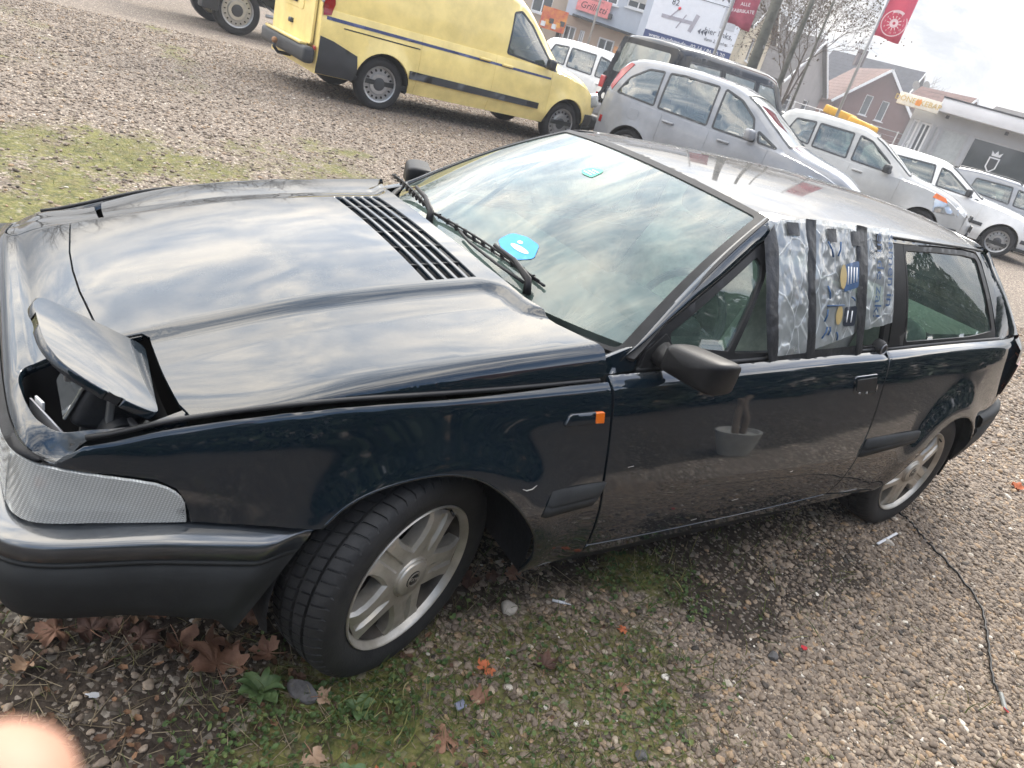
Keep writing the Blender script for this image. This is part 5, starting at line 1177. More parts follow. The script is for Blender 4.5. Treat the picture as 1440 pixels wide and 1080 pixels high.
def sheet_between(nm, left, right, nu, nv, mt, wrinkle, base, seed):
    Lp, Rp = resamp(left, nv), resamp(right, nv); G = np.zeros((nu, nv, 3))
    for i in range(nu):
        f = i/(nu-1); A = Lp*(1-f)+Rp*f
        w = (1-np.abs(2*fbm(A[:, 0]*1.0+A[:, 1]*.55, A[:, 1]*.5-A[:, 0]*.4, 16, seed)-1))**3*wrinkle+(fbm(A[:, 0], A[:, 1], 40, seed+9)-.5)*wrinkle*.8
        e = min(f, 1-f)*2; G[i] = lift_GS(A, base+w*min(1, e*4))
    o = obj(nm, grid_mesh(nm, G), mt, car); return o
tapes = [([(1.075, 1.180), (1.069, 1.0), (1.0855, .902), (1.104, .866)], [(1.121, 1.226), (1.1295, 1.165), (1.122, 1.04), (1.143, .871)]),
         ([(1.250, 1.258), (1.257, 1.05), (1.288, .858)], [(1.298, 1.260), (1.288, 1.09), (1.335, .862)]),
         ([(1.506, 1.268), (1.513, 1.08), (1.571, .880)], [(1.570, 1.266), (1.578, 1.061), (1.607, .884)])]
films = [([(1.100, 1.232), (1.112, 1.16), (1.105, 1.04), (1.125, .880)], [(1.275, 1.262), (1.270, 1.09), (1.295, .890)]),
         ([(1.285, 1.262), (1.275, 1.09), (1.317, .8985)], [(1.525, 1.268), (1.515, 1.10), (1.5387, .949)]),
         ([(1.558, 1.266), (1.565, 1.1), (1.580, .960)], [(1.712, 1.275), (1.7498, 1.2245), (1.756, 1.11), (1.779, .986)])]
for k, (l, r) in enumerate(films): f_ = sheet_between('plastic_film', l, r, 34, 60, M_['film'], .007, .013, 40+k); f_['label'] = ['clear crumpled film behind the mirror', 'clear film with a dark blue and ochre print', 'clear film with blue lettering at the rear edge'][k]
for k, (l, r) in enumerate(tapes): sheet_between('tape_strip', l, r, 7, 50, M_['tape'], .004, .017, 60+k)
# short tape ends at the roof edge, sill tape under the film
for k, (x, w) in enumerate(((1.165, .05), (1.345, .045), (1.47, .05), (1.62, .03))): sheet_between('tape_end', [(x, 1.236+.004*k), (x+.006, 1.205)], [(x+w, 1.240+.004*k), (x+w+.004, 1.207)], 5, 6, M_['tape'], .003, .020, 80+k)
sheet_between('tape_strip', [(1.10, .880), (1.11, .858)], [(1.62, .985-.07), (1.62, .885)], 30, 4, M_['tape'], .004, .012, 90)
# print on the film: plain patches and lettering (a text laid on the cabin side)
def patch(nm, pts, mt, lift=.0225): return panel(nm, pts, GS, (0, -1, .3), mt, car, h=.012, gap=0, lift=lift, flange=False)
def disc(x, z, rx, rz, n=18): return [(x+rx*math.cos(t), z+rz*math.sin(t)) for t in np.linspace(0, 2*math.pi, n, endpoint=False)]
patch('bag_print', rounded([(1.435, 1.150), (1.512, 1.165), (1.514, 1.090), (1.43, 1.072)], .012), M_['print_blue'])
patch('bag_print', disc(1.425, 1.115, .018, .034), M_['print_ochre'], .0228)
patch('bag_print', rounded([(1.445, 1.030), (1.517, 1.036), (1.519, .975), (1.448, .972)], .012), M_['print_dark'])
patch('bag_print', disc(1.420, 1.005, .018, .028), M_['print_ochre'], .0228)
for k in range(4): tube('print_stroke', [lift_GS(np.array([[1.45+.016*k, z]]), np.array([.0232]))[0] for z in (1.095+.003*k, 1.12, 1.145)], .002, M_['white'], car, 5)
for k in range(2): tube('print_stroke', [lift_GS(np.array([[1.465+.025*k, z]]), np.array([.0232]))[0] for z in (.985, 1.0, 1.02)], .002, M_['white'], car, 5)
for a_, b_ in (((1.345, 1.205), (1.37, 1.165)), ((1.41, 1.21), (1.395, 1.17)), ((1.345, 1.085), (1.36, 1.05)), ((1.355, 1.02), (1.345, .985)), ((1.365, .97), (1.345, .935)), ((1.42, .955), (1.43, .93)), ((1.38, .97), (1.375, .945)), ((1.35, 1.03), (1.44, 1.035)), ((1.48, 1.06), (1.50, 1.05))):
    tube('print_stroke', [lift_GS(np.array([p]), np.array([.0225]))[0] for p in (a_, ((a_[0]+b_[0])/2+.006, (a_[1]+b_[1])/2), b_)], .0028, M_['print_blue'], car, 5)
def text_on_GS(s, size, x, z, mt, nm='lettering'):
    o = text(nm, s, size, mt, car, None, 0.0, align='LEFT')
    V = np.array([v.co[:] for v in o.data.vertices]); A = np.stack([x+V[:, 1], z-V[:, 0]], 1); P = lift_GS(A, np.full(len(A), .0235))
    for v, p in zip(o.data.vertices, P): v.co = p
    return o
text_on_GS('samen in', .062, 1.712, 1.256, M_['print_blue']); text_on_GS('en de zak!', .062, 1.640, 1.254, M_['print_blue'])
# round lock pull at the rear lower window corner
lk = lathe('lock_housing', [(-.012, 0), (-.012, .024), (.0, .030), (.02, .032)], M_['trim'], car, 24, loc=tuple(GS(np.array(1.742), np.array(.900))+np.array([0, -.012, 0])), rot=(R_(-8), 0, 0))
lathe('lock_ring', [(-.0125, .0125), (-.0145, .0145), (-.0145, .019), (-.0125, .021)], M_['steel'], lk, 24)
# stickers on the windscreen
def on_ws(pts, mt, nm, lift=.002): return panel(nm, pts, WS, (-.5, 0, .8), mt, ws, h=.03, gap=0, lift=lift, flange=False)
bs_ = on_ws(rounded([(.178, -.200), (.240, -.205), (.262, -.290), (.256, -.385), (.188, -.440), (.142, -.385), (.148, -.285)], .02), sb, 'blue_sticker')
on_ws([(.195+.012*math.cos(t), -.335+.060*math.sin(t)) for t in np.linspace(0, 2*math.pi, 16, endpoint=False)], M_['white'], 'sticker_print', .003)
on_ws([(.222+.008*math.cos(t), -.300+.016*math.sin(t)) for t in np.linspace(0, 2*math.pi, 12, endpoint=False)], M_['white'], 'sticker_print', .003)
on_ws(rounded([(.7306, .082), (.778, .072), (.798, -.015), (.775, -.04), (.716, -.050), (.712, .03)], .015), sgn, 'green_sticker')
for k in range(3): on_ws([(.728+.016*k, .055-.012*k), (.734+.016*k, .055-.012*k), (.734+.016*k, -.02-.006*k), (.728+.016*k, -.02-.006*k)], M_['white'], 'sticker_print', .003)
# ================================================================== other vehicles
# local axes: x forward from the rear axle, y to the left, z up from the ground
M_['cglass'] = glass_mat('car_window_glass', (.30, .36, .33), 2.1, .01, .10)
M_['tinted'] = glass_mat('tinted_van_window', (.09, .10, .10), 2.3, .01, .16)
M_['cdark'] = mat('dark_cabin', (.02, .022, .022), rough=.9)
M_['cseat'] = mat('pale_cabin_trim', (.22, .21, .18), rough=.9)
M_['ctrim'] = mat('grey_black_plastic', (.035, .038, .042), rough=.55, var=.15)
M_['chead'] = mat('clear_headlamp', (.55, .57, .58), rough=.12, metal=.6, coat=1.)
M_['ctyre'] = mat('dusty_tyre', (.018, .018, .019), rough=.85, var=.3)
M_['csteel'] = mat('silver_wheel', (.42, .42, .42), rough=.4, metal=.7, var=.1)
M_['plate'] = mat('dark_plate_holder', (.03, .032, .035), rough=.5)
M_['plate_w'] = mat('white_number_plate', (.7, .7, .68), rough=.5)
WHEELS = {}
def road_wheel(parent, loc, r, w, left, style='steel', name='wheel'):
    key = (round(r, 3), style)
    e = empty(name, loc, 0 if not left else math.pi, parent=parent)
    if key not in WHEELS:
        rr = r*.70
        t = lathe('tyre', [(.015, rr), (.004, rr+.012), (-.004, (r+rr)/2), (.006, r-.02), (.025, r-.003), (.06, r), (w-.06, r), (w-.02, r-.01), (w, rr)], M_['ctyre'], e, 40)
        if style == 'steel':
            rm = lathe('rim', [(.012, rr), (.004, rr-.004), (.012, rr-.018), (.055, rr-.03), (.05, rr*.62), (.03, rr*.55), (.03, 0)], M_['csteel'], e, 40)
            bm = bmesh.new()
            for k in range(16):
                a = k/16*2*math.pi; c, s = math.cos(a), math.sin(a); q = rr*.76
                add_box(bm, (.030, .03, .022), (q*c, .045, q*s), (0, -a, 0), .006)
            h = obj('rim_holes', bm_mesh('rim_holes', bm), M_['cdark'], rm)
            cp_ = lathe('hub_cap', [(.022, 0), (.022, rr*.30), (.03, rr*.36), (.05, rr*.4)], M_['ctrim'], e, 24)
        else:
            rm = lathe('rim', [(.012, rr), (.003, rr-.004), (.010, rr-.016), (.05, rr-.025), (.09, rr-.03)], M_['csteel'], e, 40)
            bm = bmesh.new()
            for k in range(7):
                a = k/7*2*math.pi; c, s = math.cos(a), math.sin(a); q = rr*.52
                add_box(bm, (rr*.86, .03, rr*.20), (q*c, .03, q*s), (0, -a, 0), .008)
            obj('spokes', bm_mesh('spokes', bm), M_['csteel'], e)
            lathe('hub_cap', [(.008, 0), (.008, rr*.2), (.03, rr*.28)], M_['csteel'], e, 20); lathe('barrel', [(.06, 0), (.06, rr-.01)], M_['cdark'], e, 24)
        WHEELS[key] = e
    else:
        for ch in WHEELS[key].children: copy_tree(ch, e)
    return e
def vehicle(name, label, cat, loc, hd, P, paint, group=None):
    """P: dict of profile tables and outlines; every vehicle gets its own"""
    root = empty(name, loc, R_(hd), label, cat, group)
    w = interp(P['w']); zb = interp(P['belt']); zt = interp(P['top']); wt = interp(P['wtop']); zl = P.get('zlow', .24)
    ra, arches = P['arch_r'], P['axles']
    def S(x, z):
        x = np.asarray(x, float); z = np.asarray(z, float); b = zb(x); t = np.clip((z-zl)/(b-zl), 0, 1.02)
        y = w(x)-.055*(1-sm(t/.25))-P.get('tuck', .035)*np.clip((t-.5)/.5, 0, 1.2)**2
        for ax in arches:
            d = np.hypot(x-ax, z-P['wr'])-ra; y = y+P.get('flare', .02)*np.exp(-(np.maximum(d, 0)/.07)**2)*sm((z-P['wr']+.1)/.15)
        return np.stack([x, -y, z], -1)
    def G(x, z):
        x = np.asarray(x, float); z = np.asarray(z, float); b = zb(x); t0 = zt(x)-P.get('edge', .05); t = np.clip((z-b)/np.maximum(t0-b, .02), -.1, 1.1)
        y0 = w(x)-P.get('tuck', .035)-.012; y = y0*(1-t)+wt(x)*t+.02*np.sin(np.pi*np.clip(t, 0, 1))*np.clip((t0-b)/.3, 0, 1)
        return np.stack([x, -y, z], -1)
    def Tp(x, y):
        x = np.asarray(x, float); y = np.asarray(y, float); q = np.abs(y)/wt(x); t0 = zt(x)
        return np.stack([x, y, t0+P.get('crown', .03)*(1-q**2)-P.get('edge', .05)*np.clip((q-.80)/.20, 0, 1.1)**2], -1)
    x0, x1 = P['x0'], P['x1']
    # lower sides, cut at the doors
    def arch(ax): return [(ax+ra*math.cos(a), P['wr']+ra*math.sin(a)) for a in np.linspace(math.pi, 0, 17)]
    zs_low = lambda ax: P['wr']
    def bottom(xa, xb):
        pts = [(xa, zl)]
        for ax in arches:
            if xa < ax-ra and xb > ax+ra: pts += [(ax-ra, zl)]+[p for p in arch(ax) if p[1] >= zl]+[(ax+ra, zl)]
        return pts+[(xb, zl)]
    cuts = [x0]+P['cuts']+[x1]; names = P['names']
    for mir in (False, True):
        ds = {}
        for i, nm in enumerate(names):
            xa, xb = cuts[i], cuts[i+1]
            poly = bottom(xa, xb)+[(x, float(zb(x))) for x in np.linspace(xb, xa, max(3, int((xb-xa)/.12)))]
            ds[i] = panel(nm, poly, S, (0, -1, 0), paint, root, h=.09, gap=.004, depth=.02, bev=.003, mirror=mir, rings=(.02,))
        for ax in arches:
            sg = 1 if mir else -1
            Gh = [[(ax+rr*math.cos(a), sg*yy, max(zl-.02, P['wr']+rr*math.sin(a))) for yy, rr in ((float(w(ax))-.02, ra), (float(w(ax))-.40, ra), (float(w(ax))-.40, .02))] for a in np.linspace(-.3, math.pi+.3, 15)]
            obj('wheel_housing', grid_mesh('wheel_housing', Gh), M_['cdark'], root)
            road_wheel(root, (ax, sg*(float(w(ax))-.035), P['wr']), P['wr'], .2, mir, P.get('wheel', 'steel'))
        for poly, mt, nm, lift, surf in P.get('side', []):
            panel(nm, poly, S if surf == 'S' else G, (0, -1, .2), mt, root, h=.08, gap=.0, lift=lift, depth=.012, mirror=mir)
        for k, poly in enumerate(P['windows']):
            panel('window', rounded(poly, .03), G, (0, -1, .2), P.get('glass', M_['cglass']), root, h=.08, gap=.0, lift=-.004, flange=False, mirror=mir)
            if k < 2 or True:
                sh = shrink(rounded(poly, .03), -.020)
        # upper side sheet with the window openings
        up = [(x, float(zb(x))-.004) for x in np.linspace(x0+.02, x1-.02, 40)]+[(x, float(max(zt(x)-P.get('edge', .05), zb(x)+.004))) for x in np.linspace(x1-.02, x0+.02, 60)]
        panel('upper_side', up, G, (0, -1, .2), paint, root, h=.07, gap=0, holes=[rounded(p, .03) for p in P['windows']], depth=.03, mirror=mir)
        for p in P['windows']:
            pp = rounded(p, .03); panel('window_frame', shrink(pp, -.014), G, (0, -1, .2), M_['ctrim'], root, h=.07, gap=0, holes=[shrink(pp, .012)], lift=.003, depth=.01, mirror=mir)
        mx, mz = P['mirror']; sg = 1 if mir else -1
        yb = -float(G(np.array(mx), np.array(mz))[1])
        bm = bmesh.new(); add_box(bm, (.11, .20, .15), (mx+.02, sg*(yb+.13), mz+.03), (0, 0, sg*.25), .035, seg=3)
        obj('door_mirror', bm_mesh('door_mirror', bm, sharp=R_(60)), P.get('mirror_mat', M_['ctrim']), root)
        for hx, hz in P['handles']:
            bm = bmesh.new(); yy = -float(S(np.array(hx), np.array(hz))[1]); add_box(bm, (.19, .035, .035), (hx, sg*(yy+.018), hz), (0, 0, 0), .012, seg=2)
            obj('door_handle', bm_mesh('door_handle', bm, sharp=R_(60)), P.get('handle_mat', paint), root)
    # top: bonnet, roof, with screens cut out
    def toppoly(a, b, n=30): return [(x, -float(wt(x))) for x in np.linspace(a, b, n)]+[(x, float(wt(x))) for x in np.linspace(b, a, n)]
    hol = [rounded(p, .04) for p in P['screens']]
    panel('roof', toppoly(x0+.01, x1-.01, 60), Tp, (0, 0, 1), paint, root, h=.07, gap=0, holes=hol, depth=.03, rings=(.03, .06))
    for nm, p in zip(P['screen_names'], P['screens']):
        panel(nm, shrink(rounded(p, .04), -.004), Tp, (0, 0, 1), M_['cglass'], root, h=.08, gap=0, lift=-.006, flange=False)
        panel('screen_seal', shrink(rounded(p, .04), -.016), Tp, (0, 0, 1), M_['ctrim'], root, h=.08, gap=0, holes=[shrink(rounded(p, .04), .018)], lift=.003, depth=.01)
    # front and rear closing faces, a loft between the two sides
    for nm, xe, sg, prof in (('rear_face', x0, -1, P['rear']), ('front_face', x1, 1, P['front'])):
        Gf = []
        for v in np.linspace(-1, 1, 25):
            row = []
            for (z, bul) in prof:
                zz = min(z, float(zt(xe+(-sg)*.02))); y = float(w(xe))*v-0; y *= 1-.0*abs(v); row.append((xe+sg*bul*(1-abs(v)**3.2), y*(1-.03*(z > P['belt'][0][1])), z))
            Gf.append(row)
        obj(nm, grid_mesh(nm, Gf, flip=sg < 0), paint, root)
    box('floor', (x1-x0-.3, float(w(1.0))*2-.12, .06), ((x0+x1)/2, 0, zl+.05), M_['cdark'], root)
    if P.get('seats', True):
        for sx in P.get('seat_x', (.35, 1.25)):
            for sy in (-.38, .38):
                bm = bmesh.new(); zz = float(zb(sx)); add_box(bm, (.14, .46, .62), (sx, sy, zz-.05), (0, R_(-10), 0), .05); add_box(bm, (.09, .26, .18), (sx-.06, sy, zz+.36), (0, R_(-8), 0), .035)
                obj('seat', bm_mesh('seat', bm, sharp=R_(60)), M_['cseat'], root)
        box('dashboard', (.45, float(w(1.5))*2-.2, .18), (P.get('dash_x', 2.0), 0, float(zb(P.get('dash_x', 2.0)))-.05), M_['cdark'], root, bevel=.05)
    return root, S, G, Tp
H_ = .07
# ---- the yellow delivery van
M_['yellow'] = car_paint('faded_yellow_paint', (.86, .68, .26), 0, 1.5, .1)
van_P = dict(x0=-.92, x1=3.98, zlow=.30, wr=.335, arch_r=.40, axles=(0, 3.2), flare=.035, tuck=.05, edge=.09, crown=.05,
    w=[(-.92, .93), (-.6, .95), (3.0, .95), (3.5, .92), (3.8, .82), (3.98, .66)], belt=[(-.92, 1.08), (2.2, 1.08), (3.0, 1.05), (3.4, .98), (3.7, .88), (3.98, .74)],
    top=[(-.92, 1.80), (-.82, 1.90), (.5, 1.95), (1.7, 1.94), (2.1, 1.86), (2.5, 1.60), (2.85, 1.30), (3.08, 1.14), (3.5, 1.04), (3.8, .92), (3.98, .78)], wtop=[(-.92, .76), (1.7, .76), (2.4, .74), (3.0, .76), (3.4, .80), (3.98, .62)],
    cuts=[.50, 1.72, 2.78], names=['rear_side_panel', 'sliding_door', 'front_door', 'front_fender'], windows=[[(1.90, 1.14), (1.93, 1.68), (2.06, 1.72), (2.30, 1.58), (2.60, 1.30), (2.86, 1.06), (2.58, 1.10)]],
    screens=[[(2.18, -.64), (2.18, .64), (3.0, .68), (3.0, -.68)], [(-.1, -.01), (-.1, .01), (-.09, .01), (-.09, -.01)]], screen_names=['windscreen', 'roof_mark'], mirror=(2.62, 1.12), handles=[(1.52, .985), (1.92, .975)],
    handle_mat=M_['yellow'], rear=[(.30, 0), (.55, .02), (1.1, .05), (1.5, .03), (1.84, -.06)], front=[(.30, .10), (.5, .16), (.70, .12), (.80, .0)], seat_x=(1.75,), dash_x=2.6)
stripe = mat('blue_stripe', (.045, .06, .15), rough=.4)
van_P['side'] = [([(-.85, .962), (-.85, 1.0), (2.76, .968), (2.76, .940)], stripe, 'side_stripe', .004, 'S'),
    ([(.36, .50), (.36, .60), (2.62, .575), (2.62, .49)], M_['ctrim'], 'rubbing_strip', .022, 'S'),
    ([(-.62, .90), (-.62, .912), (.48, .90), (.48, .886)], M_['cdark'], 'door_rail', .003, 'S'),
    ([(-.91, .31), (-.91, .76), (-.74, .73), (-.40, .62), (-.385, .45), (-.41, .31)], M_['ctrim'], 'corner_bumper', .014, 'S'),
    ([(3.55, .31), (3.62, .56), (3.97, .56), (3.97, .31)], M_['ctrim'], 'front_bumper_side', .02, 'S'),
    ([(-.90, 1.00), (-.91, 1.42), (-.80, 1.42), (-.76, 1.15), (-.80, 1.02)], M_['redlens'], 'tail_lamp', .012, 'S')]
van, vS, vG, vT = vehicle('delivery_van', 'yellow panel van with a thin blue side stripe and black plastic bumpers', 'van', (3.61, 8.83, H_-.0), .5, van_P, M_['yellow'])
def yz(x, y, z): return Matrix.Translation((x, y, z))
# rear: door leaf line, plate, handle, bumper, towing ball
tailg = panel('tailgate', rounded([(-.80, .62), (-.80, 1.55), (.80, 1.55), (.80, .62)], .05), lambda y, z: np.stack([-.975-.012*np.cos(np.asarray(y)*1.4)+0*np.asarray(z), np.asarray(y, float), np.asarray(z, float)], -1), (-1, 0, 0), M_['yellow'], van, h=.1, gap=0, depth=.03)
rec = panel('plate_recess', rounded([(-.42, .98), (-.40, 1.40), (.32, 1.40), (.34, .98)], .05), lambda y, z: np.stack([-.994+0*np.asarray(y)+0*np.asarray(z), np.asarray(y, float), np.asarray(z, float)], -1), (-1, 0, 0), M_['yellow'], tailg, h=.1, gap=0, depth=.02)
pt = box('number_plate', (.012, .34, .20), (-1.008, -.02, 1.14), M_['plate'], van, bevel=.004)
for k in range(4): box('plate_smudge', (.004, .05, .05), (-.008, -.12+.08*k, .03*(k % 2)-.01), M_['csteel'], pt)
box('tailgate_handle', (.05, .12, .06), (-1.00, -.02, .80), M_['ctrim'], van, bevel=.015)
box('rear_bumper', (.16, 1.86, .20), (-1.02, 0, .50), M_['ctrim'], van, bevel=.05, seg=3)
box('bumper_step', (.10, 1.5, .04), (-1.05, 0, .615), M_['yellow'], van, bevel=.012)
sp_ = bmesh.new(); bmesh.ops.create_uvsphere(sp_, u_segments=16, v_segments=10, radius=.04); obj('tow_ball', bm_mesh('tow_ball', sp_, smooth=True), mat('rusty_steel', (.30, .15, .07), rough=.7), van, loc=(-1.16, .06, .50))
tube('tow_bar', [(-.9, .06, .36), (-1.1, .06, .36), (-1.16, .06, .42), (-1.16, .06, .48)], .022, M_['ctrim'], van)
text('model_badge', 'VITO', .085, M_['ctrim'], van, Matrix.Translation((-1.012, -.52, 1.13)) @ Matrix.Rotation(R_(-90), 4, 'Z') @ Matrix.Rotation(R_(90), 4, 'X'))
box('front_bumper', (.25, 1.5, .26), (3.98, 0, .44), M_['ctrim'], van, bevel=.08, seg=3)
box('tail_lamp_glass', (.03, .07, .26), (-.93, -.915, 1.27), M_['chead'], van, bevel=.01)
box('rear_reflector', (.02, .09, .05), (-.955, -.885, .60), M_['redlens'], van, bevel=.006)
for sg in (-1, 1): box('headlamp', (.22, .16, .22), (3.80, sg*.76, .78), M_['chead'], van, rot=(0, R_(-20), sg*R_(25)), bevel=.05, seg=3)
M_['silver'] = car_paint('silver_metallic_paint', (.31, .32, .34), .45, 1.5, .05)
M_['white_c'] = car_paint('white_paint', (.70, .70, .69), 0, 1.5, .05)
M_['white_s'] = car_paint('pale_silver_paint', (.45, .45, .44), .3, 1.5, .05)
M_['black_c'] = car_paint('black_van_paint', (.012, .013, .017), .0, 1.35, .05)
# ---- black minibus
bus_P = dict(glass=M_['tinted'], x0=-.98, x1=3.70, zlow=.34, wr=.32, arch_r=.37, axles=(0, 2.92), flare=.012, tuck=.03, edge=.10, crown=.05,
    w=[(-.98, .90), (2.8, .92), (3.3, .90), (3.7, .80)], belt=[(-.98, 1.12), (2.9, 1.12), (3.3, 1.0), (3.7, .80)], top=[(-.98, 1.15), (-.93, 1.60), (-.80, 1.86), (0, 1.93), (1.9, 1.94), (2.3, 1.90), (2.6, 1.66), (2.95, 1.26), (3.2, 1.10), (3.7, .86)], wtop=[(-.98, .80), (-.7, .76), (2.3, .76), (3.0, .82), (3.7, .76)],
    cuts=[.45, 1.62, 2.72], names=['rear_side_panel', 'sliding_door', 'front_door', 'front_fender'], windows=[[(-.66, 1.20), (-.58, 1.70), (.36, 1.73), (.36, 1.20)], [(.50, 1.20), (.50, 1.73), (1.52, 1.73), (1.52, 1.20)], [(1.66, 1.20), (1.66, 1.73), (2.20, 1.72), (2.60, 1.22)]],
    screens=[[(2.36, -.62), (2.36, .62), (2.92, .70), (2.92, -.70)], [(-.1, -.01), (-.1, .01), (-.09, .01), (-.09, -.01)]], screen_names=['windscreen', 'roof_mark'], mirror=(2.5, 1.22), handles=[(1.4, 1.0), (1.75, 1.0)], rear=[(.34, .02), (.6, .06), (1.1, .06), (1.15, .02)], front=[(.34, .06), (.6, .1), (.84, .03)], seat_x=(.6, 1.7), dash_x=2.4)
bus_P['side'] = [([(-.97, .36), (-.97, .56), (3.68, .56), (3.68, .36)], M_['ctrim'], 'lower_cladding', .006, 'S')]
bus, bS, bG, bT = vehicle('minibus', 'black minibus with a large rear window and chrome-grey bumper', 'van', (10.75, 9.85, H_+.02), 4.6, bus_P, M_['black_c'])
RF = lambda x0, dx, zref=1.1: (lambda y, z: np.stack([x0+dx*(np.asarray(z, float)-zref)+.05*(np.abs(np.asarray(y, float))/.8)**4, np.asarray(y, float), np.asarray(z, float)], -1))
tg_ = panel('tailgate', rounded([(-.82, .62), (-.84, 1.12), (-.72, 1.84), (.72, 1.84), (.84, 1.12), (.82, .62)], .06), RF(-1.055, .17), (-1, 0, 0), M_['black_c'], bus, h=.1, gap=0, depth=.05, holes=[rounded([(-.66, 1.20), (-.60, 1.74), (.60, 1.74), (.66, 1.20)], .06)])
panel('rear_window', rounded([(-.68, 1.18), (-.62, 1.76), (.62, 1.76), (.68, 1.18)], .06), RF(-1.052, .17), (-1, 0, 0), M_['tinted'], tg_, h=.1, gap=0, flange=False)
box('rear_bumper', (.18, 1.82, .24), (-1.06, 0, .46), mat('grey_bumper', (.16, .165, .18), rough=.5), bus, bevel=.05, seg=3)
for sg in (-1, 1):
    tl = box('tail_lamp', (.07, .14, .42), (-1.03, sg*.80, .86), M_['redlens'], bus, bevel=.02); box('lamp_band', (.01, .12, .10), (-.034, 0, -.06), M_['plate_w'], tl)
bm = bmesh.new(); bmesh.ops.create_circle(bm, cap_ends=True, radius=.055, segments=20, matrix=T((-1.118, .58, .72), (0, R_(90), 0))); obj('round_sticker', bm_mesh('round_sticker', bm), M_['plate_w'], bus)
tube('rear_wiper', [(-1.08, .1, 1.2), (-1.05, .36, 1.24)], .012, M_['ctrim'], bus)
bus.scale = (1.05, 1.05, 1.05)
# ---- silver people carrier
mer_P = dict(x0=-.68, x1=3.40, zlow=.22, wr=.30, arch_r=.345, axles=(0, 2.63), flare=.02, tuck=.05, edge=.10, crown=.04, wheel='alloy',
    w=[(-.68, .66), (-.55, .76), (-.2, .835), (.8, .845), (2.4, .84), (2.9, .78), (3.2, .66), (3.4, .48)], belt=[(-.68, 1.06), (0, .99), (1.2, .95), (2.3, .93), (2.9, .84), (3.4, .66)],
    top=[(-.68, 1.12), (-.60, 1.34), (-.45, 1.52), (-.1, 1.60), (.6, 1.625), (1.2, 1.60), (1.6, 1.48), (2.0, 1.24), (2.4, 1.02), (2.7, .95), (3.1, .86), (3.4, .70)], wtop=[(-.68, .60), (-.3, .60), (.6, .62), (1.4, .62), (2.3, .70), (3.0, .62), (3.4, .40)],
    cuts=[.42, 1.20, 2.10], names=['rear_side_panel', 'rear_door', 'front_door', 'front_fender'], windows=[[(-.44, 1.05), (-.32, 1.30), (-.08, 1.48), (.17, 1.505), (.22, 1.02)], [(.30, 1.01), (.27, 1.51), (.5, 1.53), (1.06, 1.525), (1.11, .985)], [(1.21, .98), (1.17, 1.52), (1.45, 1.44), (1.72, 1.26), (1.86, .97)], [(1.92, .98), (1.86, 1.12), (2.20, .97)]],
    screens=[[(1.50, -.54), (1.50, .54), (2.36, .62), (2.36, -.62)], [(-.60, -.46), (-.40, -.50), (-.40, .50), (-.60, .46)]], screen_names=['windscreen', 'rear_window'], mirror=(1.78, 1.02), mirror_mat=M_['silver'], handles=[(.55, .86), (1.45, .85)],
    rear=[(.22, .05), (.5, .10), (.8, .06), (1.08, .0)], front=[(.22, .16), (.45, .22), (.6, .14), (.68, .04)], seat_x=(.2, 1.1), dash_x=1.95)
mer_P['side'] = [([(-.62, 1.10), (-.56, 1.36), (-.42, 1.50), (-.36, 1.49), (-.50, 1.20), (-.56, 1.06)], M_['redlens'], 'tail_lamp', .008, 'G'), ([(2.95, .60), (2.75, .78), (3.18, .74), (3.30, .58)], M_['chead'], 'headlamp', .006, 'S'), ([(-.62, .56), (-.62, .66), (-.56, .66), (-.56, .56)], M_['redlens'], 'side_marker', .006, 'S'),
    (rounded([(-.13, .74), (-.13, .90), (.05, .90), (.05, .74)], .05), M_['silver'], 'fuel_flap', .003, 'S')]
mer, *_ = vehicle('silver_car', 'silver people carrier seen from its right side with tall sky-reflecting windows', 'car', (8.1, 7.25, H_), -66, mer_P, M_['silver'])
# ---- pale silver city car with amber indicators
mod_P = dict(x0=-.62, x1=3.17, zlow=.22, wr=.30, arch_r=.34, axles=(0, 2.48), flare=.025, tuck=.05, edge=.10, crown=.04,
    w=[(-.62, .64), (-.4, .79), (0, .84), (2.3, .84), (2.7, .78), (3.0, .66), (3.17, .50)], belt=[(-.62, 1.02), (0, 1.0), (1.2, .97), (2.1, .96), (2.7, .88), (3.17, .66)],
    top=[(-.62, 1.05), (-.54, 1.35), (-.35, 1.54), (.3, 1.59), (.9, 1.575), (1.3, 1.47), (1.75, 1.22), (2.1, 1.03), (2.5, .96), (2.9, .86), (3.17, .70)], wtop=[(-.62, .60), (0, .62), (1.2, .62), (2.1, .70), (2.8, .62), (3.17, .42)],
    cuts=[.30, 1.02, 1.92], names=['rear_side_panel', 'rear_door', 'front_door', 'front_fender'], windows=[[(-.30, 1.10), (-.20, 1.42), (.16, 1.45), (.18, 1.05)], [(.26, 1.04), (.24, 1.45), (.86, 1.45), (.90, 1.02)], [(1.0, 1.02), (.98, 1.45), (1.2, 1.41), (1.62, 1.16), (1.72, 1.0)]],
    screens=[[(1.24, -.54), (1.24, .54), (2.04, .62), (2.04, -.62)], [(-.54, -.46), (-.36, -.50), (-.36, .50), (-.54, .46)]], screen_names=['windscreen', 'rear_window'], mirror=(1.62, 1.03), handles=[(.42, .90), (1.18, .88)],
    rear=[(.22, .05), (.5, .10), (.8, .06), (1.05, .0)], front=[(.22, .12), (.42, .17), (.58, .12), (.68, .03)], seat_x=(.1, .95), dash_x=1.7)
mod_P['side'] = [([(2.62, .62), (2.56, .84), (2.76, .82), (2.98, .66)], M_['chead'], 'headlamp', .008, 'S'), ([(2.52, .84), (2.54, .92), (2.72, .88), (2.78, .81)], M_['amber'], 'indicator', .010, 'S'), ([(2.66, .36), (2.66, .42), (3.10, .44), (3.10, .38)], M_['ctrim'], 'bumper_strip', .02, 'S')]
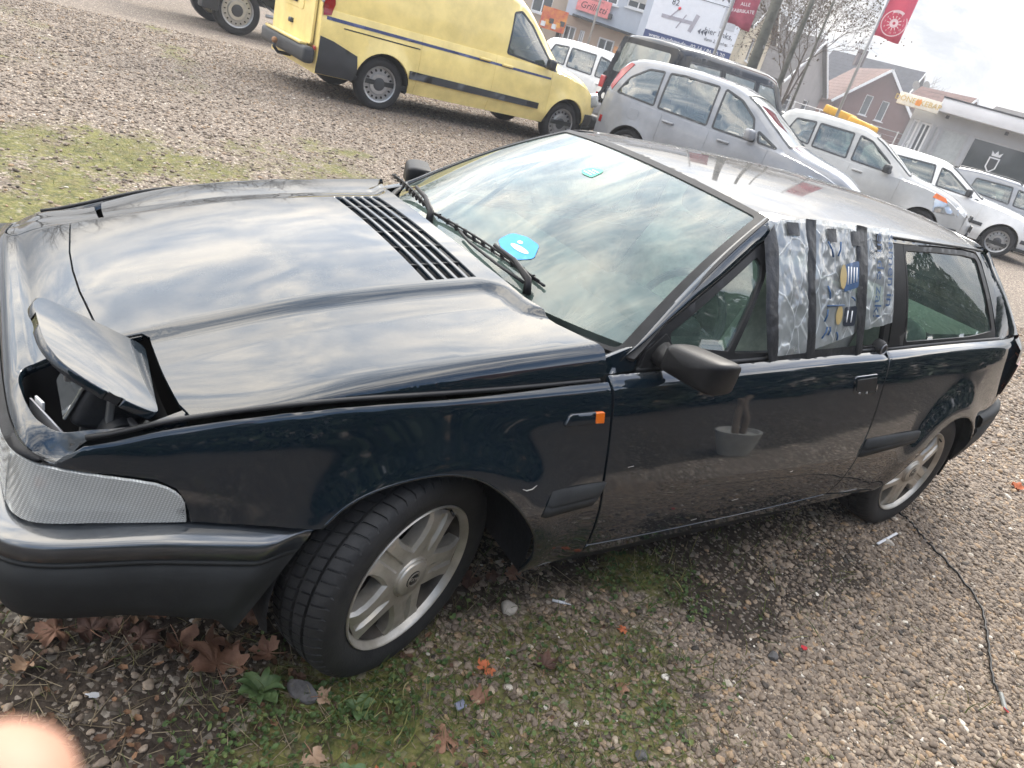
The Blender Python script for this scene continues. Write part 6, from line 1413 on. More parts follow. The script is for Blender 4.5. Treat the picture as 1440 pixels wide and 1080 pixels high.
mod, *_ = vehicle('white_city_car', 'pale silver-white city car with amber corner indicators and an open cabin', 'car', (12.25, 7.34, H_), -63, mod_P, M_['white_s'])
box('grille', (.04, .50, .11), (3.27, 0, .66), M_['ctrim'], mod, bevel=.02); box('lower_grille', (.04, .7, .12), (3.31, 0, .38), M_['ctrim'], mod, bevel=.02); box('number_plate', (.02, .5, .11), (3.335, -.1, .50), M_['plate'], mod)
for sg in (-1, 1): box('headlamp', (.10, .26, .18), (3.02, sg*.50, .70), M_['chead'], mod, rot=(0, R_(-20), sg*R_(28)), bevel=.04, seg=3)
# ---- white hatchback with black rubbing strip, and more of its kind behind
gol_P = dict(x0=-.72, x1=3.30, zlow=.22, wr=.31, arch_r=.355, axles=(0, 2.51), flare=.02, tuck=.05, edge=.09, crown=.035,
    w=[(-.72, .68), (-.5, .80), (0, .86), (2.3, .86), (2.8, .80), (3.1, .68), (3.3, .50)], belt=[(-.72, .96), (0, .94), (1.2, .91), (1.95, .90), (2.7, .82), (3.3, .64)],
    top=[(-.72, 1.0), (-.62, 1.2), (-.40, 1.38), (.3, 1.44), (.9, 1.43), (1.2, 1.36), (1.65, 1.12), (1.98, .965), (2.5, .90), (3.0, .80), (3.3, .66)], wtop=[(-.72, .62), (0, .60), (1.1, .60), (1.95, .70), (2.8, .66), (3.3, .44)],
    cuts=[.35, 1.05, 1.95], names=['rear_side_panel', 'rear_door', 'front_door', 'front_fender'], windows=[[(.02, 1.0), (.06, 1.29), (.84, 1.32), (.90, .96)], [(1.0, .96), (.97, 1.31), (1.15, 1.28), (1.62, 1.02), (1.72, .94)]],
    screens=[[(1.16, -.52), (1.16, .52), (1.92, .64), (1.92, -.64)], [(-.60, -.46), (-.38, -.50), (-.38, .50), (-.60, .46)]], screen_names=['windscreen', 'rear_window'], mirror=(1.60, .98), handles=[(.5, .84), (1.2, .83)],
    rear=[(.22, .05), (.5, .10), (.8, .06), (.98, .0)], front=[(.22, .10), (.42, .15), (.56, .10), (.66, .02)], seat_x=(.15, 1.0), dash_x=1.65)
gol_P['side'] = [([(2.90, .56), (2.80, .72), (3.08, .68), (3.20, .56)], M_['chead'], 'headlamp', .006, 'S'), ([(2.88, .40), (2.88, .47), (3.24, .47), (3.24, .40)], M_['ctrim'], 'bumper_strip', .015, 'S'), ([(.40, .50), (.40, .56), (2.1, .56), (2.1, .50)], M_['ctrim'], 'door_strip', .012, 'S')]
gol, *_ = vehicle('white_hatchback', 'white hatchback with a black bumper strip, front wheel on open gravel', 'car', (15.2, 7.2, H_), -60, gol_P, M_['white_c'])
def clone(root, loc, hd, label, group=None, paint=None, old=None):
    c = copy_tree(root); c.location = loc; c.rotation_euler = (0, 0, R_(hd)); c['label'] = label
    if group: c['group'] = group
    if paint:
        def rep(o):
            if o.type == 'MESH' and o.data.materials and o.data.materials[0] == old:
                o.data = o.data.copy(); o.data.materials[0] = paint
            for ch in o.children: rep(ch)
        rep(c)
    return c
c2 = clone(gol, (18.6, 7.0, H_), -62, 'silver estate with roof rails parked right beside the white hatchback', None, M_['silver'], M_['white_c']); c2.name = 'silver_estate'
for sg in (-1, 1): tube('roof_rail', catmull([(-.45, sg*.56, 1.38), (-.2, sg*.56, 1.45), (.8, sg*.56, 1.48), (1.0, sg*.56, 1.42)], 5), .016, M_['ctrim'], c2)
c3 = clone(gol, (22.4, 7.2, H_), -62, 'white estate at the right edge beyond the silver one', None); c3.name = 'white_estate'
c4 = clone(mod, (21.6, 12.6, H_), -122, 'white hatchback seen through its windscreen in front of the glazed shop', None, M_['white_c'], M_['white_s']); c4.name = 'white_small_car'
c5 = clone(mod, (10.9, 13.6, H_), -58, 'small white three-door between the yellow van and the black minibus', None, M_['white_c'], M_['white_s']); c5.name = 'small_white_car'
c6 = clone(mer, (17.0, 26.0, H_), 62, 'white estate with tall red tail lamps on the street behind the van', None, M_['white_c'], M_['silver']); c6.name = 'white_street_car'
c7 = clone(gol, (20.8, 26.0, H_), 30, 'dark car parked on the street under the restaurant sign', None, M_['black_c'], M_['white_c']); c7.name = 'dark_street_car'
c8 = clone(gol, (26.5, 19.0, H_), 150, 'dark red-lamped estate behind the minibus beside the bare tree', None, M_['black_c'], M_['white_c']); c8.name = 'dark_estate'
# ---- lorry chassis behind the van
lor = empty('lorry', (3.1, 14.5, H_), R_(2), 'lorry behind the yellow van showing its wheel and bare chassis', 'lorry')
road_wheel(lor, (0, -.95, .42), .42, .26, False, 'steel'); road_wheel(lor, (0, .95, .42), .42, .26, True, 'steel'); road_wheel(lor, (3.6, -.95, .42), .42, .26, False, 'steel'); road_wheel(lor, (3.6, .95, .42), .42, .26, True, 'steel')
for sg in (-1, 1): box('chassis_rail', (6.2, .09, .20), (1.9, sg*.42, .66), M_['ctrim'], lor, bevel=.01)
box('flatbed', (4.3, 2.1, .12), (1.3, 0, .98), M_['ctrim'], lor, bevel=.01); box('mudguard', (.30, .32, .75), (-.52, -.95, .72), M_['ctrim'], lor, bevel=.03); box('battery_box', (.7, .40, .34), (1.25, -.72, .62), M_['csteel'], lor, bevel=.03); box('air_tank', (.9, .3, .3), (2.3, -.74, .60), M_['ctrim'], lor, bevel=.10, seg=4)
for k in range(3): tube('chassis_strut', [(.5+.5*k, -.42, .66), (.75+.5*k, -.95, .52)], .025, M_['csteel'], lor)
tube('side_guard', [(.5, -1.0, .46), (3.0, -1.0, .46)], .03, M_['csteel'], lor)
bm = bmesh.new(); add_box(bm, (1.7, 2.1, 1.9), (4.4, 0, 1.55), (0, 0, 0), .15, seg=3); obj('cab', bm_mesh('cab', bm, sharp=R_(50)), M_['white_c'], lor)
# ================================================================== street behind the lot. Each building: origin on the ground, x along its front, y away from the lot
def site(az, d): a = R_(az); return (CAM.x+d*math.sin(a), CAM.y+d*math.cos(a)), -a
B_wall = {}
def wmat(nm, c, **k): 
    if nm not in B_wall: B_wall[nm] = mat(nm, c, rough=k.get('rough', .9), var=k.get('var', .08), vs=k.get('vs', .8), bump=.15, bs=25, spec=.3)
    return B_wall[nm]
M_['bglass'] = mat('shop_glass', (.05, .06, .065), rough=.06, ior=1.7, var=.3, vs=.7)
M_['shutter'] = mat('pale_roller_shutter', (.55, .54, .50), rough=.7)
def roof_tile_mat(nm, c):
    m = mat(nm, c, rough=.85, var=.25, vs=2.5); return m
def wall_boxes(parent, w, h, t, holes, mt, name='wall', y=0):
    """front wall sheet with real openings"""
    S = lambda x, z: np.stack([np.asarray(x, float), 0*np.asarray(x, float)+y, np.asarray(z, float)], -1)
    return panel(name, [(w[0], 0), (w[0], h), (w[1], h), (w[1], 0)] if not isinstance(h, list) else h, S, (0, -1, 0), mt, parent, h=1.2, gap=0, holes=holes, depth=t, bev=.004)
def window(parent, x0, x1, z0, z1, y=0, frame=None, shut=0., mull=1, glass=None, sill=True):
    fm = frame or M_['white']; t = .07
    bm = bmesh.new(); d = .10
    for a, b, c, e in ((x0, x1, z0, z0+t), (x0, x1, z1-t, z1), (x0, x0+t, z0+t, z1-t), (x1-t, x1, z0+t, z1-t)): add_box(bm, (b-a, .06, e-c), ((a+b)/2, y+d, (c+e)/2))
    for k in range(mull): xm = x0+(x1-x0)*(k+1)/(mull+1); add_box(bm, (.06, .05, z1-z0-2*t), (xm, y+d, (z0+z1)/2))
    w = obj('window', bm_mesh('window', bm), fm, parent)
    box('pane', (x1-x0-.06, .02, z1-z0-.06), ((x0+x1)/2, y+d+.03, (z0+z1)/2), glass or M_['bglass'], w)
    if shut: box('roller_shutter', (x1-x0-.1, .03, (z1-z0)*shut), ((x0+x1)/2, y+d-.045, z1-(z1-z0)*shut/2-.04), M_['shutter'], w)
    if sill: box('sill', (x1-x0+.2, .16, .06), ((x0+x1)/2, y-.03, z0-.035), M_['white'], w)
    return w
def rect(x0, x1, z0, z1): return [(x0, z0), (x0, z1), (x1, z1), (x1, z0)]
def gable_house(name, label, az, d, turn, W, D, eave, ridge, wallm, roofm, wins=(), rot_ridge=True, cat='house'):
    """ridge runs along local y; the gable wall faces the lot when turn = 0"""
    (x, y), a = site(az, d); t = empty(name, (x, y, 0), a+R_(turn), label, cat)
    gp = [(-W/2, 0), (-W/2, eave), (0, ridge), (W/2, eave), (W/2, 0)]
    wall_boxes(t, None, gp, .3, [rect(*w[:4]) for w in wins], wallm)
    for w in wins: window(t, *w[:4], 0, None, w[4] if len(w) > 4 else 0, w[5] if len(w) > 5 else 0)
    box('wall', (.3, D, eave), (-W/2+.15, D/2, eave/2), wallm, t); box('wall', (.3, D, eave), (W/2-.15, D/2, eave/2), wallm, t)
    prism('wall', gp, .3, wallm, t, Matrix.Translation((0, D, 0)) @ Matrix.Rotation(R_(90), 4, 'X'))
    L_ = math.hypot(W/2+.35, ridge-eave+.35*(ridge-eave)/(W/2)); sl = math.atan2(ridge-eave, W/2)
    for sg in (-1, 1):
        rf = box('roof', (L_, D+.8, .14), (sg*(W/4+.17), D/2, (eave+ridge)/2-.17*math.tan(sl)+.09), roofm, t, rot=(0, sg*sl, 0))
        n = max(4, int(L_/.42))                                  # courses of tiles, a step each
        bm = bmesh.new()
        for k in range(n): add_box(bm, (.40, D+.8, .03), (-L_/2+(k+.5)*L_/n, 0, .085), (0, R_(-3), 0))
        c = obj('tile_courses', bm_mesh('tile_courses', bm), roofm, rf); 
        box('barge_board', (L_, .06, .20), (0, -(D+.8)/2-.01, .0), M_['white'], rf)
    return t
roofA = roof_tile_mat('dark_grey_roof_tiles', (.075, .068, .066)); roofB = roof_tile_mat('red_brown_roof_tiles', (.15, .085, .07)); roofC = roof_tile_mat('blue_black_roof_tiles', (.045, .047, .058))
# ---- restaurant with the pink sign
(x, y), a = site(40, 40); gr = empty('restaurant', (x, y, 0), a, 'grey-blue rendered restaurant with a pink sign above dark shop windows', 'building')
bw = wmat('pale_blue_render', (.52, .56, .62)); gw = wmat('orange_beige_ground_floor', (.48, .36, .27))
up_w = [(-.10, 1.0, 3.95, 5.2), (-1.55, -.55, 3.85, 5.2), (.9, 1.9, 4.0, 5.2)]
S0 = lambda yy: (lambda xx, zz: np.stack([np.asarray(xx, float), 0*np.asarray(xx, float)+yy, np.asarray(zz, float)], -1))
panel('upper_wall', [(-2.9, 2.9), (-2.9, 7.2), (1.75, 7.2), (1.75, 2.75)], S0(0), (0, -1, 0), bw, gr, h=1.2, gap=0, holes=[rect(*w) for w in up_w], depth=.3)
for i, w in enumerate(up_w): window(gr, *w, 0, None, .72 if i != 1 else 0, 1)
gf = [(-2.75, -2.15, 1.0, 2.45), (-1.95, -1.70, .9, 2.4), (-.95, -.15, .7, 2.35), (.25, 1.3, .2, 2.3)]
panel('ground_floor_wall', [(-2.9, 0), (-2.9, 2.9), (1.75, 2.75), (1.75, 0)], S0(.05), (0, -1, 0), gw, gr, h=1.2, gap=0, holes=[rect(*w) for w in gf], depth=.3)
for w in gf: window(gr, *w, .05, None, 0, 1, sill=False)
box('side_wall', (.3, 8, 7.2), (1.6, 4.2, 3.6), bw, gr); box('back_wall', (4.6, .3, 7.2), (-.6, 8, 3.6), bw, gr); box('flat_roof', (4.8, 8.4, .25), (-.6, 4.1, 7.3), roofA, gr)
box('canopy', (3.9, .55, .10), (-.55, -.25, 2.86), M_['ctrim'], gr, rot=(0, R_(2), 0))
sg_ = empty('restaurant_sign', (0, 0, 0), 0, 'pink restaurant sign board with dark script lettering', 'sign', parent=None)
sg_.location = gr.location; sg_.rotation_euler = gr.rotation_euler
bd = box('sign_board', (1.65, .10, .72), (-1.62, -.10, 3.55), mat('pink_sign', (.85, .28, .27), rough=.6), sg_, rot=(0, R_(1), 0))
text('lettering', 'Grilletti', .42, mat('dark_lettering', (.10, .03, .04)), bd, T((.0, -.056, -.08), (R_(90), 0, 0)), .004, shear=.2)
text('lettering', 'RESTAURANT', .11, M_['dash'], bd, T((.1, -.056, .25), (R_(90), 0, 0)), .004)
box('flood_lamp', (.2, .25, .25), (-.72, -.15, 3.32), M_['ctrim'], gr, bevel=.03)
# ---- beige house to its left with arch and poster
(x, y), a = site(34, 41); bh = empty('beige_house', (x, y, 0), a, 'beige house with a round-arched passage left of the restaurant', 'house')
arch_h = [(1.15, 0), (1.15, 2.1)]+[(1.5+.35*math.cos(t), 2.1+.4*math.sin(t)) for t in np.linspace(math.pi, 0, 9)[1:-1]]+[(1.85, 2.1), (1.85, 0.02)]
panel('wall', [(-4, 0), (-4, 7), (2.0, 7), (2.0, 0)], S0(0), (0, -1, 0), wmat('beige_render', (.52, .43, .34)), bh, h=1.2, gap=0, holes=[arch_h[1:-1]+[(1.85, .3), (1.15, .3)], rect(-.4, .6, 2.6, 4.0), rect(-2.6, -1.5, 2.6, 4.0)], depth=.35)
for q in (-.4, -2.6): window(bh, q, q+1.05, 2.6, 4.0)
box('passage', (.9, .1, 3), (1.5, .5, 1.4), M_['dash'], bh); box('flat_roof', (6.4, 7, .3), (-1, 3.4, 7.1), roofA, bh)
po = empty('poster_wall', (0, 0, 0), 0, 'red and orange poster board beside the arched passage', 'poster'); po.location = site(35.2, 39)[0]+(0,); po.rotation_euler = (0, 0, site(35.2, 39)[1])
pb_ = box('poster_board', (1.25, .08, .95), (0, 0, 2.45), mat('red_poster', (.55, .06, .05), col2=(.75, .30, .05), vs=3), po)
for k in range(6): box('poster_patch', (.22, .02, .22), (-.45+.18*k, -.05, -.28+.1*(k % 3)), [M_['white'], mat('orange_patch', (.8, .35, .05)), M_['dash']][k % 3], pb_)
for sg in (-1, 1): tube('post', [(sg*.5, .06, 0), (sg*.5, .06, 2.4)], .04, M_['ctrim'], po)
# ---- white gabled wall with the surveyor's board
(x, y), a = site(44.6, 36); wh = empty('white_house', (x, y, 0), a, 'pale house wall standing behind the big white advertising board', 'house')
panel('wall', [(-2.2, 0), (-2.2, 7.5), (2.0, 7.5), (2.0, 0)], S0(0), (0, -1, 0), bw, wh, h=1.5, gap=0, holes=[rect(-.55, -.2, 3.95, 4.6)], depth=.3)
window(wh, -.55, -.2, 3.95, 4.6, 0, None, 0, 0); box('roof', (4.6, 7, .3), (-.1, 3.3, 7.6), roofA, wh)
(x, y), a = site(48, 33); ad = empty('advertising_board', (x, y, 0), a, 'large white advertising board with a blue web-address band and a road sketch', 'sign')
M_['board'] = mat('white_board_sheet', (.74, .77, .82), rough=.5, var=.03); M_['navy'] = mat('navy_band', (.035, .06, .17), rough=.5, var=.05); M_['ink'] = mat('dark_blue_grey_ink', (.05, .06, .09), rough=.6); M_['gpr'] = mat('grey_print', (.36, .35, .40), rough=.6)
bb = empty('board_face', (0, 0, 0), 0, parent=ad)
SB = S0(0)
sheet = panel('sheet', [(-3.95, 3.02), (-3.35, 5.6), (.15, 5.95), (-.17, 2.98)][0:0]+[(-3.72, 2.98), (-3.72, 5.9), (-.12, 5.9), (-.12, 2.98)], SB, (0, -1, 0), M_['board'], bb, h=1, gap=0, depth=.08)
band = panel('web_band', [(-3.72, 2.66), (-3.72, 2.975), (-.12, 2.975), (-.12, 2.66)], S0(-.004), (0, -1, 0), M_['navy'], bb, h=1, gap=0, depth=.08)
foot = panel('foot_strip', [(-3.72, 2.28), (-3.72, 2.655), (-.12, 2.655), (-.12, 2.28)], SB, (0, -1, 0), M_['board'], bb, h=1, gap=0, depth=.08)
TX = lambda x, z: T((x, -.012, z), (R_(90), 0, 0))
text('web_lettering', 'www.sv-adams.de - 02 14 / 86 60 20', .215, M_['white'], band, TX(-1.92, 2.82))
text('lettering', 'SV ADAMS', .46, M_['ink'], sheet, TX(-1.35, 4.78)); text('number', '82', .30, M_['ink'], sheet, TX(-2.86, 4.16)); text('number', '5', .30, M_['ink'], sheet, TX(-2.35, 4.85))
box('rule', (2.4, .01, .02), (-1.6, -.008, 4.50), M_['ink'], sheet)
text('lettering', 'hier links,', .30, M_['ink'], sheet, TX(-.85, 3.52)); text('lettering', 'dann 2. rechts', .17, M_['ink'], sheet, TX(-.85, 3.22))
for k in range(3): prism('arrow', [(-1.68+.13*k, 3.42), (-1.57+.13*k, 3.53), (-1.57+.13*k, 3.31)], .006, M_['ink'], sheet, Matrix.Translation((0, -.006, 0)) @ Matrix.Rotation(R_(90), 4, 'X'))
box('code_field', (.60, .008, .75), (-.62, -.008, 4.10), mat('pale_grey_field', (.5, .52, .56)), sheet)
for (xa, za, xb, zb_, wd) in ((-3.25, 3.60, -2.0, 3.62, .13), (-2.0, 3.30, -1.85, 3.95, .16), (-2.95, 3.55, -2.65, 3.98, .05), (-2.55, 3.30, -2.3, 3.85, .05)):
    L0 = math.hypot(xb-xa, zb_-za); box('road_sketch', (L0, .008, wd), ((xa+xb)/2, -.008, (za+zb_)/2), M_['gpr'], sheet, rot=(0, -math.atan2(zb_-za, xb-xa), 0))
bm = bmesh.new(); bmesh.ops.create_uvsphere(bm, u_segments=12, v_segments=8, radius=.06); obj('map_pin', bm_mesh('map_pin', bm, smooth=True), mat('red_pin', (.6, .03, .05)), sheet, loc=(-2.64, -.02, 4.0))
for k in range(9): box('small_print', (.30, .006, .045), (-3.4+.38*k, -.006, 2.50-.0*k), M_['gpr'], foot)
bm = bmesh.new(); bmesh.ops.create_circle(bm, cap_ends=True, radius=.13, segments=20, matrix=T((-1.35, -.012, 2.50), (R_(90), 0, 0))); obj('round_logo', bm_mesh('round_logo', bm), mat('logo_blue', (.03, .25, .6)), foot)
for xx in (-3.4, -1.9, -.4): box('post', (.12, .12, 2.7), (xx, .12, 1.35), M_['ctrim'], ad)
# ---- houses
gable_house('beige_gabled_house', 'narrow beige house with a brown roof right of the advertising board', 49.2, 52, 78, 8, 7, 5.3, 7.4, wmat('cream_render', (.60, .52, .38)), roofA, [(-1.6, -.6, 3.6, 4.9), (.8, 1.8, 3.6, 4.9)])
gable_house('white_gabled_house', 'white house with a grey roof behind the lamp post', 50.4, 70, 80, 9, 9, 4.4, 8.2, wmat('white_render', (.66, .65, .62)), roofA, [(-1.5, -.4, 2.6, 4.0)])
gable_house('dark_roofed_house', 'long dark-roofed house behind the bare tree', 53.2, 66, 68, 9, 10, 3.6, 7.0, wmat('grey_render', (.36, .33, .31)), roofA, [(-2.4, -1.3, 1.4, 2.8), (1.2, 2.3, 1.4, 2.8)])
gable_house('brick_gabled_house', 'red-brown brick house with two white-framed gable windows', 58.0, 72, 18, 6.6, 9.5, 3.6, 6.7, wmat('red_brown_brick', (.17, .095, .085), vs=3), roofB, [(-1.0, -.35, 3.0, 4.6, 0, 0), (.45, 1.1, 2.9, 4.5, 0, 0), (-1.6, 1.6, .6, 2.0, 0, 2)])
gable_house('blue_roofed_house', 'house with a steep blue-black roof behind the brick house', 59.8, 88, 74, 9, 9, 3.8, 8.4, wmat('grey_render', (.36, .33, .31)), roofC, [(-1.5, -.4, 2.2, 3.6)])
(x, y), a = site(58.0, 78); 
ch = box('chimney', (.7, .7, 1.3), (-1.6, 4, 7.3), wmat('dark_brick', (.10, .08, .08)), [o for o in bpy.data.objects if o.name == 'brick_gabled_house'][0])
for nm, px_, sz in (('blue_roofed_house', 1.2, .55),): 
    hb = bpy.data.objects[nm]
    for k in range(2):
        bm = bmesh.new(); bmesh.ops.create_circle(bm, cap_ends=True, radius=.45, segments=18, matrix=T((-3.4+1.1*k, -1.0-.6*k, 7.0+.25*k), (R_(70), 0, R_(60)))); obj('satellite_dish', bm_mesh('satellite_dish', bm), M_['csteel'], hb)
gable_house('red_roofed_house', 'white house with a dark red roof rising behind the flat shop', 63.3, 78, 55, 3.4, 5, 5.0, 6.7, wmat('white_render', (.66, .65, .62)), roofB, [])
gable_house('cream_house', 'cream house with a grey roof at the right edge of the street', 70.3, 82, 78, 7, 8, 4.9, 6.9, wmat('cream_render', (.60, .52, .38)), roofA, [(-1.5, -.4, 3.4, 4.6)])
# ---- flat shop with the orange sign
(x, y), a = site(63, 34); sh = empty('glazed_shop', (x, y, 0), a, 'single-storey glazed shop with a white roof band', 'shop')
sw = wmat('grey_shop_wall', (.40, .41, .42)); fas = wmat('white_fascia', (.66, .66, .67))
ops = [(-1.42, -1.18, .25, 2.62), (-1.12, -.72, .2, 2.6), (-.62, -.42, .6, 2.62), (-.34, .66, .35, 2.62), (.80, 3.9, .35, 2.62), (4.0, 6.5, .35, 2.62)]
panel('wall', rect(-1.55, 8.0, 0, 3.1), S0(0), (0, -1, 0), sw, sh, h=1.2, gap=0, holes=[rect(*w) for w in ops], depth=.3)
gl_l = mat('pale_covered_glass', (.42, .44, .43), rough=.25)
for i, w in enumerate(ops): window(sh, *w, 0, M_['csteel'] if i > 1 else M_['white'], 0, 1 if i in (1,) else 0, gl_l if i in (2, 3) else None, sill=False)
box('frosted_strip', (3.0, .03, .85), (2.35, .095, .78), gl_l, sh)
box('roof_band', (9.2, .9, .48), (3.85, -.25, 3.32), fas, sh, bevel=.02); box('roof_edge', (9.25, .95, .05), (3.85, -.25, 3.585), M_['ctrim'], sh)
box('side_wall', (.3, 8, 3.1), (-1.4, 4.1, 1.55), sw, sh); box('flat_roof', (9.4, 8.2, .2), (3.3, 4.1, 3.2), roofA, sh)
for xx in (-.35, 1.75, 2.6): box('soffit_lamp', (.12, .12, .12), (xx, -.2, 2.98), M_['ctrim'], sh)
em = empty('window_emblem', (0, 0, 0), 0, parent=sh)
prism('shield', [(1.62, 2.1), (2.0, 2.1), (2.0, 1.72), (1.81, 1.52), (1.62, 1.72)], .01, M_['white'], em, Matrix.Translation((0, .075, 0)) @ Matrix.Rotation(R_(90), 4, 'X'))
prism('shield_field', [(1.67, 2.05), (1.95, 2.05), (1.95, 1.74), (1.81, 1.59), (1.67, 1.74)], .01, M_['dash'], em, Matrix.Translation((0, .062, 0)) @ Matrix.Rotation(R_(90), 4, 'X'))
prism('crown', [(1.66, 2.14), (1.62, 2.32), (1.74, 2.22), (1.81, 2.36), (1.88, 2.22), (2.0, 2.32), (1.96, 2.14)], .01, M_['white'], em, Matrix.Translation((0, .075, 0)) @ Matrix.Rotation(R_(90), 4, 'X'))
text('door_lettering', 'PUNKT', .30, M_['white'], sh, T((-1.30, .03, 1.35), (R_(90), R_(-72), 0)), .004)
sn = empty('shop_sign', (x, y, 0), a, 'cream illuminated shop sign with orange and yellow letters', 'sign')
sb_ = box('sign_box', (1.52, .35, .42), (-1.49, -.55, 3.17), mat('cream_sign', (.80, .74, .62), rough=.5), sn, bevel=.01)
M_['orange'] = mat('orange_print', (.80, .30, .06), rough=.5); M_['ochre'] = mat('ochre_print', (.62, .42, .08), rough=.5)
text('lettering', 'DÖNER', .27, M_['ochre'], sb_, T((-.42, -.182, 0), (R_(90), 0, 0)), .003); text('lettering', 'KEBAP', .27, M_['ochre'], sb_, T((.42, -.182, 0), (R_(90), 0, 0)), .003)
prism('flame_mark', [(-.10, -.12), (.08, -.12), (.10, .02), (.03, .14), (-.02, .05), (-.08, .10), (-.12, .0)], .01, M_['orange'], sb_, Matrix.Translation((0, -.178, 0)) @ Matrix.Rotation(R_(90), 4, 'X'))
# railing in front of the shop
rl = empty('railing', (x, y, 0), a, 'thin grey metal railing before the shop windows', 'railing')
for z in (1.0, .30): tube('rail', [(.7, -1.2, z), (6.5, -1.2, z)], .025, M_['csteel'], rl)
for k in range(40): tube('bar', [(.7+.15*k, -1.2, .3), (.7+.15*k, -1.2, 1.0)], .010, M_['csteel'], rl, 5)
# ---- flags and posts
def flag(az, d, h, fcol, label, zlo, zhi, wd, sway, seed, fl=True):
    (x, y), a = site(az, d); t = empty('flag' if fl else 'flag_pole', (x, y, 0), a, label, 'flag')
    tube('pole', [(0, 0, 0), (0, 0, h)], [.045, .03], M_['csteel'], t, 10)
    if fl:
        G = []
        for i in range(15):
            v = i/14; row = []
            for j in range(13):
                u = j/12; row.append((.04+wd*u, .10*math.sin(u*5+v*2+seed)*u+.04*math.sin(v*7+u*3), zlo+(zhi-zlo)*v-.05*u+.02*math.sin(u*6)))
            G.append(row)
        f = obj('flag_cloth', grid_mesh('flag_cloth', G), fcol, t); sd = f.modifiers.new('t', 'SOLIDIFY'); sd.thickness = .004
        return t, f
    return t, None
M_['flagred'] = mat('faded_red_flag', (.62, .085, .14), rough=.8, var=.12, vs=1.2); M_['flagpink'] = mat('dull_red_flag', (.40, .09, .13), rough=.8, var=.15)
f1, fc = flag(56.0, 22, 7.0, M_['flagred'], 'red banner flag with a white round calendar dial on a tall pole', 3.78, 6.6, .62, 0, 1.0)
dl_ = empty('dial_print', (.36, -.07, 4.12), 0, parent=f1)
def ring(nm, r0, r1, mt, par, a0=0, a1=2*math.pi, y=-.05, n=40):
    V = []; Fc = []
    for k in range(n+1):
        q = a0+(a1-a0)*k/n
        for r in (r0, r1): V.append((r*math.cos(q), y, r*math.sin(q)))
    for k in range(n): Fc.append((2*k, 2*k+1, 2*k+3, 2*k+2))
    return obj(nm, mesh_np(nm, V, Fc), mt, par)
M_['flagwhite'] = mat('white_flag_print', (.75, .55, .56), rough=.8)
ring('dial_ring', .275, .295, M_['flagwhite'], dl_, R_(100), R_(395)); ring('dial_ring', .235, .295, M_['flagwhite'], dl_, R_(60), R_(118)); ring('dial_hub', .035, .10, M_['flagwhite'], dl_)
for k in range(12): q = k*math.pi/6; tube('dial_ray', [(.11*math.cos(q), -.05, .11*math.sin(q)), (.165*math.cos(q), -.05, .165*math.sin(q))], .010, M_['flagwhite'], dl_, 5); text('dial_number', str(k+1), .065, M_['flagwhite'], dl_, T((.215*math.cos(q), -.05, .215*math.sin(q)), (R_(90), 0, 0)), .002)
f2, fc2 = flag(46.7, 20, 7.0, M_['flagpink'], 'dull red banner flag with white slogan lettering beside the advertising board', 3.02, 5.6, .56, 0, 2.2)
for k, s in enumerate(('ANKAUF', 'ALLE', 'FABRIKATE')): text('slogan', s, .105, M_['white'], f2, T((.30, -.13, 3.62-.15*k), (R_(90), R_(-8), 0)), .002)
flag(38.0, 26, 6.5, None, 'thin white flag pole standing before the restaurant', 0, 0, 0, 0, 0, False)
def pole_post(az, d, h, r, label, mt, name='lamp_post'):
    (x, y), a = site(az, d); t = empty(name, (x, y, 0), a, label, 'post'); tube('shaft', [(0, 0, 0), (0, 0, h)], [r, r*.75], mt, t, 10); return t
M_['wood'] = mat('weathered_wood_pole', (.13, .13, .11), rough=.9, var=.3)
p1 = pole_post(49.45, 19, 8, .135, 'thick grey-green wooden pole left of the bare tree', M_['wood'], 'wooden_pole'); tube('strut', [(-.05, 0, 2.9), (.10, -.1, 2.65)], .02, M_['csteel'], p1)
pole_post(51.6, 20.5, 8, .075, 'thin dark pole standing directly before the bare tree', M_['wood'], 'dark_pole'); pole_post(52.9, 23, 8, .04, 'slender pole right behind the bare tree trunk', M_['wood'], 'slender_pole')
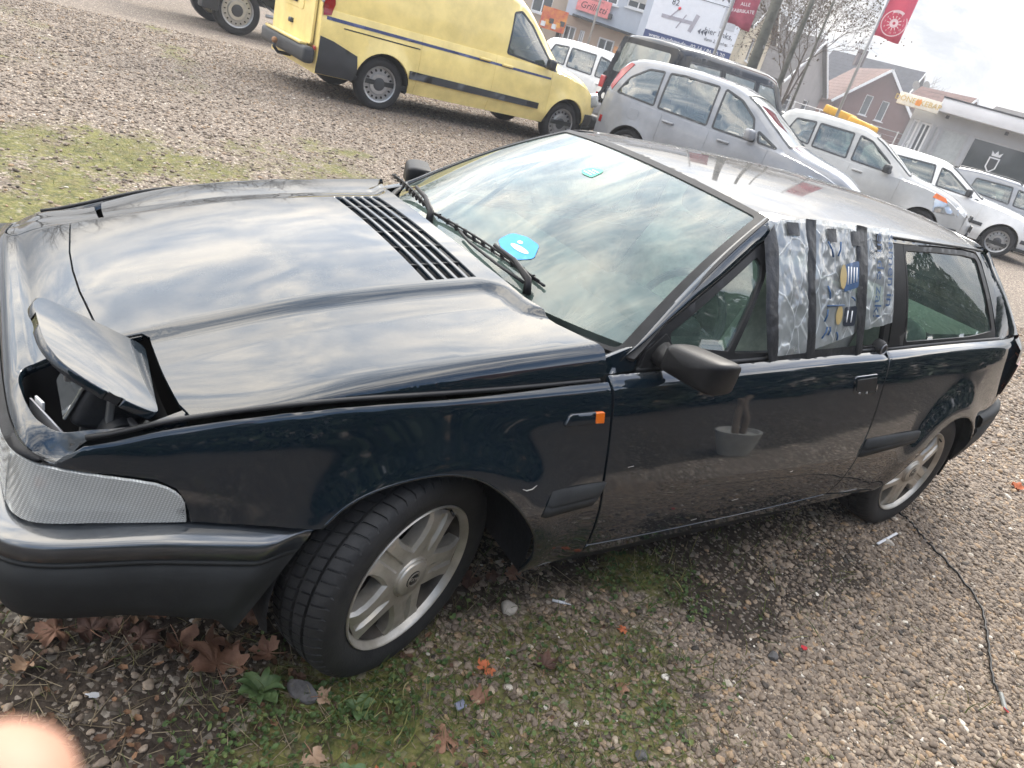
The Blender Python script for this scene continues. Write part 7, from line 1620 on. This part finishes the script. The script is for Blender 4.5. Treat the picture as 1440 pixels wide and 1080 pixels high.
# ---- bare trees
M_['twig'] = mat('grey_brown_twigs', (.12, .10, .085), rough=.9, var=.3, vs=5)
def bare_tree(name, label, az, d, h, spread, seed, levels=5, buds=900, trunk_r=.14, group=None):
    (x, y), a = site(az, d); t = empty(name, (x, y, 0), a, label, 'tree', group); r = random.Random(seed); V = []; Fc = []; tips = []
    def seg(p, q, r0, r1, n=5):
        o = len(V); dv = (q-p).normalized(); ref = Vector((0, 0, 1)) if abs(dv.z) < .9 else Vector((1, 0, 0)); u = dv.cross(ref).normalized(); w = dv.cross(u)
        for pp, rr in ((p, r0), (q, r1)):
            for k in range(n): V.append(tuple(pp+(u*math.cos(k*6.283/n)+w*math.sin(k*6.283/n))*rr))
        for k in range(n): Fc.append((o+k, o+(k+1) % n, o+n+(k+1) % n, o+n+k))
    def grow(p, dv, ln, rad, lev):
        n = 4; q = p
        for i in range(n):
            dv = (dv+Vector((r.gauss(0, .10), r.gauss(0, .10), .05))).normalized(); q2 = q+dv*ln/n; seg(q, q2, rad*(1-.35*i/n), rad*(1-.35*(i+1)/n), 6 if lev < 2 else 4); q = q2
            if lev < levels and i >= 1:
                for b in range(1 if lev < 2 else 2):
                    ax = Vector((r.gauss(0, 1), r.gauss(0, 1), r.gauss(0, .5))).cross(dv).normalized(); nd = (Matrix.Rotation(R_(r.uniform(28, 62)), 3, ax) @ dv); nd.x *= spread; nd.y *= spread; grow(q, nd.normalized(), ln*r.uniform(.52, .78), rad*.48, lev+1)
        if lev >= levels-1: tips.append(q)
    p0 = Vector((0, 0, 0)); seg(p0, Vector((.02, 0, h*.28)), trunk_r, trunk_r*.8, 10); tr_me = mesh_np('trunk', V, Fc); V.clear(); Fc.clear(); obj('trunk', tr_me, M_['bark'], t)
    for b in range(4):
        q = b*1.57+r.uniform(-.4, .4); grow(Vector((.02, 0, h*.27)), Vector((math.cos(q)*.42*spread, math.sin(q)*.42*spread, 1)).normalized(), h*.34, trunk_r*.6, 1)
    obj('branches', mesh_np('branches', V, Fc), M_['twig'], t)
    if buds:
        V2 = []; F2 = []
        for k in range(buds):
            p = r.choice(tips)+Vector((r.gauss(0, .06), r.gauss(0, .06), r.gauss(0, .06))); s = r.uniform(.015, .04); o = len(V2)
            u = Vector((r.gauss(0, 1), r.gauss(0, 1), r.gauss(0, 1))).normalized(); w = u.cross(Vector((r.gauss(0, 1), r.gauss(0, 1), r.gauss(0, 1)))).normalized(); V2 += [tuple(p+u*s), tuple(p+w*s), tuple(p-u*s), tuple(p-w*s)]; F2.append((o, o+1, o+2, o+3))
        obj('withered_leaves', mesh_np('withered_leaves', V2, F2, False), mat('withered_leaves', (.10, .075, .05), rough=.9), t)
    return t
bare_tree('bare_tree', 'tall bare tree with fine twigs behind the silver car', 52.2, 28, 6.0, .95, 3, 5, 3600, .062)
bare_tree('bare_tree', 'bare crown showing above the blue-black roof', 60.6, 100, 9.5, 1.2, 8, 4, 0, .25)
bare_tree('bare_tree', 'bare crown between the brick house chimney and the flag pole', 57.5, 98, 9.0, 1.2, 12, 4, 0, .25)
for i, (az, d, h) in enumerate(((8, 30, 8.5), (16, 34, 9.5), (-4, 27, 8))): bare_tree('bare_tree', ['bare tree beyond the lot, mirrored in the bonnet beside the louvres', 'bare tree farthest along the lot edge, mirrored in the bonnet', 'bare tree nearest the lot corner, mirrored in the nose panel'][i], az, d, h, 1.0, 20+i, 4, 0, .16)
# ---- fence, loader, bins on the far side of the lot
(x, y), a = site(55, 36); fe = empty('mesh_fence', (x, y, 0), a, 'wire mesh fence with grey posts in front of the brick house', 'fence')
for k in range(9): tube('post', [(-4.5+1.1*k, 0, 0), (-4.5+1.1*k, 0, 2.05)], .03, M_['csteel'], fe, 6)
for k in range(10): tube('wire', [(-4.5, 0, .2+.2*k), (4.3, 0, .2+.2*k)], .006 if k < 9 else .02, M_['csteel'], fe, 4)
(x, y), a = site(56.6, 33); ld = empty('yellow_loader', (x, y, .06), a, 'yellow loader arm and cab roof behind the pale city car', 'machine')
yl = mat('machine_yellow', (.72, .38, .02), rough=.5)
bm = bmesh.new(); add_box(bm, (1.3, .3, .30), (-.25, 0, 1.95), (0, R_(6), 0), .06); obj('boom', bm_mesh('boom', bm, sharp=R_(50)), yl, ld)
bm = bmesh.new(); add_box(bm, (1.2, .8, .32), (.7, .1, 1.78), (0, R_(8), 0), .08); obj('engine_cover', bm_mesh('engine_cover', bm, sharp=R_(50)), yl, ld)
box('undercarriage', (1.9, 1.0, .5), (.3, .1, .55), M_['ctrim'], ld, bevel=.1); box('cab', (.8, .8, .9), (.15, .1, 1.2), M_['cdark'], ld, bevel=.08)
for i, (az, d, cc, lb) in enumerate(((54.0, 30, (.10, .25, .45), 'blue rubbish container left of the yellow loader'), (53.1, 31, (.35, .36, .38), 'grey rubbish container farthest left by the mesh fence'))):
    (x, y), a = site(az, d); cb = empty('rubbish_container', (x, y, 0), a, lb, 'container'); mm = mat('container_plastic_%s' % ('blue' if i == 0 else 'grey'), cc, rough=.5)
    bm = bmesh.new(); add_box(bm, (1.0, .9, 1.0), (0, 0, .75), (0, 0, 0), .06); obj('body', bm_mesh('body', bm, sharp=R_(50)), mm, cb)
    bm = bmesh.new(); add_box(bm, (1.06, .98, .14), (0, 0, 1.33), (R_(4), 0, 0), .05); obj('lid', bm_mesh('lid', bm, sharp=R_(50)), mm, cb)
    for sx in (-.4, .4): lathe('castor', [(0, 0), (0, .09), (.05, .09), (.05, 0)], M_['ctyre'], cb, 12, loc=(sx, -.3, .1))
(x, y), a = site(41.0, 31); kb = empty('street_kiosk', (x, y, 0), a, 'orange-brown wooden stall beside the street cars', 'stall')
box('stall_wall', (.9, .8, 2.0), (-.15, 0, 1.0), mat('orange_brown_board', (.55, .27, .12), rough=.8), kb); box('stall_wall', (.7, .1, 1.2), (.6, -.2, .7), mat('brown_board', (.22, .10, .06), rough=.8), kb); box('red_sign', (.3, .05, .4), (.0, -.45, 1.75), mat('signal_red', (.6, .02, .02)), kb)
# ================================================================== things lying on the ground
def leaf_mesh(seed, size, curl):
    r = random.Random(seed); lob = [(-2.7, .55), (-2.25, .74), (-1.9, .82), (-1.55, .72), (-1.25, .60), (-1.0, .84), (-.82, .96), (-.62, .80), (-.40, .64), (-.2, .90), (0, 1.08), (.2, .90), (.40, .62), (.62, .82), (.85, .95), (1.05, .80), (1.25, .60), (1.55, .74), (1.9, .80), (2.25, .70), (2.7, .55)]
    pts = []
    for i, (a, d) in enumerate(lob):
        pts.append((a+r.uniform(-.06, .06), d*r.uniform(.82, 1.1)))
        if i < len(lob)-1: a2 = (a+lob[i+1][0])/2; pts.append((a2, (d+lob[i+1][1])/2*.95*r.uniform(.82, 1.12)))
    V = [(0, 0, 0)]; rings = 4; n = len(pts)
    for k in range(1, rings+1):
        f = k/rings
        for a, d in pts:
            x = math.sin(a)*d*f; y = math.cos(a)*d*f
            V.append((x, y, curl*(x*x*.55+.30*y*y)*(1 if seed % 2 else -.5)+.17*math.sin(x*5+seed)*f+.13*math.sin(y*6+seed*2)*f+.04*math.sin(a*8)*f+r.uniform(-.02, .02)))
    Fc = []
    for i in range(n-1): Fc.append((0, 1+i, 2+i))
    for k in range(rings-1):
        for i in range(n-1): a = 1+k*n+i; Fc.append((a, a+n, a+n+1, a+1))
    V = [(x*size, y*size, z*size) for x, y, z in V]
    return mesh_np('blade', V, Fc)
LM = [mat('brown_leaf', (.15, .072, .044), rough=.75, col2=(.27, .145, .09), vs=18, bump=.3, bs=60), mat('dark_brown_leaf', (.055, .028, .020), rough=.75, col2=(.12, .058, .038), vs=18, bump=.3, bs=60), mat('tan_leaf', (.24, .15, .09), rough=.75, col2=(.36, .25, .17), vs=18, bump=.3, bs=60), mat('orange_leaf', (.34, .085, .03), rough=.75, col2=(.50, .15, .06), vs=18)]
leaves = [((-.375, -.63), .066, 0, 'largest brown maple leaf, lying open in front of the front tyre'), ((-.69, -.41), .045, 0, 'brown lobed leaf under the bumper at the left edge of the litter'), ((-.44, -.535), .042, 0, 'curled brown leaf under the middle of the bumper'),
    ((-.52, -.49), .045, 1, 'dark brown leaf heap piece below the bumper groove'), ((-.62, -.43), .040, 1, 'dark red-brown leaf beside the leftmost lobed leaf'), ((-.56, -.44), .036, 1, 'small dark leaf pressed under its neighbours below the bumper'), ((-.46, -.42), .034, 0, 'rounded brown leaf deepest under the bumper'),
    ((-.27, -.50), .034, 0, 'reddish leaf standing between bumper end and tyre'), ((-.25, -.63), .036, 0, 'broad brown leaf touching the front of the tyre'), ((-.335, -.575), .045, 0, 'brown leaf standing upright behind the largest leaf'), ((-.17, -.80), .030, 2, 'pale curled leaf beside the grey stone'),
    ((.06, -1.02), .045, 0, 'crumpled brown leaf near the lower edge of the moss'), ((.27, -.86), .034, 3, 'orange feathery leaf in the middle of the moss'), ((-.24, -.94), .036, 2, 'tan leaf flat at the lower edge left of the moss'), ((.20, -.94), .034, 0, 'narrow rust-brown leaf just below the orange one'),
    ((.555, -.565), .040, 0, 'brown leaf pair by the mud flap behind the front wheel'), ((.40, -.545), .048, 1, 'dark torn leaf tucked behind the front tyre'), ((.48, -.545), .034, 1, 'dark leaf between tyre and mud flap'), ((.44, -.91), .046, 1, 'dry brown leaf cluster right of the orange leaf'), ((.77, -.88), .022, 3, 'small orange leaf at the right border of the moss'),
    ((-.75, -.50), .030, 2, 'pale brown leaf bit at the left picture edge'), ((-.12, -1.03), .020, 3, 'tiny orange leaf sprig near the bottom grass'), ((3.95, -.80), .05, 3, 'orange leaf smear on the gravel behind the car'), ((.62, -1.05), .030, 0, 'brown leaf scrap in the grass left of the bare gravel')]
for i, ((x, y), s, k, lb) in enumerate(leaves):
    t = empty('fallen_leaf', (x, y, float(zground(x, y))+.012), i*1.7, lb, 'leaf', 'leaves on the ground'); t.rotation_euler = (.25*math.sin(i*2.3)+(.9 if 'upright' in lb or 'standing' in lb else 0), .25*math.cos(i*1.9), i*1.7)
    s *= 1.3 if y > -.7 and x < 0 else 1.0; obj('blade', leaf_mesh(i+3, s, 1.0), LM[k], t); tube('stalk', [(0, 0, 0), (0, -s*.5, .003), (.004, -s*1.0, .006)], [.0014, .0012, .0009], LM[0], t, 5)
def rock(name, x, y, sx, sy, sz, mt, label, seed, rz=0, cat='stone', group=None):
    bm = bmesh.new(); bmesh.ops.create_icosphere(bm, subdivisions=3, radius=1); r = np.random.RandomState(seed); ax = r.normal(0, 1, (9, 3)); ax /= np.linalg.norm(ax, axis=1)[:, None]; cut = r.uniform(.55, .9, 9)
    for v in bm.verts:
        p = np.array(v.co)
        for a, c in zip(ax, cut):
            d = p@a
            if d > c: p = p-a*(d-c)*.85
        v.co = Vector(p*np.array((sx, sy, sz)))
    o = obj(name, bm_mesh(name, bm, sharp=R_(28)), mt, None, loc=(x, y, float(zground(x, y))+sz*.45), rot=(0, 0, rz)); return tag(o, label, cat, group)
st1 = mat('grey_slate_stone', (.10, .095, .095), rough=.8, var=.35, vs=25, bump=.4, bs=60); st2 = mat('pale_stone', (.40, .36, .31), rough=.8, var=.2, vs=25, bump=.3, bs=60)
rock('stone', -.205, -.765, .030, .045, .022, st1, 'flat grey angular stone leaning at the front tyre', 1, .5); rock('stone', .455, -.685, .034, .026, .020, st2, 'pale rough stone behind the front wheel', 4, .2)
rock('stone', 2.39, -.87, .022, .030, .016, st2, 'tan stone on the bare soil near the rear wheel', 7, .8); rock('stone', 1.22, -1.13, .022, .018, .014, st1, 'dark grey stone at the edge of the soil patch', 9, .3); rock('stone', .53, -1.235, .024, .02, .015, st1, 'dark blue-grey stone at the bottom edge beside the gravel', 12, .1)
def litter(name, parts, x, y, rz, label, cat, rx=0):
    e = empty(name, (x, y, float(zground(x, y))+.010), rz, label, cat); e.rotation_euler = (rx, 0, rz)
    for nm, fn in parts: fn(nm, e)
    return e
bwm = mat('white_litter_plastic', (.62, .63, .66), rough=.4); blg = mat('blue_grey_plastic', (.16, .17, .24), rough=.5)
litter('plastic_tube', [('body', lambda nm, e: tube(nm, [(-.028, 0, 0), (.012, 0, 0)], .0048, bwm, e, 8)), ('nozzle', lambda nm, e: tube(nm, [(.012, 0, 0), (.034, 0, -.001)], [.0035, .0012], bwm, e, 6))], .64, -.715, R_(-35), 'small white plastic tube with a pointed nozzle lying on the moss', 'litter')
tag(box('plastic_tag', (.032, .020, .004), (.14, -.945, float(zground(.14, -.945))+.018), blg, None, rot=(.3, .1, .2), bevel=.0015), 'blue-grey rectangular plastic tag in the moss', 'litter')
def flake(name, x, y, s, mt, label, seed):
    r = random.Random(seed); n = 11; P = [(s*r.uniform(.5, 1)*math.cos(k*6.283/n)*1.3, s*r.uniform(.5, 1)*math.sin(k*6.283/n)) for k in range(n)]
    o = prism(name, P, .0025, mt); o.location = (x, y, float(zground(x, y))+.014); o.rotation_euler = (.35, -.2, r.uniform(0, 6)); return tag(o, label, 'litter')
flake('paint_flake', -.635, -.63, .013, bwm, 'torn white flake on the dark soil at the lower left', 2); flake('red_scrap', 1.36, -1.15, .010, mat('red_plastic', (.45, .02, .03), rough=.5), 'red plastic scrap on the dark soil patch', 5); flake('red_scrap', 1.885, -1.60, .012, bpy.data.materials['red_plastic'], 'red scrap beside the end of the cable', 8)
tag(box('white_stick', (.22, .012, .006), (2.40, -.855, float(zground(2.4, -.855))+.016), bwm, None, rot=(0, .03, .12), bevel=.002), 'thin white plastic stick on the gravel below the rear wheel', 'litter')
cbp = [(2.72, -.72), (2.70, -.80), (2.655, -.87), (2.595, -.97), (2.53, -1.12), (2.40, -1.28), (2.27, -1.36), (2.14, -1.43), (1.99, -1.51), (1.945, -1.555)]
cpts = [(p[0], p[1], float(zground(p[0], p[1]))+.013+.004*math.sin(i*1.9)) for i, p in enumerate(catmull(cbp, 6))]
cbl = empty('cable', (2.3, -1.3, 0), 0, 'thin black cable snaking from the rear wheel across the gravel', 'cable'); off = Vector((2.3, -1.3, 0))
tube('cable_sheath', [Vector(p)-off for p in cpts], .0045, M_['rubber'], cbl, 8)
e0, e1 = Vector(cpts[-1])-off, Vector((1.885, -1.60, float(zground(1.885, -1.6))+.012))-off
tube('cable_end_sleeve', [e0.lerp(e1, t) for t in np.linspace(0, 1, 13)], [.0085 if k % 2 else .0068 for k in range(13)], mat('grey_sleeve', (.20, .21, .20), rough=.5), cbl, 10)
# weeds with a rosette of leaves beside the tyre
wm = mat('weed_leaf_green', (.045, .085, .028), rough=.6, col2=(.09, .14, .05), vs=30)
for i, (x, y, n, s, lb) in enumerate(((-.30, -.735, 16, .05, 'leafy green weed rosette in front of the front tyre'), (-.10, -.86, 12, .036, 'low round-leaved weed below the grey stone'), (-.18, -1.02, 11, .032, 'round-leaved weed near the bottom edge left of the moss'), (1.68, -1.66, 0, .0, ''))):
    if not n: continue
    t = empty('weed', (x, y, float(zground(x, y))+.004), 0, lb, 'weed', 'weeds on the lot'); r = random.Random(i)
    for k in range(n):
        a = k*2.4+r.uniform(-.3, .3); l = s*r.uniform(.6, 1.2); h = r.uniform(.2, .8)*l; w = l*(.16 if i == 0 and k % 2 else .34)
        G = []
        for u in np.linspace(0, 1, 6):
            ww = w*math.sin(math.pi*min(1, u*.9+.08))**.7; rr = l*u; z = h*math.sin(u*1.9)
            G.append([(rr*math.cos(a)-v*ww*math.sin(a), rr*math.sin(a)+v*ww*math.cos(a), z+abs(v)*ww*.35) for v in (-1, -.5, 0, .5, 1)])
        obj('leaf', grid_mesh('leaf', G), wm, t)
# ---- the photographer's hand at the lens: continuous skin mesh
def cam_pt(px, py, dep): 
    return CAM+(fwd+rt*((px-720)/1017.73)-up*((py-540)/1017.73))*dep
def make_hand():
    tip = cam_pt(118, 1018, .075); d1 = (-rt*.72-up*.62-fwd*.10).normalized(); side = d1.cross(fwd).normalized(); nrm = side.cross(d1).normalized()
    K = tip-d1*0                                           # index finger chain from the tip back to the palm
    def P(a, b, c): return tip+d1*a+side*b+nrm*c
    verts = []; rad = []; edges = []
    def chain(pts, rs, root=None):
        ids = []
        for p, r in zip(pts, rs): verts.append(p); rad.append(r); ids.append(len(verts)-1)
        for a, b in zip(ids[:-1], ids[1:]): edges.append((a, b))
        if root is not None: edges.append((root, ids[0]))
        return ids
    palm = chain([P(.150, -.030, -.02), P(.120, -.028, -.012), P(.095, -.026, -.008)], [.030, .032, .026])
    wrist = chain([P(.185, -.030, -.03), P(.26, -.030, -.05), P(.36, -.03, -.08)], [.026, .030, .036], palm[0])
    chain([P(.080, -.004, -.002), P(.052, -.001, .004), P(.026, 0, .003), P(.004, 0, 0)], [.0105, .0095, .0088, .0078], palm[2])
    chain([P(.076, -.022, -.010), P(.045, -.024, -.022), P(.030, -.024, -.038), P(.028, -.022, -.052)], [.0105, .0095, .0088, .0075], palm[2])
    chain([P(.082, -.040, -.012), P(.055, -.044, -.025), P(.042, -.044, -.042), P(.042, -.042, -.055)], [.010, .009, .0082, .0072], palm[2])
    chain([P(.092, -.056, -.012), P(.070, -.060, -.024), P(.060, -.060, -.038), P(.060, -.058, -.048)], [.0088, .008, .0072, .0062], palm[2])
    chain([P(.125, .002, -.022), P(.100, .018, -.034), P(.078, .024, -.042), P(.060, .022, -.046)], [.014, .0118, .0105, .009], palm[1])
    me = bpy.data.meshes.new('hand'); me.from_pydata([tuple(v) for v in verts], edges, []); me.update()
    o = bpy.data.objects.new('hand', me); COL.objects.link(o); sk = o.modifiers.new('skin', 'SKIN'); sk.use_smooth_shade = True
    for i, r in enumerate(rad): me.skin_vertices[0].data[i].radius = (r, r)
    me.skin_vertices[0].data[0].use_root = True
    sb = o.modifiers.new('sub', 'SUBSURF'); sb.levels = 2; sb.render_levels = 2
    skin = mat('skin', (.44, .24, .165), rough=.55, var=.08, vs=40); skin.node_tree.nodes['Principled BSDF'].inputs['Subsurface Weight'].default_value = .08; skin.node_tree.nodes['Principled BSDF'].inputs['Subsurface Radius'].default_value = (.012, .005, .003)
    me.materials.append(skin); tag(o, 'fingertip of the photographer\'s hand blurring into the lower left corner', 'hand')
    nm = []
    for p, rr in ((P(.25, -.03, -.05), .040), (P(.30, -.03, -.062), .044), (P(.42, -.03, -.10), .052), (P(.62, -.03, -.16), .060)): nm.append((p, rr))
    tag(tube('sleeve', [q[0] for q in nm], [q[1] for q in nm], mat('dark_jacket_sleeve', (.02, .022, .03), rough=.9, bump=.3, bs=80), None, 20), 'dark jacket sleeve behind the photographer\'s hand', 'sleeve')
make_hand()

# ================================================================== thin winter haze between the lot and the street
hb = bpy.data.materials.new('thin_haze'); hb.use_nodes = True; nt = hb.node_tree; nt.nodes.remove(nt.nodes['Principled BSDF'])
pv = nt.nodes.new('ShaderNodeVolumePrincipled'); pv.inputs['Color'].default_value = (.93, .95, 1, 1); pv.inputs['Density'].default_value = .0020; pv.inputs['Anisotropy'].default_value = .3
nt.links.new(pv.outputs[0], nt.nodes['Material Output'].inputs['Volume'])
bm = bmesh.new(); add_box(bm, (486, 426, 14), (20, 50, 6)); hz_ = obj('haze', bm_mesh('haze', bm), hb, None, 'stuff')
